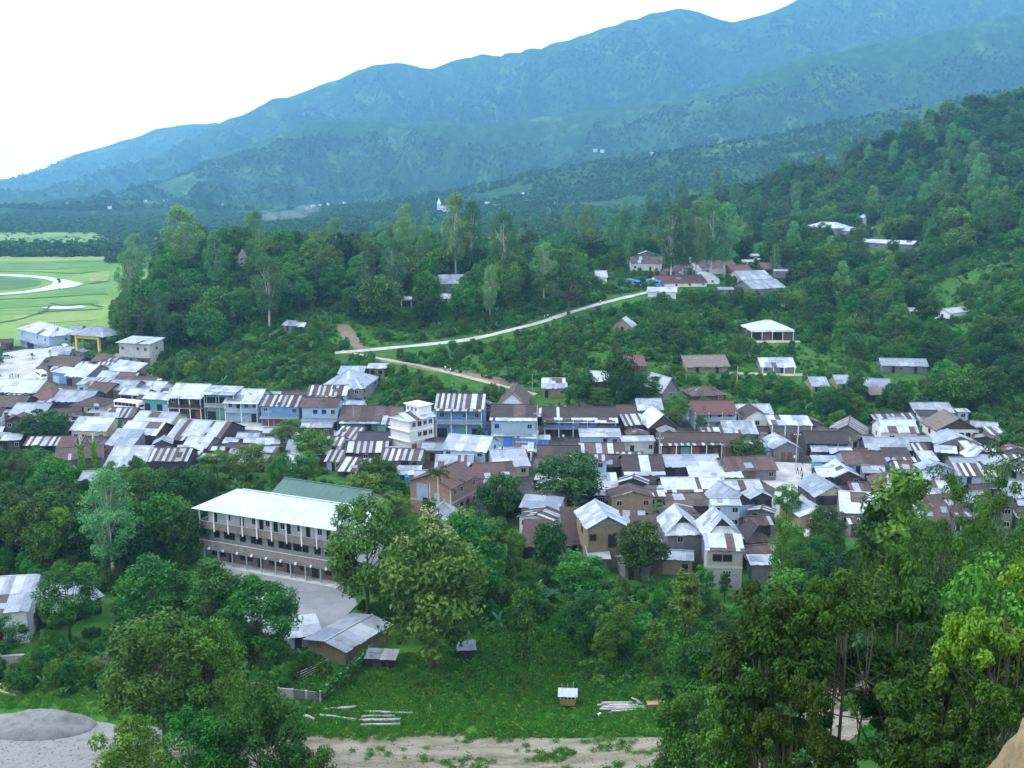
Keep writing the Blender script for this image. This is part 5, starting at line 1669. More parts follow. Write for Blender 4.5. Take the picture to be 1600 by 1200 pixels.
def tower():
    r, W, D, h = H('tall bright white concrete building towering over the striped roofs', 'building', 'building', (611, 700), (641, 709), 654, ('y', 640, 646), 'wall_white', 'white', '', '', '', dep=7.6, over=.45)
    for z in (.36, .67, .985):
        mb = MB(); mb.box(-.4, W + .1, -.45, -.003, h * z - .1, h * z + .1); mb.build('ledge', MAT['paint_white'], r)
        mb = MB(); mb.box(W + .003, W + .12, -.1, D, h * z - .08, h * z + .08); mb.build('ledge', MAT['paint_white'], r)
    for k, pat in enumerate(('R.RR', '.WkW', 'WkWW')):
        facade(r, pat, (W + .04, .4, 0), (W + .04, D - .3, 0), h * (.0, .34, .66)[k], h * .34)
    o = MB(); o.box(W * .15, W * .85, D - 3.6, D + .2, h + .1, h + 2.6); rt = o.build('rooftop_room', MAT['wall_white'], r)
    o = MB(); o.box(W * .08, W * .92, D - 4.0, D + .5, h + 2.603, h + 2.75); o.build('rooftop_slab', MAT['paint_white'], rt)
    for i in range(3):
        w_ = link('window', uw('paint_white'), rt, (W * (.2 + .2 * i), D - 3.63, h + 1.2), None, (.9, .1, 1.0)); 
    for i in range(3): link('rooftop_opening', ub('glass_dark'), rt, (W * (.2 + .2 * i) + .08, D - 3.62, h + 1.28), None, (.74, .06, .84))


tower()


def brick_house():
    r, W, D, h = H('two-storey red brick house with rust-red gable roof', 'house', 'house', (642, 800), (705, 811), 755, ('y', 727, 741), 'brick', 'red', '.k..', '', '', dep=10, over=.7)
    facade(r, 'WW.W', (W + .05, .3, 0), (W + .05, D - .2, 0), h * .5, h * .5)
    facade(r, '.kkW', (W + .05, .3, 0), (W + .05, D - .2, 0), 0, h * .5)
    link('plaster_panel', ub('wall_paleblue'), r, (W * .16, -.04, h * .45), None, (W * .28, .05, h * .5))
    link('shutter', ub('paint_teal'), r, (W * .6, -.04, h * .2), None, (W * .14, .07, h * .52))
    mb = MB(); mb.box(-.06, W + .06, -.06, -.003, h * .40, h * .46); mb.box(W + .003, W + .06, 0, D, h * .44, h * .5); mb.build('concrete_band', MAT['concrete'], r)
    mb = MB(); mb.box(W * .47, W * .5, -.05, -.003, 0, h); mb.box(W - .2, W + .07, -.07, -.003, -1, h - .01); mb.build('column', MAT['concrete'], r)
    H('small white gable roof tucked in trees below the brick house', 'shed', 'shed', (655, 826), (690, 830), 812, ('y', 797, 800), 'wall_grey', 'white', '', '', '', dep=7)


brick_house()


def concrete_house():
    H('right one of two joined white gabled houses, above the concrete block front', 'house', 'house', (1102, 894), (1156, 894), 838, ('j', 792, 816), 'wall_grey', 'white', '', '', '', gable='wall_dark', dep=8)
    r, W, D, h = H('concrete block house front with vent blocks and rust-striped roof edge', 'house', 'house', (1103, 920), (1158, 922), 860, ('s', 836), 'block', 'whitestripe', '', '', '', slope=.28, over=.3)
    mb = MB(); mb.box(-.06, W + .06, -.06, -.003, h * .54, h * .60); mb.build('concrete_band', MAT['concrete'], r)
    for x in (.15, .44):
        o = link('window', uw('wall_wood'), r, (W * x, -.03, h * .72), None, (W * .27, .1, h * .18)); link('pane', ub('glass_dark'), o, (.05, 0, .05), None, (.9, .55, .9))
    o = link('window', uw('concrete'), r, (W * .44, -.03, h * .17), None, (W * .26, .1, h * .14)); link('pane', ub('glass_dark'), o, (.05, 0, .05), None, (.9, .55, .9))
    mb = MB()
    for i in range(3):
        for j in range(2):
            x0, z0 = W * (.47 + .075 * i), h * (.34 + .075 * j)
            mb.box(x0, x0 + W * .055, -.07, -.01, z0, z0 + h * .055)
    fr = MB(); fr.box(W * .445, W * .70, -.05, -.003, h * .32, h * .49); f = fr.build('vent_block', MAT['concrete'], r)
    mb.build('vent_shade', MAT['glass_dark'], f)  # solid dark blocks, their colour stands for shade inside the vents


concrete_house()


def gate_hall():
    r, W, D, h = H('open hall with yellow pillars under a blue-grey hipped roof', 'gate_hall', 'hall', (112, 549), (163, 549), 522, ('h', 510), 'wall_cream', 'zinc', '', '', '', posts='open', over=1.2)
    pm = MB(); pm.box(-.4, .4, -.4, .4, -1.5, h - .1); pm = pm.mesh('pillar', MAT['paint_yellow'])
    for x in (W * .2, W * .88): link('pillar', pm, r, (x, -.3, 0))
    mb = MB(); mb.box(W * .2, W * .88, -.45, -.1, h - 1.6, h - .15); mb.build('beam', MAT['paint_yellow'], r)


gate_hall()


def stair_house():
    r = next(h for h in HOUSES if h['label'].startswith('three-level house'))
    i = HOUSES.index(r); W, D = FOOT[i][3], FOOT[i][4]
    mb = MB(); mb.box(W * .58, W + .06, -.09, -.003, -2, 3.1); o = mb.build('brick_panel', MAT['wall_pink'], r)
    w_ = link('window', uw('wall_blue'), r, (W * .7, -.14, .9), None, (1.5, .12, 1.4)); link('pane', ub('glass_dark'), w_, (.08, 0, .08), None, (.84, .45, .84))
    mb = MB(); mb.box(-.5, W + .5, -1.5, -.1, 3.103, 3.25); mb.build('gallery', MAT['concrete'], r)
    mb = MB(); mb.box(-.5, W + .5, -1.53, -1.45, 3.253, 4.1); mb.build('parapet', MAT['concrete'], r)
    n = 11
    st = MB(); st.box(0, .42, -2.8, -1.6, 0, .3); sm = st.mesh('step', MAT['concrete'])
    for k in range(n): link('step', sm, r, (-2.2 + k * .4, 0, .28 * k))
    mb = MB(); mb.slab((-2.3, -2.85, 1.0), (2.3, -2.85, 4.1), (2.3, -2.78, 4.1), (-2.3, -2.78, 1.0), .9); mb.build('stair_wall', MAT['concrete'], r)


stair_house()
ro_ = H('tan walled shed with low roof of wide metal panels beside the school yard', 'shed', 'shed', (540, 1040), (608, 1000), 996, ('x', 980), 'wall_tan', 'pale', '', '', '', dep=6.6, hm=2.3, slope=.16, over=.5, sheet=1.5, sep=True)
H('small open timber shed at the end of the panel wall', 'shed', 'shed', (573, 1046), (616, 1049), 1029, ('s', 1020), 'wall_wood', 'zinc', 'd.kd', '', '', slope=.12, over=.3)
H('small black hut with thin pale roof standing in the green meadow', 'hut', 'hut', (717, 1031), (741, 1030), 1015, ('s', 1009), 'black_tar', 'bluegrey', '', '', '', slope=.1, over=.3)


# ---- church and tiny houses on the far slopes
def ground_far(px, py):
    d = ray(px, py)
    t = 400.0
    while t < 2600:
        x, y, z = d[0] * t, d[1] * t, CAMZ + d[2] * t
        zz = float(zfar(np.array([x]), np.array([y]))[0]) if y > 960 else -99
        if y < 1290: zz = max(zz, zg(x, y))
        if z <= zz: return Vector((x, y, zz))
        t += 3
    return Vector((x, y, z))


def church():
    g = ground_far(686, 334)
    r = empty('church', g, .15, 'small white church with pointed steeple on the far green slope', 'church')
    s = g.y / 1150
    mb = MB(); mb.box(2.5 * s, 17 * s, 0, 7 * s, -6, 5.5 * s); mb.build('nave', MAT['wall_white'], r)
    mb = MB(); roof_field(mb, (2.3 * s, -.5, 5.5 * s), (17.4 * s, -.5, 5.5 * s), (17.4 * s, 3.5 * s, 8.5 * s), (2.3 * s, 3.5 * s, 8.5 * s), 'white', 2); roof_field(mb, (17.4 * s, 7.5 * s, 5.5 * s), (2.3 * s, 7.5 * s, 5.5 * s), (2.3 * s, 3.5 * s, 8.5 * s), (17.4 * s, 3.5 * s, 8.5 * s), 'white', 2)
    mb.build('roof', RM, r)
    mb = MB(); mb.box(-1.6 * s, 2.4 * s, 1 * s, 5 * s, -6, 11 * s); t = mb.build('tower', MAT['wall_white'], r)
    mb = MB()
    for a, b in (((-1.8, .8), (2.6, .8)), ((2.6, .8), (2.6, 5.2)), ((2.6, 5.2), (-1.8, 5.2)), ((-1.8, 5.2), (-1.8, .8))):
        mb.quad([(a[0] * s, a[1] * s, 11 * s), (b[0] * s, b[1] * s, 11 * s), (.4 * s, 3 * s, 17.5 * s)])
    mb.build('spire', MAT['paint_white'], t)


church()


def far_house():
    g = ground_far(930, 236)
    r = empty('far_house', g, .1, 'tiny white house far off on the mountain slope', 'house', 'tiny white houses scattered on the far slopes')
    mb = MB(); mb.box(-4.5, 4.5, -2.5, 2.5, -2.5, 2.6); mb.build('wall', MAT['wall_white'], r)
    mb = MB(); roof_field(mb, (-5.2, -3.2, 3), (5.2, -3.2, 3), (5.2, 0, 5), (-5.2, 0, 5), 'white', 2); roof_field(mb, (5.2, 3.2, 3), (-5.2, 3.2, 3), (-5.2, 0, 5), (5.2, 0, 5), 'white', 2)
    mb.build('roof', RM, r)
    return r


fh = far_house()
for px, py in ((941, 237), (172, 329), (228, 316), (259, 315), (346, 322), (397, 347), (410, 346), (489, 323), (500, 321), (513, 320), (538, 318), (641, 334), (640, 348), (656, 363), (690, 341), (770, 323), (762, 321), (820, 306), (1018, 242)):
    c = copy_tree(fh); c.location = ground_far(px, py); c.rotation_euler.z = _rs.uniform(-.6, .6)
    c.scale = [_rs.uniform(.7, 1.2)] * 3


# ------------------------------------------------------------------ walls, heaps, timber
def boundary_wall():
    pts = [ground(*p) for p in ((436, 1096), (501, 1101), (521, 1083), (545, 1064), (578, 1030))]
    r = empty('boundary_wall', pts[1], 0, 'stained concrete panel wall overgrown with creeper, running up from the logs', 'wall')
    rng = np.random.default_rng(5)
    IV = []
    for a, b in zip(pts[:-1], pts[1:]):
        n = max(1, round((b - a).length / 2.1))
        for i in range(n):
            p, q = a.lerp(b, i / n) - pts[1], a.lerp(b, (i + .97) / n) - pts[1]
            mb = MB(); d = (q - p).normalized(); s = Vector((-d.y, d.x, 0)) * .07
            h = 1.75 + rng.uniform(-.1, .1)
            z = Vector((0, 0, 1))
            mb.hexa([p - s - z, q - s - z, q + s - z, p + s - z, p - s + z * h, q - s + z * h, q + s + z * h, p + s + z * h])
            mb.build('panel', MAT['concrete'] if rng.uniform() > .4 else MAT['wall_grey'], r)
            mb = MB(); mb.box(p.x - .11, p.x + .11, p.y - .11, p.y + .11, p.z - 1, p.z + h + .1); mb.build('pillar', MAT['concrete'], r)
            if a != pts[0]:
                for k in range(220):
                    f = rng.uniform(); c = p.lerp(q, f); IV.append((c.x + rng.normal() * .35, c.y + rng.normal() * .35, c.z + h + .15 - abs(rng.normal()) * .55))
    IV = np.array(IV)
    qd = cards(rng, IV, rng.normal(size=IV.shape) + np.array([0, -.3, 1.0]), .4, .28)
    o = link('creeper', crown_mesh('creeper', qd, np.repeat(rng.uniform(0, 1, len(IV)), 4), MAT['leaf_bush']), r)
    o['kind'] = 'stuff'


boundary_wall()
r_ = empty('concrete_wall', ground(3, 1056), .15, 'short thick grey concrete wall at the lower left edge', 'wall')
_m = MB(); _m.box(0, 2.9, 0, .35, -1, 2.6); _m.box(-.1, 3, -.05, .4, 2.603, 2.75); _m.build('wall', MAT['concrete'], r_)
_m = MB(); _m.box(-.35, -.003, -.1, .5, -1, 2.9); _m.build('pillar', MAT['concrete'], r_)


def heap(px, py, wm, dm, hm, name, label, cat, mat, seed):
    g = ground(px, py)
    n = 40
    V, Q = [], []
    for i in range(n + 1):
        for j in range(n + 1):
            u, v = i / n * 2 - 1, j / n * 2 - 1
            r = math.hypot(u, v)
            z = hm * max(0, 1 - r * r) ** .85 * (1 + .5 * float(fbm(u * 2.5, v * 2.5, seed, 4))) + .12 * float(fbm(u * 9, v * 9, seed + 1, 3)) * (r < 1)
            x, y = u * wm / 2, v * dm / 2
            V.append((x, y, zg(g.x + x, g.y + y) - g.z + (z if r < 1 else -.4)))
    for i in range(n):
        for j in range(n):
            a = i * (n + 1) + j
            Q.append((a, a + n + 1, a + n + 2, a + 1))
    o = link(name, np_mesh(name, np.array(V), np.array(Q), [mat], smooth=True), None, g)
    tag(o, label, cat)


heap(66, 1138, 13, 7, 1.9, 'gravel_heap', 'long grey gravel heap at the lower left beside the yard', 'gravel heap', MAT['gravel_pile'], 1)
heap(208, 1160, 9, 6, 1.6, 'gravel_heap', 'smaller grey gravel heap behind the leafy near tree', 'gravel heap', MAT['gravel_pile'], 2)
heap(163, 1040, 3.2, 2.4, 1.7, 'earth_heap', 'small brown earth heap among the shrubs', 'earth heap', MAT['soil_bare'], 3)

LOGS = [((474, 1108), (498, 1111), .20, 'short pale log end behind the leafy near tree'), ((501, 1112), (557, 1108), .2, 'pale log lying highest of the left log group'),
        ((500, 1121), (558, 1128), .22, 'pale log slanting down towards the track in the left log group'), ((476, 1124), (492, 1129), .34, 'thick short log stump at the left end of the logs'),
        ((568, 1115), (645, 1118), .2, 'longest pale log lying at the back of the right log group'), ((565, 1123), (618, 1122), .2, 'second pale log from the back of the right log group'),
        ((560, 1129), (626, 1128), .22, 'thick pale log third from the back in the right log group'), ((563, 1136), (625, 1135), .2, 'pale log nearest the track in the right log group'),
        ((-12, 1072), (32, 1084), .25, 'bent pale log at the left edge behind the gravel heap'), ((-10, 1080), (24, 1090), .22, 'lower pale log at the left edge behind the gravel heap'),
        ((165, 1088), (186, 1100), .2, 'single short log lying in the grass above the gravel heaps')]
for a, b, rd, lb in LOGS:
    p, q = ground(*a), ground(*b)
    c = (p + q) / 2; c.z = max(p.z, q.z, c.z) + rd * .9
    mb = MB(); d = (q - p); d.z = 0
    pa = [-d * .5, -d * .2 + Vector((0, .05, .02)), d * .15 + Vector((0, -.04, 0)), d * .5]
    mb.tube(pa, [rd * 1.08, rd, rd * .97, rd * .85], 10)
    o = mb.build('log', MAT['log_bark'], None, c, None, True)
    tag(o, lb, 'log', 'pale logs beside the dirt track')


def lumber():
    g = ground(974, 1108)
    r = empty('lumber_pile', g, .03, 'pile of grey sawn planks lying in the meadow beside the bamboo bed', 'lumber pile')
    rng = random.Random(3)
    pm = MB(); pm.box(-2.2, 2.2, -.14, .14, 0, .1); pm = pm.mesh('plank', MAT['timber'])
    for i in range(22):
        lay = i // 6
        o = link('plank', pm, r, (rng.uniform(-.7, .7), -1.1 + (i % 6) * .42 + rng.uniform(-.05, .05), .03 + lay * .13), (0, rng.uniform(-.01, .01), rng.uniform(-.05, .05)), (rng.uniform(.65, 1.15), 1, 1))
    for i in range(3):
        link('plank', pm, r, (2.2 + i * .25, .9 - i * .5, .35), (rng.uniform(-.2, .2), .1, rng.uniform(-.9, -.6)), (.6, .7, 1))


lumber()


def bamboo_bed():
    g = ground(1035, 1104)
    r = empty('bamboo_bed', g, .05, 'tan bamboo bed frame with woven mat beside the lumber pile', 'bamboo bed')
    mb = MB(); mb.box(-1.9, 1.9, -.7, .7, .55, .62); mb.build('mat', MAT['bamboo_mat'], r)
    for s in (-.72, .72):
        mb = MB(); mb.tube([(-2.1, s, .66), (0, s, .68), (2.1, s, .64)], .06, 6); mb.build('rail', MAT['bamboo_mat'], r)
    mb = MB(); mb.box(-.05, .05, -.05, .05, -.2, .6); lm = mb.mesh('leg', MAT['bamboo_mat'])
    for x in (-1.8, 1.8):
        for y in (-.65, .65): link('leg', lm, r, (x, y, 0))
    mb = MB(); mb.box(-1.85, 1.85, .72, .78, .2, 1.15); mb.build('back_panel', MAT['bamboo_mat'], r)
    mb = MB(); mb.box(-1.85, 1.85, -.78, -.73, .05, .5); mb.build('front_panel', MAT['bamboo_mat'], r)


bamboo_bed()


def shrine_hut():
    g = ground(887, 1104)
    r = empty('raised_hut', g, -.06, 'tiny raised hut with white roof and thin sticks standing in the meadow', 'raised hut')
    mb = MB(); mb.hexa([(-.85, -.6, .45), (.85, -.6, .45), (.85, .6, .45), (-.85, .6, .45), (-1.0, -.75, 1.35), (1.0, -.75, 1.35), (1.0, .75, 1.35), (-1.0, .75, 1.35)]); mb.build('body', MAT['bamboo_mat'], r)
    mb = MB(); mb.box(-.9, .9, -.65, .65, 1.353, 1.8); mb.build('opening_shade', MAT['interior_shade'], r)  # solid block, painted dark as the shade under the hut roof
    mb = MB(); mb.box(-.05, .05, -.72, -.64, 1.353, 1.95); pm = mb.mesh('post', MAT['paint_white'])
    for x in (-.9, -.45, 0, .45, .9): link('post', pm, r, (x, 0, 0))
    mb = MB(); mb.slab((-1.2, -1.0, 1.8), (1.2, -1.0, 1.8), (1.2, .15, 2.4), (-1.2, .15, 2.4), .04); mb.slab((1.2, 1.0, 1.9), (-1.2, 1.0, 1.9), (-1.2, .15, 2.4), (1.2, .15, 2.4), .04); mb.build('roof', MAT['tin_white'], r)
    mb = MB(); mb.tube([(0, 0, 2.2), (.03, 0, 3.1)], .03, 5); sm = mb.mesh('stick', MAT['bark_pale'])
    for x, h in ((-.75, .8), (-.05, .75), (.65, 1.1)): link('stick', sm, r, (x, .3, 2.2 - 2.2 * h), None, (1, 1, h))
    mb = MB(); mb.box(-.06, .06, -.06, .06, -.3, .5); lm = mb.mesh('leg', MAT['wall_wood'])
    for x in (-.75, .75):
        for y in (-.5, .5): link('leg', lm, r, (x, y, 0))


shrine_hut()
r_ = empty('rail_fence', ground(470, 1066), .9, 'rough fence of leaning wooden rails inside the panel wall', 'fence')
for i in range(4):
    _m = MB(); _m.tube([(-.3, .1 * i, .4 + .3 * i), (2, .05, .5 + .3 * i), (4.6, -.1, .45 + .33 * i)], .06, 6); _m.build('rail', MAT['timber'], r_)
for i in range(4):
    _m = MB(); _m.box(i * 1.4 - .06, i * 1.4 + .06, .1, .22, -.3, 1.7); _m.build('post', MAT['wall_wood'], r_)


# ------------------------------------------------------------------ vehicles
def wheel_mesh():
    mb = MB()
    ring = [(math.cos(2 * PI * i / 16), math.sin(2 * PI * i / 16)) for i in range(16)]
    for y0, y1, rr, m in ((-.13, .13, .46, 0), (-.145, .145, .24, 1)):
        b = len(mb.v)
        for y in (y0, y1):
            for a, c in ring: mb.v.append((a * rr, y, c * rr))
        for i in range(16):
            j = (i + 1) % 16
            mb.f.append((b + i, b + j, b + 16 + j, b + 16 + i)); mb.m.append(m)
        mb.f.append(tuple(b + i for i in range(15, -1, -1))); mb.m.append(m)
        mb.f.append(tuple(b + 16 + i for i in range(16))); mb.m.append(m)
    return mb.mesh('wheel', [MAT['rubber'], MAT['paint_white']])


WHEEL = wheel_mesh()


def loft(mb, secs, m=0):
    """closed body through cross sections: list of (x, [(y, z) ...])"""
    b = len(mb.v); k = len(secs[0][1])
    for x, s in secs:
        for y, z in s: mb.v.append((x, y, z))
    for i in range(len(secs) - 1):
        for j in range(k):
            mb.f.append((b + i * k + j, b + i * k + (j + 1) % k, b + (i + 1) * k + (j + 1) % k, b + (i + 1) * k + j)); mb.m.append(m)
    mb.f.append(tuple(b + j for j in range(k - 1, -1, -1))); mb.m.append(m)
    mb.f.append(tuple(b + (len(secs) - 1) * k + j for j in range(k))); mb.m.append(m)


def vehicle(pos, rz, Ln, Wd, Ht, name, label, cat, mat, prof, windows, sections=None):
    """prof: roof height along the length (fraction x, height); windows: (x0, x1, z0, z1) on both sides; front at +x"""
    r = empty(name, pos, rz, label, cat)
    mb = MB(); secs = []
    for fx, h, tap in prof:
        w = Wd / 2
        secs.append((fx * Ln - Ln / 2, [(-w * tap, .38), (w * tap, .38), (w * tap, h * .55), (w * tap * .97, h * .9), (w * tap * .82, h), (-w * tap * .82, h), (-w * tap * .97, h * .9), (-w * tap, h * .55)]))
    loft(mb, secs)
    mb.build('body', MAT[mat], r)
    for x0, x1, z0, z1 in windows:
        for s in (-1, 1):
            g = MB(); g.box(x0, x1, s * Wd / 2 - .015, s * Wd / 2 + .015, z0, z1); g.build('window', MAT['glass_dark'], r)
    hb = [h for f, h, t in prof]
    g = MB(); g.slab((Ln / 2 - .02 + .04, -Wd * .4, Ht * .5), (Ln / 2 + .02, Wd * .4, Ht * .5), (Ln / 2 - .02, Wd * .37, Ht * .82), (Ln / 2 - .02, -Wd * .37, Ht * .82), .03); g.build('windscreen', MAT['glass_dark'], r)
    for s in (-1, 1):
        g = MB(); g.box(Ln / 2 - .05, Ln / 2 + .04, s * Wd * .36 - .14, s * Wd * .36 + .14, .62, .84); g.build('headlight', MAT['paint_white'], r)
        for x in (-Ln * .3, Ln * .32): link('wheel', WHEEL, r, (x, s * (Wd / 2 - .12), .44))
    g = MB(); g.box(Ln / 2 - .02, Ln / 2 + .1, -Wd * .48, Wd * .48, .36, .55); g.build('bumper', MAT['wall_grey'], r)
    return r


def face_dir(a, b):
    A, B = ground(*a), ground(*b); d = B - A
    return (A + B) / 2 + Vector((0, 0, .15)), math.atan2(d.y, d.x)


_p, _a = face_dir((58, 588), (74, 598))
vehicle(_p, _a, 6.2, 2.1, 2.7, 'minibus', 'white minibus parked at the bend of the main road', 'minibus', 'paint_white', [(0, 2.4, .95), (.04, 2.65, 1), (.8, 2.7, 1), (.93, 2.6, 1), (1, 1.9, .93)],
        [(-2.8, -1.7, 1.5, 2.25), (-1.6, -.5, 1.5, 2.25), (-.4, .7, 1.5, 2.25), (.8, 1.9, 1.5, 2.25), (2.0, 2.6, 1.45, 2.2)])
_p, _a = face_dir((181, 641), (224, 645))
vehicle(_p, _a, 8.6, 2.4, 3.1, 'bus', 'white bus with a long row of dark windows parked along the street', 'bus', 'paint_white', [(0, 2.9, .96), (.03, 3.05, 1), (.9, 3.1, 1), (.97, 3.0, .99), (1, 2.4, .94)],
        [(-3.9 + i * 1.25, -3.9 + i * 1.25 + 1.12, 1.65, 2.5) for i in range(6)])
_p, _a = face_dir((984, 448), (996, 447))
for i, (dx, lb) in enumerate(((0, 'left one of two blue trucks parked at the top of the hill road'), (8.5, 'right one of two blue trucks parked at the top of the hill road'))):
    q = _p + Vector((dx, .6 * i, 0)); q.z = zg(q.x, q.y) + .15
    t_ = vehicle(q, _a + .25 - PI / 2 + i * .3, 6.6, 2.3, 2.5, 'truck', lb, 'truck', 'paint_blue', [(0, 1.2, .96), (.6, 1.2, 1), (.62, 2.4, 1), (.92, 2.5, 1), (1, 1.7, .95)], [(1.0, 2.5, 1.5, 2.1)])
    _m = MB(); _m.box(-3.2, .7, -1.2, 1.2, 1.203, 2.7); _m.box(-3.3, .8, -1.25, 1.25, 2.703, 2.8); _m.build('cargo_box', MAT['wall_blue'], t_)
_p, _a = face_dir((4, 562), (16, 560))
vehicle(_p, _a, 4.2, 1.7, 1.7, 'car', 'pale teal car standing on the road at the left edge', 'car', 'paint_teal', [(0, .9, .95), (.15, 1.0, 1), (.28, 1.6, .98), (.62, 1.65, .98), (.76, 1.05, 1), (1, .9, .94)], [(-.9, -.1, 1.0, 1.5), (0, .8, 1.0, 1.5)])
_p, _a = face_dir((99, 546), (107, 549))
vehicle(_p, _a, 4.4, 1.8, 2.1, 'jeep', 'white jeep standing beside the yellow-pillared hall', 'jeep', 'paint_white', [(0, 1.9, .96), (.05, 2.0, 1), (.62, 2.05, 1), (.74, 1.2, 1), (1, 1.1, .95)], [(-1.9, -.9, 1.3, 1.85), (-.8, .2, 1.3, 1.85)])


# ------------------------------------------------------------------ people, small
def person_mesh(seed, top, bottom, stride):
    """walking figure grown as one skin from a joint skeleton"""
    rng = random.Random(seed)
    V = [(0, 0, .95), (0, .01, 1.18), (0, .015, 1.42), (0, .0, 1.52), (0, -.02, 1.64),
         (-.1, 0, .92), (-.11, -stride * .5, .5), (-.11, -stride * .35, .08), (-.11, -stride * .35 - .16, .03),
         (.1, 0, .92), (.11, stride * .25, .5), (.11, stride * .6, .1), (.11, stride * .6 - .15, .03),
         (-.19, .01, 1.40), (-.25, .06, 1.14), (-.25, -.02, .90), (.19, .01, 1.40), (.25, -.04, 1.14), (.26, -.14, .92)]
    E = [(0, 1), (1, 2), (2, 3), (3, 4), (0, 5), (5, 6), (6, 7), (7, 8), (0, 9), (9, 10), (10, 11), (11, 12), (2, 13), (13, 14), (14, 15), (2, 16), (16, 17), (17, 18)]
    Rr = [.15, .14, .16, .055, .10, .10, .07, .05, .045, .10, .07, .05, .045, .07, .048, .036, .07, .048, .036]
    me = bpy.data.meshes.new('body'); me.from_pydata(V, E, []); 
    for m in (MAT['skin'], MAT[top], MAT[bottom], MAT['cloth_dark']): me.materials.append(m)
    o = bpy.data.objects.new('tmp', me); COL.objects.link(o)
    md = o.modifiers.new('s', 'SKIN'); o.modifiers.new('u', 'SUBSURF').levels = 1
    for i, sv in enumerate(me.skin_vertices[0].data): sv.radius = (Rr[i], Rr[i] * (.75 if i in (0, 1, 2) else 1)); sv.use_root = (i == 0)
    dg = bpy.context.evaluated_depsgraph_get()
    out = bpy.data.meshes.new_from_object(o.evaluated_get(dg))
    for p in out.polygons:
        z = p.center.z; x = abs(p.center.x)
        p.material_index = 3 if (z > 1.66 and p.center.y > -.06) or (z > 1.71) else 0 if z > 1.47 or (x > .2 and z < 1.15) else 1 if z > .93 else 2 if z > .08 else 3
        p.use_smooth = True
    bpy.data.objects.remove(o); bpy.data.meshes.remove(me)
    return out


PPL = [person_mesh(1, 'cloth_white', 'cloth_dark', .42), person_mesh(2, 'cloth_white', 'cloth_blue', .35), person_mesh(3, 'cloth_dark', 'cloth_dark', .38), person_mesh(4, 'cloth_red', 'cloth_dark', .3)]
for px, py, k, lb in ((851, 499, 1, 'person in white and blue walking on the hill path, left of a pair'), (856, 498, 0, 'person in white shirt walking on the hill path, right of a pair'),
                      (938, 476, 0, 'person in white walking alone where the path passes the rain tree'), (696, 581, 0, 'person in white on the lower dirt path, higher of two'),
                      (704, 584, 1, 'person in white and blue on the lower dirt path, lower of two'), (305, 565, 0, 'person in white standing by the bare earth patch under the wooded hill'),
                      (16, 592, 2, 'person in dark clothes nearest the left edge of the main road'), (20, 591, 2, 'person in dark clothes second from left on the main road'), (25, 590, 3, 'person in red shirt in the group on the main road'),
                      (29, 592, 2, 'person in dark clothes at the right end of the road group'), (1246, 741, 2, 'person in dark clothes crossing the white street, left of two'),
                      (1252, 741, 3, 'person in red shirt crossing the white street'), (1253, 752, 2, 'person in dark clothes nearest the camera on the white street'),
                      (1269, 731, 0, 'person in white shirt beside the turquoise stall'), (1254, 727, 2, 'person in dark clothes by the gable shop front'), (785, 709, 2, 'person in dark clothes on the street below the blue shop'),
                      (1241, 722, 0, 'person in white standing before the small gable shop'), (880, 690, 0, 'person in white under the long blue shop balcony')):
    g = ground(px, py)
    o = link('person', PPL[k], None, g + Vector((0, 0, .16)), (0, 0, _rs.uniform(0, 6.28)))
    o.scale = [_rs.uniform(.92, 1.05)] * 3
    tag(o, lb, 'person', 'people out on the roads and paths')


def dog():
    V = [(0, 0, .5), (.3, 0, .52), (.5, 0, .6), (.62, 0, .72), (.78, 0, .7), (-.3, 0, .52), (-.55, 0, .68), (.28, .1, .3), (.28, .1, .03), (.28, -.1, .3), (.3, -.1, .03), (-.3, .1, .34), (-.36, .1, .18), (-.32, .1, .03), (-.3, -.1, .34), (-.36, -.1, .18), (-.32, -.1, .03)]
    E = [(0, 1), (1, 2), (2, 3), (3, 4), (0, 5), (5, 6), (1, 7), (7, 8), (1, 9), (9, 10), (5, 11), (11, 12), (12, 13), (5, 14), (14, 15), (15, 16)]
    Rr = [.15, .17, .12, .1, .05, .14, .03, .06, .035, .06, .035, .07, .045, .035, .07, .045, .035]
    me = bpy.data.meshes.new('dog'); me.from_pydata(V, E, []); me.materials.append(MAT['cloth_dark']); me.materials.append(MAT['cloth_white'])
    o = bpy.data.objects.new('tmp', me); COL.objects.link(o)
    o.modifiers.new('s', 'SKIN'); o.modifiers.new('u', 'SUBSURF').levels = 1
    for i, sv in enumerate(me.skin_vertices[0].data): sv.radius = (Rr[i], Rr[i]); sv.use_root = (i == 0)
    out = bpy.data.meshes.new_from_object(o.evaluated_get(bpy.context.evaluated_depsgraph_get()))
    for p in out.polygons: p.material_index = 1 if p.center.x > .35 or p.center.z < .2 else 0; p.use_smooth = True
    bpy.data.objects.remove(o)
    tag(link('dog', out, None, ground(930, 1124), (0, 0, .3)), 'small black and white animal standing in the meadow below the planks', 'dog')


dog()


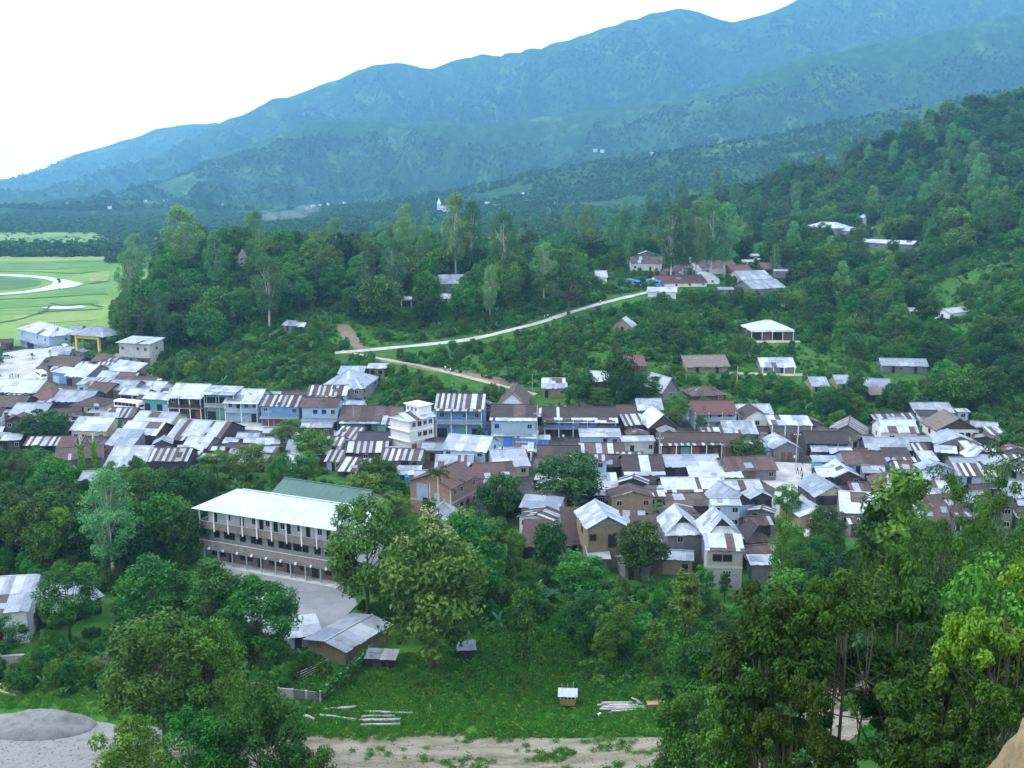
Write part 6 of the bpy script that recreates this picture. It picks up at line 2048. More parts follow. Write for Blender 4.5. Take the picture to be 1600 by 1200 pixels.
# ------------------------------------------------------------------ poles
def pole(px, py, pyt, label, arm=True, lamp=False, mat='frame_pale'):
    g = ground(px, py); h = height_at(g.x, g.y, g.z, pyt)
    r = empty('lamp_post' if lamp else 'utility_pole', g, 0, label, 'street lamp' if lamp else 'utility pole')
    mb = MB(); mb.tube([(0, 0, -.5), (0, 0, h)], [.12, .08], 8); mb.build('pole', MAT[mat], r)
    if arm and not lamp:
        mb = MB(); mb.box(-.85, .85, -.05, .05, h * .78, h * .78 + .09); mb.build('cross_arm', MAT[mat], r)
        ins = MB(); ins.tube([(0, 0, 0), (0, 0, .25)], [.08, .05], 6); im = ins.mesh('insulator', MAT['paint_white'])
        for x in (-.75, -.3, .3, .75): link('insulator', im, r, (x, 0, h * .78 + .09))
    if lamp:
        mb = MB(); mb.tube([(0, 0, h - .1), (.6, 0, h + .7), (1.7, 0, h + 1.1)], .07, 6); mb.build('arm', MAT[mat], r)
        mb = MB(); mb.hexa([(1.5, -.22, h + .95), (2.6, -.22, h + 1.15), (2.6, .22, h + 1.15), (1.5, .22, h + .95), (1.5, -.15, h + 1.2), (2.6, -.12, h + 1.35), (2.6, .12, h + 1.35), (1.5, .15, h + 1.2)]); mb.build('lamp_head', MAT['paint_white'], r)


pole(839, 702, 632, 'tall white utility pole with cross arm beside the long blue shop row')
pole(1243, 735, 664, 'utility pole standing at the white street crossing')
pole(240, 624, 599, 'street lamp with curved arm above the bus', lamp=True)
pole(553, 676, 634, 'thin pole in front of the green fronted shop', arm=False, mat='timber')
pole(1151, 612, 572, 'thin wooden pole on the green slope below the long thatched house', arm=False, mat='timber')
pole(832, 612, 585, 'thin wooden pole left of the striped grey roof on the slope', arm=False, mat='timber')
pole(1308, 724, 694, 'thin wooden pole in front of the plain dark roof', arm=False, mat='timber')
pole(90, 560, 505, 'bare thin pole behind the house by the fields', arm=False, mat='timber')


def creeper_posts():
    rng = np.random.default_rng(21)
    for px, pyb, pyt, lb in ((128, 735, 678, 'dead trunk covered in bright green creeper, left of two'), (148, 730, 672, 'thin dead trunk with creeper and bare branches, right of two')):
        g = ground(px, pyb); h = height_at(g.x, g.y, g.z, pyt)
        r = empty('creeper_covered_trunk', g, 0, lb, 'dead tree')
        mb = MB(); mb.tube([(0, 0, -.3), (.15, 0, h * .5), (.05, 0, h * .92)], [.28, .2, .1], 7)
        for i in range(6):
            a = rng.uniform(0, 6.28); z = h * rng.uniform(.55, .9)
            mb.tube([(0.1, 0, z), (.9 * math.cos(a), .9 * math.sin(a), z + .9), (1.5 * math.cos(a), 1.5 * math.sin(a), z + 1.3 + rng.uniform(0, .8))], [.08, .05, .015], 5, cap=False)
        mb.build('trunk', MAT['bark_pale'], r, smooth=True)
        n = 900
        z = rng.uniform(0, h * .72, n); a = rng.uniform(0, 6.28, n); rr = .35 + .35 * rng.uniform(0, 1, n)
        P = np.stack([rr * np.cos(a) + .1, rr * np.sin(a), z], 1)
        q = cards(rng, P, np.stack([np.cos(a), np.sin(a), a * 0 + .4], 1) + rng.normal(size=P.shape) * .4, .5, .34)
        link('creeper', crown_mesh('creeper', q, np.repeat(rng.uniform(.2, 1, n), 4), MAT['leaf_lime']), r)


creeper_posts()


def earth_bank():
    bm = bmesh.new(); bmesh.ops.create_icosphere(bm, subdivisions=6, radius=1)
    for v in bm.verts:
        d = v.co.normalized()
        k = 1 + .10 * noise_v(d * 2.2) + .07 * noise_v(d * 5) + .05 * noise_v(d * 12) + .03 * noise_v(d * 26)
        v.co = Vector((d.x * 3.2 * k, d.y * 2.6 * k, d.z * 6.2 * k))
    for f in bm.faces: f.smooth = True
    me = bpy.data.meshes.new('earth_bank'); bm.to_mesh(me); bm.free(); me.materials.append(MAT['earth_bank'])
    tag(link('earth_bank', me, None, (6.22, 7.9, 53.35), (0, .25, .4)), 'tan earth bank edge in the near lower right corner', 'earth bank')


def noise_v(p):
    from mathutils import noise as mn
    return mn.noise(p)


earth_bank()
# ------------------------------------------------------------------ small houses and sheds packed between the others
def rect_hits(a, b, m=.15):
    for (x0, y0, r0, w0, d0), (x1, y1, r1, w1, d1) in ((a, b), (b, a)):
        c0, s0 = math.cos(r0), math.sin(r0)
        for u in (0, .25, .5, .75, 1):
            for v in (0, .5, 1):
                X, Y = x0 + c0 * w0 * u - s0 * d0 * v - x1, y0 + s0 * w0 * u + c0 * d0 * v - y1
                lx, ly = X * math.cos(r1) + Y * math.sin(r1), -X * math.sin(r1) + Y * math.cos(r1)
                if -m < lx < w1 + m and -m < ly < d1 + m: return True
    return False


STYLE_WORDS = {'stripe': 'rust-striped', 'stripedark': 'dark striped', 'rust': 'rust roofed', 'brown': 'brown roofed', 'dark': 'dark roofed', 'pale': 'pale roofed', 'zinc': 'grey-blue roofed', 'patch': 'patch roofed', 'white': 'white roofed', 'red': 'red roofed'}
_used = set()


def near_label(g, adj, noun):
    best = sorted(((h.location.x - g.x) ** 2 + (h.location.y - g.y) ** 2, i) for i, h in enumerate(HOUSES[:NH]))[:6]
    for a2 in ('', 'low ', 'narrow ', 'plain '):
        for _, i in best:
            h = HOUSES[i]
            dx, dy = g.x - h.location.x, g.y - h.location.y
            rel = 'behind' if dy > abs(dx) * .7 else 'in front of' if dy < -abs(dx) * .7 else 'beside'
            ws_ = h['label'].split()[:9 if not a2 else 8]
            while ws_[-1] in ('the', 'a', 'of', 'with', 'and', 'in', 'on', 'at', 'to', 'by', 'one', 'behind', 'beside', 'its', 'white', 'pale', 'plain', 'left', 'right', 'under', 'above', 'below', 'from', 'small', 'tall', 'two', 'thin', 'near', 'just', 'bright', 'grey', 'green', 'dark', 'main', 'street', 'long', 'yellow-pillared', 'pyramid', 'rust', 'blue', 'rusty', 'tan', 'teal', 'brown', 'wide', 'standing', 'directly', 'outside', 'over', 'front', 'crossed', 'half', 'between', 'middle', 'foot', 'against', 'around', 'facing', 'along', 'end', 'top', 'edge', 'wooden', 'concrete', 'open', 'dark-red'): ws_.pop()
            lb = f"{a2}{adj} {noun} {rel} the {' '.join(ws_)}"
            if lb not in _used and len(lb.split()) <= 16:
                _used.add(lb); return lb
    return f'{adj} {noun} among the crowded roofs of the town'


def infill(poly, n, seed, styles, two=.12, tries=400, sc=1.0):
    rng = random.Random(seed)
    xs = [p[0] for p in poly]; ys = [p[1] for p in poly]
    k = 0
    for _ in range(n * tries):
        if k >= n: break
        px, py = rng.uniform(min(xs), max(xs)), rng.uniform(min(ys), max(ys))
        if not pip(np.array([px]), np.array([py]), poly)[0]: continue
        g = ground(px, py)
        W, D = rng.uniform(3.6, 8.0) * sc, rng.uniform(3.2, 6.0) * sc
        rz = rng.gauss(0, .16)
        c, s = math.cos(rz), math.sin(rz)
        A = Vector((g.x - c * W / 2, g.y - s * W / 2, 0)); B = Vector((g.x + c * W / 2, g.y + s * W / 2, 0))
        me_ = (A.x, A.y, rz, W, D)
        if any(abs(f[0] - A.x) < 30 and abs(f[1] - A.y) < 30 and rect_hits(me_, f) for f in FOOT): continue
        pts = [(A.x + c * W * u - s * D * v, A.y + s * W * u + c * D * v) for u in (0, .5, 1) for v in (0, .5, 1)]
        if any((x - q[0]) ** 2 + (y - q[1]) ** 2 < (q[2] + .5) ** 2 for x, y in pts for q in ROADPTS): continue
        PX = np.array([p[0] for p in pts]); PY = np.array([p[1] for p in pts])
        if any(pip(PX, PY, rp).any() for rp in ROADPOLY): continue
        A.z, B.z = zg(A.x, A.y), zg(B.x, B.y)
        st = rng.choices(list(styles), list(styles.values()))[0]
        tw = rng.random() < two and W > 4.5
        noun, nm, cat = ('house', 'house', 'house') if W > 5.5 or tw else ('shed', 'shed', 'shed')
        lb = near_label(g, ('small two-storey ' if tw else 'small ') + STYLE_WORDS[st], noun)
        H(lb, nm, cat, proj(*A), proj(*B), 0, (rng.choice(('x', 'x', 'x', 's', 'y')), 0), rng.choice(('wall_grey', 'wall_wood', 'wall_dark', 'wall_grey', 'wall_paleblue', 'wall_tan', 'wall_white')), st,
          rng.choice(('d.W', 'Wd', 'd.', '.dW', 'O.d', 'R.d')), 'W.W' if tw else '', '', dep=D, hm=rng.uniform(4.4, 5.2) if tw else rng.uniform(2.1, 2.9), slope=rng.uniform(.22, .5), over=rng.uniform(.3, .6))
        k += 1
    return k


NH = len(HOUSES)
_MIX = {'stripe': 4, 'stripedark': 4, 'rust': 3, 'brown': 3, 'dark': 2, 'pale': 4, 'zinc': 4, 'patch': 3, 'white': 1}
print('infill', infill(TOWN, 105, 5, _MIX), infill(TOWN, 50, 15, _MIX, .0, 250, .72),
      infill([(1260, 700), (1560, 690), (1640, 760), (1600, 840), (1290, 840)], 16, 6, _MIX),
      infill([(960, 405), (1230, 405), (1235, 462), (1100, 462), (1070, 440), (990, 432)], 14, 7, {'red': 2, 'rust': 2, 'white': 2, 'pale': 3, 'zinc': 2}, .1),
      infill([(820, 800), (1000, 840), (1180, 830), (1215, 900), (1000, 905), (830, 890)], 9, 8, _MIX, .2))


# ------------------------------------------------------------------ tanks, washing, wires
def small_things():
    rng = random.Random(9)
    mb = MB(); mb.tube([(0, 0, 0), (0, 0, .25), (0, 0, .3), (0, 0, .8), (0, 0, .85), (0, 0, 1.2), (0, 0, 1.38)], [.5, .5, .53, .53, .5, .5, .22], 14)
    body = mb.mesh('tank', MAT['rubber']); body2 = mb.mesh('tank', MAT['paint_blue'])
    mb = MB(); mb.tube([(0, 0, 1.38), (0, 0, 1.46)], [.2, .18], 10); lid = mb.mesh('lid', MAT['rubber'])
    mb = MB(); mb.box(-.6, .6, -.6, .6, -.12, 0); stand = mb.mesh('stand', MAT['timber'])
    for i in range(16):
        for _ in range(60):
            h = rng.choice(HOUSES[:NH + 60]); f = FOOT[HOUSES.index(h)]
            c, s = math.cos(f[2]), math.sin(f[2])
            u, v = rng.choice(((-1.0, .5), (f[3] + 1.0, .5), (f[3] * .5, -1.1)))
            x, y = f[0] + c * u - s * v, f[1] + s * u + c * v
            me_ = (x - .5, y - .5, 0, 1.0, 1.0)
            if y < 300 and not any(abs(q[0] - x) < 20 and abs(q[1] - y) < 20 and rect_hits(me_, q, .05) for q in FOOT): break
        else: continue
        blue = rng.random() < .4
        r = empty('water_tank', (x, y, zg(x, y) + .25), 0, f"{'blue' if blue else 'black'} water tank standing by the {' '.join(h['label'].split()[:8])}"[:110], 'water tank', 'water tanks beside the houses')
        link('tank', body2 if blue else body, r); link('lid', lid, r); link('stand', stand, r)
    # washing lines
    for i, (px, py, n) in enumerate(((640, 742, 6), (580, 728, 5), (455, 664, 5), (1000, 754, 6), (1100, 664, 5), (930, 690, 5), (1400, 728, 5), (250, 690, 6))):
        g = ground(px, py)
        near = min((((h.location.x - g.x) ** 2 + (h.location.y - g.y) ** 2), k) for k, h in enumerate(HOUSES[:NH]))[1]
        r = empty('washing_line', g, rng.uniform(-.3, .3), 'washing line hung with clothes by the ' + ' '.join(HOUSES[near]['label'].split()[:9]), 'washing line', 'washing lines between the houses')
        mb = MB(); mb.tube([(-2.6, 0, 1.75), (0, 0, 1.62), (2.6, 0, 1.75)], .012, 4, cap=False); mb.build('line', MAT['rubber'], r)
        mb = MB(); mb.box(-.04, .04, -.04, .04, -.4, 1.8); pm = mb.mesh('post', MAT['timber'])
        for x in (-2.6, 2.6): link('post', pm, r, (x, 0, 0))
        for k in range(n):
            mb = MB(); w, hh = rng.uniform(.3, .7), rng.uniform(.5, 1.0); x = -2.1 + k * 4.2 / n
            b = len(mb.v)
            for zz in range(4):
                for xx in range(3): mb.v.append((x + w * xx / 2, .04 * math.sin(xx * 2.1 + zz + k), 1.66 - hh * zz / 3))
            for zz in range(3):
                for xx in range(2): a = b + zz * 3 + xx; mb.f.append((a, a + 1, a + 4, a + 3)); mb.m.append(0)
            mb.build('garment', MAT[rng.choice(('cloth_white', 'cloth_white', 'cloth_red', 'cloth_blue', 'cloth_dark'))], r)
    # wires between the street poles
    P = [(h.location, h) for h in bpy.data.objects if h.name.split('.')[0] == 'utility_pole' and h.get('label', '').find('cross arm') >= 0 or h.get('label', '').startswith('utility pole')]
    tops = []
    for px, py, pyt, lb in ((420, 671, 636, 'grey utility pole with cross arm before the blue shop house'), (640, 689, 648, 'grey utility pole with cross arm beside the tall white building'), (1030, 720, 676, 'grey utility pole with cross arm at the left end of the brown shop row')):
        pole(px, py, pyt, lb, mat='concrete')
    for px, py, pyt in ((420, 671, 636), (640, 689, 648), (839, 702, 632), (1030, 720, 676), (1243, 735, 664)):
        g = ground(px, py); tops.append(Vector((g.x, g.y, g.z + height_at(g.x, g.y, g.z, pyt) * .78 + .35)))
    mb = MB()
    for a, b in zip(tops[:-1], tops[1:]):
        for o in (-.75, .75):
            mb.tube([a.lerp(b, t) + Vector((0, o * .8, -1.5 * 4 * t * (1 - t))) for t in (0, .15, .3, .45, .6, .75, .9, 1)], .025, 4, cap=False)
    tag(mb.build('power_lines', MAT['rubber']), 'sagging power lines strung between the street poles', 'power lines')


small_things()
# ------------------------------------------------------------------ near tree prototypes (leaves seen one by one)
def make_near():
    for s in range(4):
        rng = np.random.default_rng(200 + s)
        h, w = 20.0, 10.0
        cs = []
        for i in range(13):        # layered domes of foliage with dark gaps between them
            a_ = rng.uniform(0, 6.28); r_ = w * .42 * math.sqrt(rng.uniform(0, 1)); lr = rng.uniform(1.1, 1.9)
            c_ = np.array([r_ * math.cos(a_), r_ * math.sin(a_), h * (.90 - .16 * (r_ / (w * .42)) ** 2 - rng.uniform(0, .16))])
            cs.append(c_ + shell(rng, 8, (0, 0, 0), (lr, lr, lr * .5), -.1, .7))
        cs = np.concatenate(cs)
        rs = rng.uniform(.4, .8, len(cs))
        q, t = clump_leaves(rng, cs, rs, 150, .30, .165, droop=.15, flat=.6, up=.8)
        mb = trunk_mb(rng, h * .8, .2, cs[::11], start=.5)
        m2 = trunk_mb(rng, h * .78, .13, cs[1::19], start=.6, lean=.1)
        b = len(mb.v); mb.v += [(x + .7, y + .2, z) for x, y, z in m2.v]; mb.f += [tuple(i + b for i in f) for f in m2.f]; mb.m += m2.m
        m2 = trunk_mb(rng, h * .76, .12, cs[2::19], start=.6, lean=.1)
        b = len(mb.v); mb.v += [(x - .8, y - .1, z) for x, y, z in m2.v]; mb.f += [tuple(i + b for i in f) for f in m2.f]; mb.m += m2.m
        tm = mb.mesh('near_trunk', MAT['bark'], True)
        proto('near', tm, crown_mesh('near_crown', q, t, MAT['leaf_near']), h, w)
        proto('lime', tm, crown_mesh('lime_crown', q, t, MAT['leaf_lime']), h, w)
        ca = shell(rng, 30, (0, 0, h * .80), (w * .5, w * .5, h * .17), -.75, .4)
        q, t = clump_leaves(rng, ca, rng.uniform(.6, 1.2, len(ca)), 150, .27, .15, droop=.12, flat=.5, up=.9)
        proto('airy', trunk_mb(rng, h * .7, .17, ca[::2], start=.5).mesh('airy_trunk', MAT['bark'], True), crown_mesh('airy_crown', q, t, MAT['leaf_broad']), h, w)
        # rounder tree for the middle distance with smaller leaves
        h, w = 13.0, 9.0
        cs = np.concatenate([shell(rng, 74, (0, 0, h * .55), (w * .43, w * .43, h * .41), -.85, .4)])
        q, t = clump_leaves(rng, cs, rng.uniform(.7, 1.3, len(cs)), 150, .33, .2, droop=.1, up=.7)
        proto('fine', trunk_mb(rng, h * .62, .2, cs[::4], start=.35).mesh('fine_trunk', MAT['bark'], True), crown_mesh('fine_crown', q, t, MAT['leaf_broad']), h, w)


make_near()
CATN.update({'near': ('leafy_tree', 'tree'), 'lime': ('bright_leafy_tree', 'tree'), 'airy': ('thin_crowned_tree', 'tree'), 'fine': ('broadleaf_tree', 'tree')})


def nearpx(kind, px, pyt, Y, wpx, label, sink=0.0, var=None):
    x, y, z = atY(px, pyt, Y)
    g = zg(x, y) - sink
    d = math.sqrt(x * x + y * y + (z - CAMZ) ** 2)
    return tree(kind, (x, y, g), z - g, wpx * d / F, var=var, label=label)


def hero_trees():
    T = treepx
    T('euca', 290, 440, 326, 62, label='tall thin-crowned pale tree rising highest on the left end of the wooded hill')
    T('euca', 216, 452, 368, 36, label='slim grey-green tree at the left tip of the wooded hill')
    T('euca', 712, 442, 306, 48, label='tallest pale-trunked tree on the hilltop in front of the church')
    T('euca', 738, 440, 318, 36, label='slanting pale tree just right of the tallest hilltop tree')
    T('euca', 786, 472, 333, 46, label='tall yellow-green tree between the hilltop roofs and the rain tree')
    T('euca', 1048, 442, 324, 44, label='tall pale-trunked tree at the left end of the row above the red roofs')
    T('euca', 1066, 440, 332, 36, label='slimmer pale-trunked tree second in the row above the red roofs')
    T('euca', 1087, 441, 318, 40, label='pale-trunked tree third in the row above the red roofs')
    T('euca', 1110, 438, 316, 42, label='pale-trunked tree fourth in the row above the red roofs')
    T('euca', 1131, 436, 322, 46, label='broad pale-trunked tree at the right end of the row above the red roofs')
    T('euca', 962, 412, 336, 36, label='grey-green slender tree left of the row above the red roofs')
    T('rain', 888, 492, 410, 122, label='wide dark rain tree spreading over the hill path')
    T('euca', 178, 908, 742, 84, label='tall feathery grey-green tree among the dark trees left of the school')
    T('dark', 888, 800, 701, 122, var=1, label='large dark round tree in the middle of the town')
    T('dark', 784, 812, 737, 82, var=2, label='dark round tree beside the brick house')
    T('broad', 1166, 718, 679, 62, var=0, label='bright round street tree in front of the brown shop row')
    T('dark', 905, 640, 574, 62, label='dark tree right of the striped grey roof on the slope')
    T('dark', 966, 636, 546, 56, label='tall dark tree between the small white roofs on the slope')
    T('dark', 1008, 632, 580, 56, label='dark tree left of the grey gable house')
    T('fine', 935, 646, 602, 52, label='grey-green tree in front of the tall dark slope tree')
    T('fine', 1056, 664, 616, 46, label='small conical tree left of the pale blue red-roofed house')
    T('flower', 676, 1048, 803, 178, var=0, label='largest tree with cream flower heads in front of the school')
    T('teak', 575, 968, 768, 120, var=1, label='leafy tree covering the right end of the school')
    T('flower', 732, 962, 792, 110, var=2, label='tree with pale flower heads close behind the largest flowering tree')
    T('palm', 685, 830, 728, 40, label='single slender palm in front of the brick house')
    T('young', 673, 862, 783, 40, var=1, label='narrow dark green tree below the brick house')
    T('young', 818, 1082, 928, 62, var=0, label='slender young tree standing alone in the meadow')
    T('broad', 1000, 908, 812, 84, var=2, label='bright dome-shaped tree in front of the bright white gable house')
    T('broad', 908, 928, 862, 80, var=3, label='low bright round tree beside the small white lean-to')
    T('broad', 858, 898, 808, 62, var=1, label='bright tree left of the steep rust roof')
    T('young', 1070, 1000, 896, 62, var=1, label='leafy small tree in front of the concrete block house')
    T('dark', 70, 692, 634, 70, label='dark round tree between the open shelter and the left town roofs')
    T('fine', 452, 700, 654, 52, label='dark round tree in front of the blue shop house')
    T('broad', 492, 724, 668, 56, label='bright yellow-green tree on the near side of the main street')
    T('fine', 480, 764, 700, 50, label='bright leafy tree behind the hall with the green roof')
    T('fine', 440, 770, 706, 46, label='dark leafy tree above the green roof, left of the bright one')
    T('broad', 570, 784, 738, 64, label='round green tree right of the green roofed hall')
    T('fine', 620, 818, 762, 60, label='dark tree between the green roofed hall and the brick house')
    T('fine', 385, 752, 690, 70, label='green tree left of the green roofed hall')
    T('fine', 340, 752, 700, 60, label='bushy tree in front of the large striped shed')
    T('teak', 410, 1046, 893, 100, var=0, label='leafy tree at the near left corner of the school yard')
    T('teak', 330, 1010, 868, 110, var=2, label='broad leafy tree in front of the left end of the school')
    T('teak', 250, 1010, 866, 110, var=1, label='broad leafy tree left of the school yard')
    T('fine', 110, 1000, 868, 96, label='dark tree in front of the long narrow shed at lower left')
    T('fine', 10, 1040, 965, 70, label='dark shrub-like tree before the lower left white house')
    T('fine', 260, 1190, 938, 175, var=0, label='large leafy near tree with dark trunk at the lower left')
    T('fine', 330, 1185, 955, 110, var=2, label='leafy tree just right of the large near left tree')
    nearpx('fine', 400, 1070, 82, 150, 'bright low tree beside the left logs', var=3)
    nearpx('fine', 300, 1105, 82, 130, 'leafy tree bottom left with bright crown')
    nearpx('fine', 470, 1150, 80, 110, 'small bright tree at the bottom edge beside the track')
    nearpx('fine', 190, 1120, 74, 130, 'dark-leaved tree overhanging the gravel at bottom left')
    # right foreground
    N_ = nearpx
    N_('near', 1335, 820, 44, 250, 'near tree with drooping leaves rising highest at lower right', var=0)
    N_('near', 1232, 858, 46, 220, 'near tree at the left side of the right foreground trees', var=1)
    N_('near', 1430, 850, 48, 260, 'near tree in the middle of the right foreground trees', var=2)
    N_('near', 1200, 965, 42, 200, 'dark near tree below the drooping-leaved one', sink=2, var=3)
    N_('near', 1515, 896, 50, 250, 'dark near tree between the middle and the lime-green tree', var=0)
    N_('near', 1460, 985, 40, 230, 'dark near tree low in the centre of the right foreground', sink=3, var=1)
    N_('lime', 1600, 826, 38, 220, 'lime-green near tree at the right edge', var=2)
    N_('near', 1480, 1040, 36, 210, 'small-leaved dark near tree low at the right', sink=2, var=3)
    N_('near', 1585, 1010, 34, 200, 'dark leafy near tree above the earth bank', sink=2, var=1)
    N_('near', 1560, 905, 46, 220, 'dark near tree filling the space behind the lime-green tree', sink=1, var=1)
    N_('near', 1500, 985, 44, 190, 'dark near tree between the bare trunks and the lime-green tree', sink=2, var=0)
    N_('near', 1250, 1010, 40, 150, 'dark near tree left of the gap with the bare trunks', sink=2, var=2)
    N_('fine', 1545, 842, 66, 200, 'dark leafy tree under the thin-crowned trees at the right edge')
    N_('fine', 1440, 800, 86, 120, 'leafy tree in front of the broad white roof corner')
    N_('fine', 1110, 975, 84, 150, 'dark tree at the left of the right foreground above the track')
    N_('fine', 1085, 1065, 78, 130, 'dark tree hanging over the dirt track at lower right')
    N_('fine', 1170, 1040, 74, 150, 'dark leafy tree right of the track tree')
    N_('near', 1190, 1000, 52, 130, 'slim dark near tree left of the bare trunks', sink=2, var=2)
    N_('airy', 1480, 716, 88, 120, 'pale leafy tree in front of the right end houses')
    N_('airy', 1585, 668, 72, 150, 'tall pale leafy tree at the right edge of town')
    N_('airy', 1548, 765, 74, 130, 'leafy tree below the tall one at the right edge')
    N_('young', 1415, 752, 116, 150, 'feathery tree covering the broad white roof')
    N_('young', 1370, 790, 118, 90, 'smaller feathery tree left of the broad white roof corner')
    N_('airy', 1480, 826, 96, 120, 'dark tree below the slatted white roof shed')
    N_('airy', 1590, 812, 80, 120, 'dark tree above the lime-green tree')
    N_('fine', 1230, 785, 146, 50, 'small grey-green tree at the lane beside the grey gable roof')
    N_('fine', 1232, 752, 186, 46, 'small bush-like tree on the lane corner')


hero_trees()

# ------------------------------------------------------------------ scattered individuals
KEEP = [(a, b) for a, b in zip(np.linspace(530, 880, 30), np.interp(np.linspace(530, 880, 30), [530, 640, 770, 830, 880], [552, 541, 523, 508, 492]))] + \
       [(a, b) for a, b in zip(np.linspace(880, 1060, 18), np.interp(np.linspace(880, 1060, 18), [880, 930, 985, 1060], [492, 477, 463, 447]))] + \
       [(a, b) for a, b in zip(np.linspace(590, 830, 20), np.linspace(562, 613, 20))] + [(552, 532), (545, 522), (540, 515)] + \
       [(a, 740) for a in range(1195, 1300, 8)] + [(1240, 790), (1235, 770), (380, 900), (430, 915), (480, 935), (480, 960), (510, 940)] + \
       [(a, 1112) for a in range(480, 640, 10)] + [(887, 1085)] + [(a, 1105) for a in range(935, 1060, 10)] + [(1480, 440), (1520, 430), (1560, 450)] + \
       [(20, 580), (50, 600), (90, 575)]
PLANTED = []


def clear(g, h, wm, slack=.22):
    px, pyb = proj(g.x, g.y, g.z); _, pyt = proj(g.x, g.y, g.z + h)
    d = max(g.y, 1)
    wp = wm * F / d * .8
    x0, x1 = px - wp / 2, px + wp / 2
    for bx0, bx1, by0, by1, bY, bX, bs in PROTECT:
        if abs(g.x - bX) < bs / 2 + wm * .3 and abs(g.y - bY - 3) < bs / 2 + wm * .3: return False
        if g.y < bY + 2 and x1 > bx0 and x0 < bx1 and pyt < by1 and pyb > by0:
            ov = (min(x1, bx1) - max(x0, bx0)) * (min(pyb, by1) - max(pyt, by0))
            if ov > slack * (bx1 - bx0) * (by1 - by0): return False
    for kx, ky in KEEP:
        if x0 - 2 < kx < x1 + 2 and pyt < ky < pyb + 2: return False
    for q, r in PLANTED:
        if (q.x - g.x) ** 2 + (q.y - g.y) ** 2 < (r + wm) ** 2 * .085: return False
    return True


DESC = {'dark': 'dark dense round tree', 'broad': 'mid-green spreading tree', 'teak': 'tall large-leaved tree', 'flower': 'pale-flowered tree', 'euca': 'slender grey-green pale-trunked tree', 'fine': 'leafy green tree',
        'bamboo': 'drooping bamboo clump', 'banana': 'broad-leaved banana plant', 'bush': 'low green shrub', 'young': 'small slender tree', 'airy': 'thin-crowned tree'}


def plant(poly, n, mix, hr, phrase, group, seed, slack=.22, tries=40):
    rng = random.Random(seed)
    xs = [p[0] for p in poly]; ys = [p[1] for p in poly]
    k = 0
    for _ in range(n * tries):
        if k >= n: break
        px, py = rng.uniform(min(xs), max(xs)), rng.uniform(min(ys), max(ys))
        if not pip(np.array([px]), np.array([py]), poly)[0]: continue
        kind = rng.choices(list(mix), list(mix.values()))[0]
        g = ground(px, py)
        ph, pw = PROTO[kind][0][2], PROTO[kind][0][3]
        base = {'euca': 1.5, 'bush': .22, 'banana': .36, 'young': .7, 'bamboo': .85}.get(kind, 1)
        h = rng.uniform(*hr) * base; w = pw * h / ph * rng.uniform(.9, 1.25)
        if not clear(g, h, w, slack): continue
        PLANTED.append((g, w))
        tree(kind, g - Vector((0, 0, .15)), h, w, label=DESC[kind] + ' ' + phrase, group=DESC[kind] + 's ' + group)
        k += 1
    return k


CNT = []
WOODS = {'dark': 3, 'broad': 4, 'teak': 2.5, 'flower': .8, 'euca': .8, 'fine': 2.5, 'bamboo': 1.2, 'young': .8, 'airy': .8}
CNT.append(plant([(175, 535), (190, 500), (240, 430), (330, 402), (600, 415), (760, 425), (880, 430), (930, 440), (900, 468), (840, 488), (760, 508), (640, 522), (560, 503), (520, 490), (420, 520), (330, 545), (250, 565), (200, 560)],
                 128, WOODS, (11, 18), 'in the dense woods on the middle hill', 'in the woods on the middle hill', 1, .5, 60))
CNT.append(plant([(240, 570), (330, 560), (480, 555), (520, 560), (560, 575), (500, 590), (430, 610), (280, 600)], 22, {'broad': 2, 'fine': 2, 'bush': 4, 'banana': 1}, (5, 8), 'on the bank behind the main street shops', 'on the bank behind the main street', 2))
CNT.append(plant([(655, 548), (700, 538), (790, 535), (800, 570), (770, 585), (690, 565)], 12, {'fine': 2, 'broad': 2, 'bush': 3}, (4, 6.5), 'between the hill path and the dirt path', 'between the two paths', 3))
CNT.append(plant([(600, 590), (700, 598), (800, 622), (760, 640), (640, 632)], 12, {'bush': 4, 'broad': 1, 'banana': 1}, (4, 6), 'on the green slope below the dirt path', 'below the dirt path', 4))
CNT.append(plant([(845, 520), (960, 485), (1060, 470), (1160, 480), (1170, 540), (1060, 560), (1170, 600), (1250, 610), (1250, 640), (1080, 590), (1000, 600), (930, 585), (850, 590)], 40, {'broad': 2, 'fine': 2, 'dark': 1, 'bush': 4, 'banana': 3, 'young': 1}, (5, 9), 'on the open green slope right of the path', 'on the open slope', 5))
CNT.append(plant([(880, 400), (1000, 380), (1250, 365), (1260, 440), (1230, 470), (1120, 466), (1060, 425), (960, 425)], 40, {'broad': 3, 'dark': 2, 'fine': 2, 'euca': 1.2, 'teak': 1}, (9, 15), 'around the red roofs of the upper town', 'around the upper town', 6, .35))
CNT.append(plant([(1235, 420), (1300, 400), (1420, 400), (1440, 470), (1600, 480), (1620, 640), (1480, 645), (1400, 600), (1290, 540), (1250, 500)], 62, {'dark': 3, 'broad': 2, 'bamboo': 3, 'teak': 1, 'fine': 1}, (9, 14), 'in the dark forest on the right slope', 'in the dark forest on the right slope', 7))
CNT.append(plant([(1440, 380), (1600, 340), (1640, 400), (1500, 400)], 9, {'broad': 2, 'euca': 1, 'teak': 2}, (9, 13), 'at the upper edge of the clearing on the right slope', 'above the right clearing', 8))
CNT.append(plant([(-20, 720), (40, 715), (110, 762), (180, 762), (300, 748), (330, 770), (305, 830), (320, 880), (250, 900), (100, 890), (-20, 900)], 46, {'dark': 3, 'broad': 3, 'fine': 3, 'teak': 1, 'flower': .4}, (8, 13), 'in the tree belt left of the school', 'in the tree belt left of the school', 9))
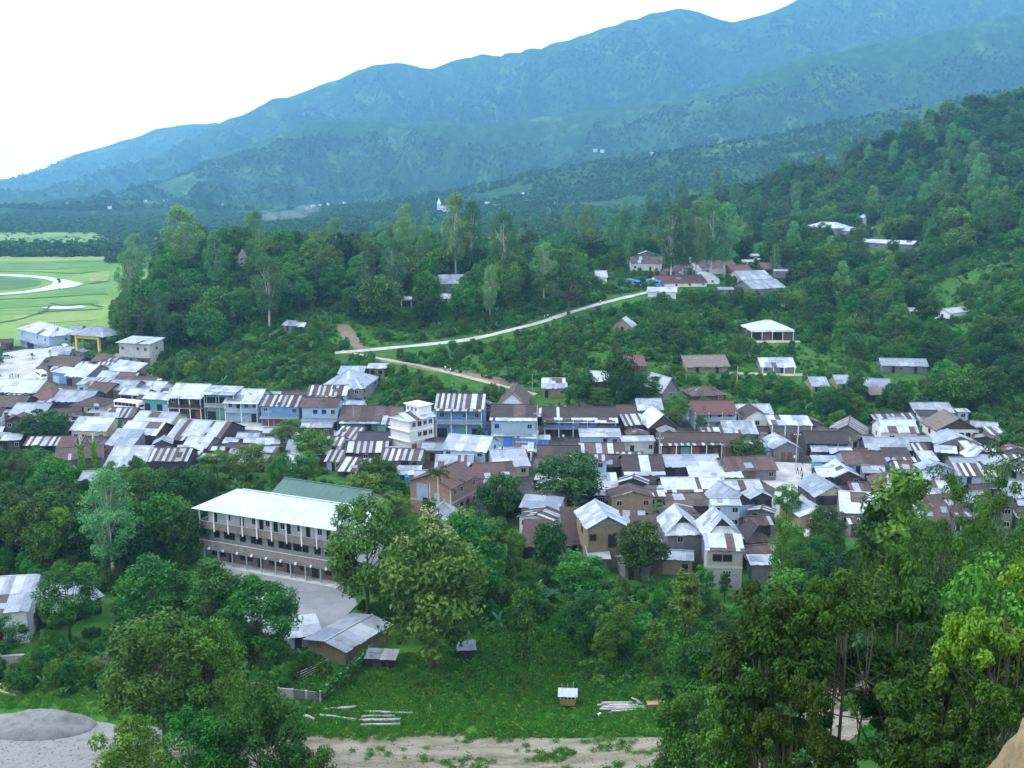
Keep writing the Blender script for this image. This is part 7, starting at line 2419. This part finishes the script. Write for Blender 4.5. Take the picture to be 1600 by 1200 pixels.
CNT.append(plant([(750, 905), (850, 900), (960, 905), (1090, 925), (1180, 935), (1180, 985), (960, 950), (800, 955), (760, 940)], 34, {'banana': 3, 'bush': 4, 'young': 1.5, 'fine': 1}, (4, 7.5), 'along the front edge of the village above the meadow', 'along the front edge of the village', 10))
CNT.append(plant([(1010, 800), (1040, 800), (1100, 860), (1080, 900), (1010, 880)], 8, {'banana': 4, 'bush': 2}, (6, 9), 'between the white gabled houses', 'between the white gabled houses', 11, .3))
CNT.append(plant([(945, 812), (1030, 800), (1030, 830), (960, 830)], 5, {'banana': 4}, (8, 10), 'behind the bright white gable house', 'behind the bright white gable house', 12, .3))
CNT.append(plant([(1190, 870), (1260, 850), (1600, 850), (1620, 1010), (1400, 1040), (1230, 1000)], 34, {'fine': 4, 'broad': 2, 'dark': 3, 'bush': 1}, (8, 12), 'behind the right foreground trees', 'behind the right foreground trees', 13, .5))
CNT.append(plant([(1275, 630), (1340, 625), (1420, 630), (1420, 652), (1290, 668)], 16, {'dark': 3, 'fine': 2, 'bush': 2}, (6, 8.5), 'in the dark thicket above the dark roofed building', 'in the dark thicket', 14, .4))
CNT.append(plant([(10, 1060), (60, 1040), (230, 1010), (260, 1060), (200, 1088), (60, 1092)], 22, {'bush': 6, 'banana': 1, 'young': 1}, (5, 8), 'in the overgrown plot above the gravel heaps', 'in the plot above the gravel heaps', 15))
CNT.append(plant([(930, 1000), (1050, 980), (1160, 985), (1180, 1065), (1060, 1084), (930, 1070), (905, 1040)], 36, {'bush': 8, 'fine': 1.6, 'young': .5}, (8, 13), 'on the right side of the green meadow', 'on the right side of the meadow', 16))
CNT.append(plant([(640, 1040), (760, 1035), (800, 1060), (690, 1075)], 8, {'bush': 4}, (4, 6), 'around the black hut in the meadow', 'around the black hut', 17))
CNT.append(plant([(120, 552), (180, 552), (190, 575), (150, 575)], 8, {'bush': 4, 'fine': 1}, (5, 6.5), 'below the yellow-pillared hall', 'below the yellow-pillared hall', 18))
CNT.append(plant([(-40, 545), (25, 540), (20, 552), (-40, 556)], 4, {'dark': 1}, (6, 7), 'at the left edge beside the road bend', 'at the left edge beside the road', 19))
CNT.append(plant([(640, 860), (760, 840), (840, 850), (850, 900), (760, 930)], 12, {'fine': 2, 'broad': 2, 'teak': 1}, (6, 9), 'between the flowering trees and the village', 'behind the flowering trees', 20, .35))
CNT.append(plant([(540, 735), (640, 745), (650, 775), (600, 800), (580, 775)], 6, {'fine': 2, 'broad': 1}, (5, 7), 'among the roofs above the green roofed hall', 'above the green roofed hall', 21, .35))
CNT.append(plant(TOWN, 34, {'fine': 3, 'broad': 2, 'bush': 3, 'banana': 2, 'young': 1}, (4.5, 8), 'squeezed between the town roofs', 'between the town roofs', 22, .2))
CNT.append(plant([(1080, 455), (1240, 462), (1260, 500), (1160, 500), (1060, 480)], 14, {'dark': 2, 'broad': 2, 'fine': 2, 'banana': 1}, (7, 10), 'on the bank below the upper town', 'below the upper town', 23, .3))
CNT.append(plant([(1250, 372), (1440, 385), (1430, 402), (1260, 400)], 14, {'dark': 2, 'broad': 3, 'fine': 1}, (7, 11), 'in front of the high school building', 'in front of the high school building', 24, .6))
print('planted', CNT, sum(CNT), len(TREES))


# ------------------------------------------------------------------ uncountable growth
def stuff_growth():
    srcs = {}
    for k in ('broad', 'dark', 'fine', 'bush', 'teak', 'euca'):
        srcs[k] = [t for t in TREES if t.children and t.name.split('.')[0] == CATN[k][0]]
    def crowns(kind, n):
        ms = [p[1] for p in PROTO[kind]]
        out = []
        for t in TREES:
            c = next((c for c in t.children if c.name.split('.')[0] in ('crown', 'leaves')), None)
            if c and c.data in ms and c.data not in [o.data for o in out]: out.append(c)
        return out[:n]
    woods = crowns('broad', 3) + crowns('dark', 2) + crowns('teak', 2) + crowns('bamboo', 1) + crowns('euca', 1)
    # forest that closes the right-hand hill and the valley behind the middle hill
    x, y = sample_xy(80000, -420, 640, 400, 1290)
    z = np.array([zg(a, b) for a, b in zip(x, y)])
    ok, px, py = framed(x, y, z, 100)
    yc = np.interp(x, M5.X, M5.Y)
    ok &= (y < yc + 20) | (px < 1000)
    hill = (px > 1120) | ((px > 880) & (py < 400)) | (y > 540)
    ok &= (hill | ((px < 900) & (py < 440))) & ~((px > 1440) & (py > 385) & (y < 470)) & (z > 1.5) & ~((px < 235) & (y > 415))
    ok &= fbm(x / 40, y / 40, 300, 3) > -.62
    keep = []
    cells = set()
    for i in np.nonzero(ok)[0]:
        c = (int(x[i] / 5.2), int(y[i] / 5.2))
        if c in cells: continue
        g = Vector((x[i], y[i], z[i]))
        bad = False
        if y[i] < 640:
            pyt = proj(g.x, g.y, g.z + 10)[1]
            for bx0, bx1, by0, by1, bY, bX, bs in PROTECT:
                if abs(g.x - bX) < bs / 2 + 4 and abs(g.y - bY - 3) < bs / 2 + 4: bad = True; break
                if g.y < bY and px[i] > bx0 - 6 and px[i] < bx1 + 6 and pyt < by1 and py[i] > by0: bad = True; break
        if bad: continue
        cells.add(c); keep.append(i)
    keep = np.array(keep); k = len(keep)
    print('forest', k)
    scatter('forest', np.stack([x[keep], y[keep], z[keep] - 1.6], 1), _rn.uniform(.3, 1.0, k) + .5 * (_rn.uniform(0, 1, k) > .85), _rn.uniform(0, 6.28, k), woods, _rn.choice(len(woods), k, p=np.array([3, 3, 3, 3, 3, 2, 2, 2.5, .7])[:len(woods)] / np.array([3, 3, 3, 3, 3, 2, 2, 2.5, .7])[:len(woods)].sum()))
    # woods going on beyond both sides of the picture
    x, y = sample_xy(9000, -420, 420, 62, 460)
    z = np.array([zg(a, b) for a, b in zip(x, y)])
    ok, px, py = framed(x, y, z, 700)
    ok &= ((px > 1660) | ((px < -60) & (y < 330))) & (py < 1500)
    cells = set(); keep = []
    for i in np.nonzero(ok)[0]:
        c = (int(x[i] / 6.5), int(y[i] / 6.5))
        if c in cells: continue
        d_ = px[i] - 1600 if px[i] > 800 else -px[i]
        if d_ * y[i] / F < 4.5: continue
        cells.add(c); keep.append(i)
    keep = np.array(keep); k = len(keep)
    scatter('forest', np.stack([x[keep], y[keep], z[keep] - 1.2], 1), _rn.uniform(.4, .8, k), _rn.uniform(0, 6.28, k), woods, _rn.integers(0, 6, k))
    # undergrowth on the slopes and around the village
    bs_ = crowns('bush', 4) + crowns('broad', 2) + crowns('teak', 1) + crowns('banana', 2)
    x, y = sample_xy(110000, -260, 320, 90, 520)
    ok, px, py = framed(x, y, np.array([zg(a, b) for a, b in zip(x, y)]), 60)
    inT = pip(px, py, TOWN); inM = pip(px, py, [(400, 1090), (560, 1045), (650, 1018), (770, 990), (870, 985), (980, 1005), (900, 1050), (930, 1082), (1010, 1092), (1060, 1160), (400, 1160)])
    half = pip(px, py, MEADOW)
    ok &= ~inT & ~inM
    z = np.array([zg(a, b) if k_ else 0 for a, b, k_ in zip(x, y, ok)])
    ok &= ~((x < -90) & (y > 395) & (z < 2.5))
    clr = fbm(x / 14, y / 14, 310, 3) <= np.where(z > 3, -.30, -.25) + .9 * np.clip(-fbm(x / 38, y / 38, 315, 2) + .07, 0, .5)
    ok &= ~clr | (_rn.uniform(0, 1, len(x)) < .75)
    ok &= ~half | (_rn.uniform(0, 1, len(x)) < .5)
    ok &= ~((px > 320) & (px < 565) & (py > 868) & (py < 1012))
    ok &= ~((px < 270) & (py > 1085)) & ~((py > 1130) & (px < 1210))
    ok &= ~((px < 130) & (py > 535) & (py < 620))
    kp = np.array(KEEP)
    keep = []
    for i in np.nonzero(ok)[0]:
        if np.any((np.abs(kp[:, 0] - px[i]) < 9) & (kp[:, 1] - py[i] > -16) & (kp[:, 1] - py[i] < 5)) : continue
        bad = False
        for bx0, bx1, by0, by1, bY, bX, bs in PROTECT:
            if abs(x[i] - bX) < bs * .6 + 1 and abs(y[i] - bY - 2) < bs * .6 + 2: bad = True; break
        if not bad: keep.append(i)
        if len(keep) > 42000: break
    keep = np.array(keep); k = len(keep)
    print('undergrowth', k)
    wh = _rn.choice(len(bs_), k, p=[.17] * 4 + [.09] * 3 + [.025] * 2)
    scatter('undergrowth', np.stack([x[keep], y[keep], z[keep] - .3], 1), np.where(wh < 4, _rn.uniform(.35, 1.25, k) ** 1.2, np.where(wh < 7, _rn.uniform(.14, .36, k), _rn.uniform(.4, .8, k))) * np.where(clr[keep], _rn.uniform(.3, .6, k), 1), _rn.uniform(0, 6.28, k), bs_, wh)
    # grass in the meadow
    rng = np.random.default_rng(77)
    P = np.stack([rng.normal(size=60) * .32, rng.normal(size=60) * .32, rng.uniform(.05, .45, 60)], 1)
    q = cards(rng, P, rng.normal(size=P.shape) * np.array([1, 1, .35]), .55, .09, droop=.5)
    gt = link('grass_tuft', crown_mesh('grass_tuft', q, np.repeat(rng.uniform(0, 1, 60), 4), MAT['leaf_grass']), None, ground(905, 1112))
    tag(gt, 'taller grass tuft at the foot of the tiny raised hut', 'grass tuft')
    rng2 = np.random.default_rng(78)
    P = np.stack([rng2.normal(size=34) * .4, rng2.normal(size=34) * .4, rng2.uniform(.05, .6, 34)], 1)
    q = cards(rng2, P, rng2.normal(size=P.shape) + np.array([0, 0, .9]), .34, .26)
    wd = link('weed_clump', crown_mesh('weed_clump', q, np.repeat(rng2.uniform(0, 1, 34), 4), MAT['leaf_bush']), None, ground(650, 1098))
    tag(wd, kind='stuff')
    x, y = sample_xy(42000, -75, 60, 94, 150)
    zz = np.array([zg(a, b) for a, b in zip(x, y)])
    ok, px, py = framed(x, y, zz, 60)
    ok &= pip(px, py, MEADOW + []) & (py < 1152)
    dens_ = fbm(x / 5, y / 5, 320, 3)
    ok &= dens_ > -.6
    x, y, zz, dn = x[ok], y[ok], zz[ok], dens_[ok]
    k = len(x)
    which = (rng.uniform(0, 1, k) < np.clip((y - 112) / 30, .05, .6)).astype(int)
    print('grass', k)
    scatter('grass', np.stack([x, y, zz], 1), rng.uniform(.5, 1.1, k) * (1 + dn * .6), rng.uniform(0, 6.28, k), [gt, wd], which)


stuff_growth()


def stones():
    # loose stones on the gravel yard and the dirt track, tufts along the ruts
    rng = np.random.default_rng(91)
    n = 9000
    x, y = rng.uniform(-75, 62, n), rng.uniform(84, 118, n)
    z = np.array([zg(a, b) for a, b in zip(x, y)])
    ok, px, py = framed(x, y, z, 30)
    yard = pip(px, py, [(-90, 1120), (60, 1116), (170, 1132), (240, 1150), (250, 1240), (-90, 1260)])
    track = pip(px, py, [(260, 1152), (420, 1148), (520, 1145), (600, 1143), (700, 1149), (950, 1156), (1120, 1138), (1300, 1067), (1370, 1045), (1340, 1150), (1000, 1235), (300, 1240)])
    ok &= yard | (track & (fbm(x / 4, y / 2, 5, 3) > -.1))
    x, y, z = x[ok], y[ok], z[ok]; k = len(x)
    base = np.array([(1, 0, 0), (0, 1, 0), (-1, 0, 0), (0, -1, 0), (0, 0, .7), (0, 0, -.4)])
    fs = np.array([(0, 1, 4), (1, 2, 4), (2, 3, 4), (3, 0, 4), (1, 0, 5), (2, 1, 5), (3, 2, 5), (0, 3, 5)])
    s = (rng.uniform(.05, .16, k) ** 1.2)[:, None, None] * 1.5
    V = base[None] * rng.uniform(.6, 1.3, (k, 6, 1)) * s + np.stack([x, y, z + .14], 1)[:, None]
    Fs = fs[None] + (np.arange(k) * 6)[:, None, None]
    tag(link('pebbles', np_mesh('pebbles', V.reshape(-1, 3), Fs.reshape(-1, 3), [MAT['gravel_pile']])), kind='stuff')
    gt = next(o for o in bpy.data.objects if o.name == 'grass_tuft')
    n = 9000
    x, y = rng.uniform(-70, 62, n), rng.uniform(88, 122, n)
    z = np.array([zg(a, b) for a, b in zip(x, y)])
    ok, px, py = framed(x, y, z, 30)
    ok &= (py > 1136) & (px > 250) & (fbm(x / 5, y / 1.3, 8, 3) > .27)
    lawn = (px < 270) & (py > 1085) & (py < 1135) & ~pip(px, py, [(-90, 1112), (60, 1108), (170, 1126), (240, 1150), (250, 1240), (-90, 1260)])
    ok = ok | (lawn & (rng.uniform(0, 1, n) < .9))
    x, y, z = x[ok], y[ok], z[ok]; k = len(x)
    scatter('grass', np.stack([x, y, z + .1], 1), rng.uniform(.35, .9, k), rng.uniform(0, 6.28, k), [gt], np.zeros(k, int))


stones()

# ------------------------------------------------------------------ thin smoke over the far houses
_m, _nt, _b = nodes('smoke')
_nt.nodes.remove(_b)
_pv = N(_nt, 'ShaderNodeVolumePrincipled'); _pv.inputs['Color'].default_value = (.8, .9, 1, 1); _pv.inputs['Density'].default_value = .010
L(_nt, _pv.outputs[0], _nt.nodes['Material Output'].inputs['Volume'])
_g = ground_far(428, 350)
_bm = bmesh.new()
for _i, (_dx, _dz, _r) in enumerate(((-26, 4, 13), (2, 9, 15), (30, 14, 14), (52, 22, 12))):
    _r2 = bmesh.ops.create_icosphere(_bm, subdivisions=3, radius=_r)
    for _v in _r2['verts']:
        _k = 1 + .3 * noise_v(_v.co.normalized() * 2 + Vector((_i * 5, 0, 0)))
        _v.co = Vector((_v.co.x * 1.7 * _k + _dx, _v.co.y * _k, _v.co.z * .6 * _k + _dz))
_me = bpy.data.meshes.new('smoke'); _bm.to_mesh(_me); _bm.free(); _me.materials.append(_m)
tag(link('smoke', _me, None, _g), kind='stuff')
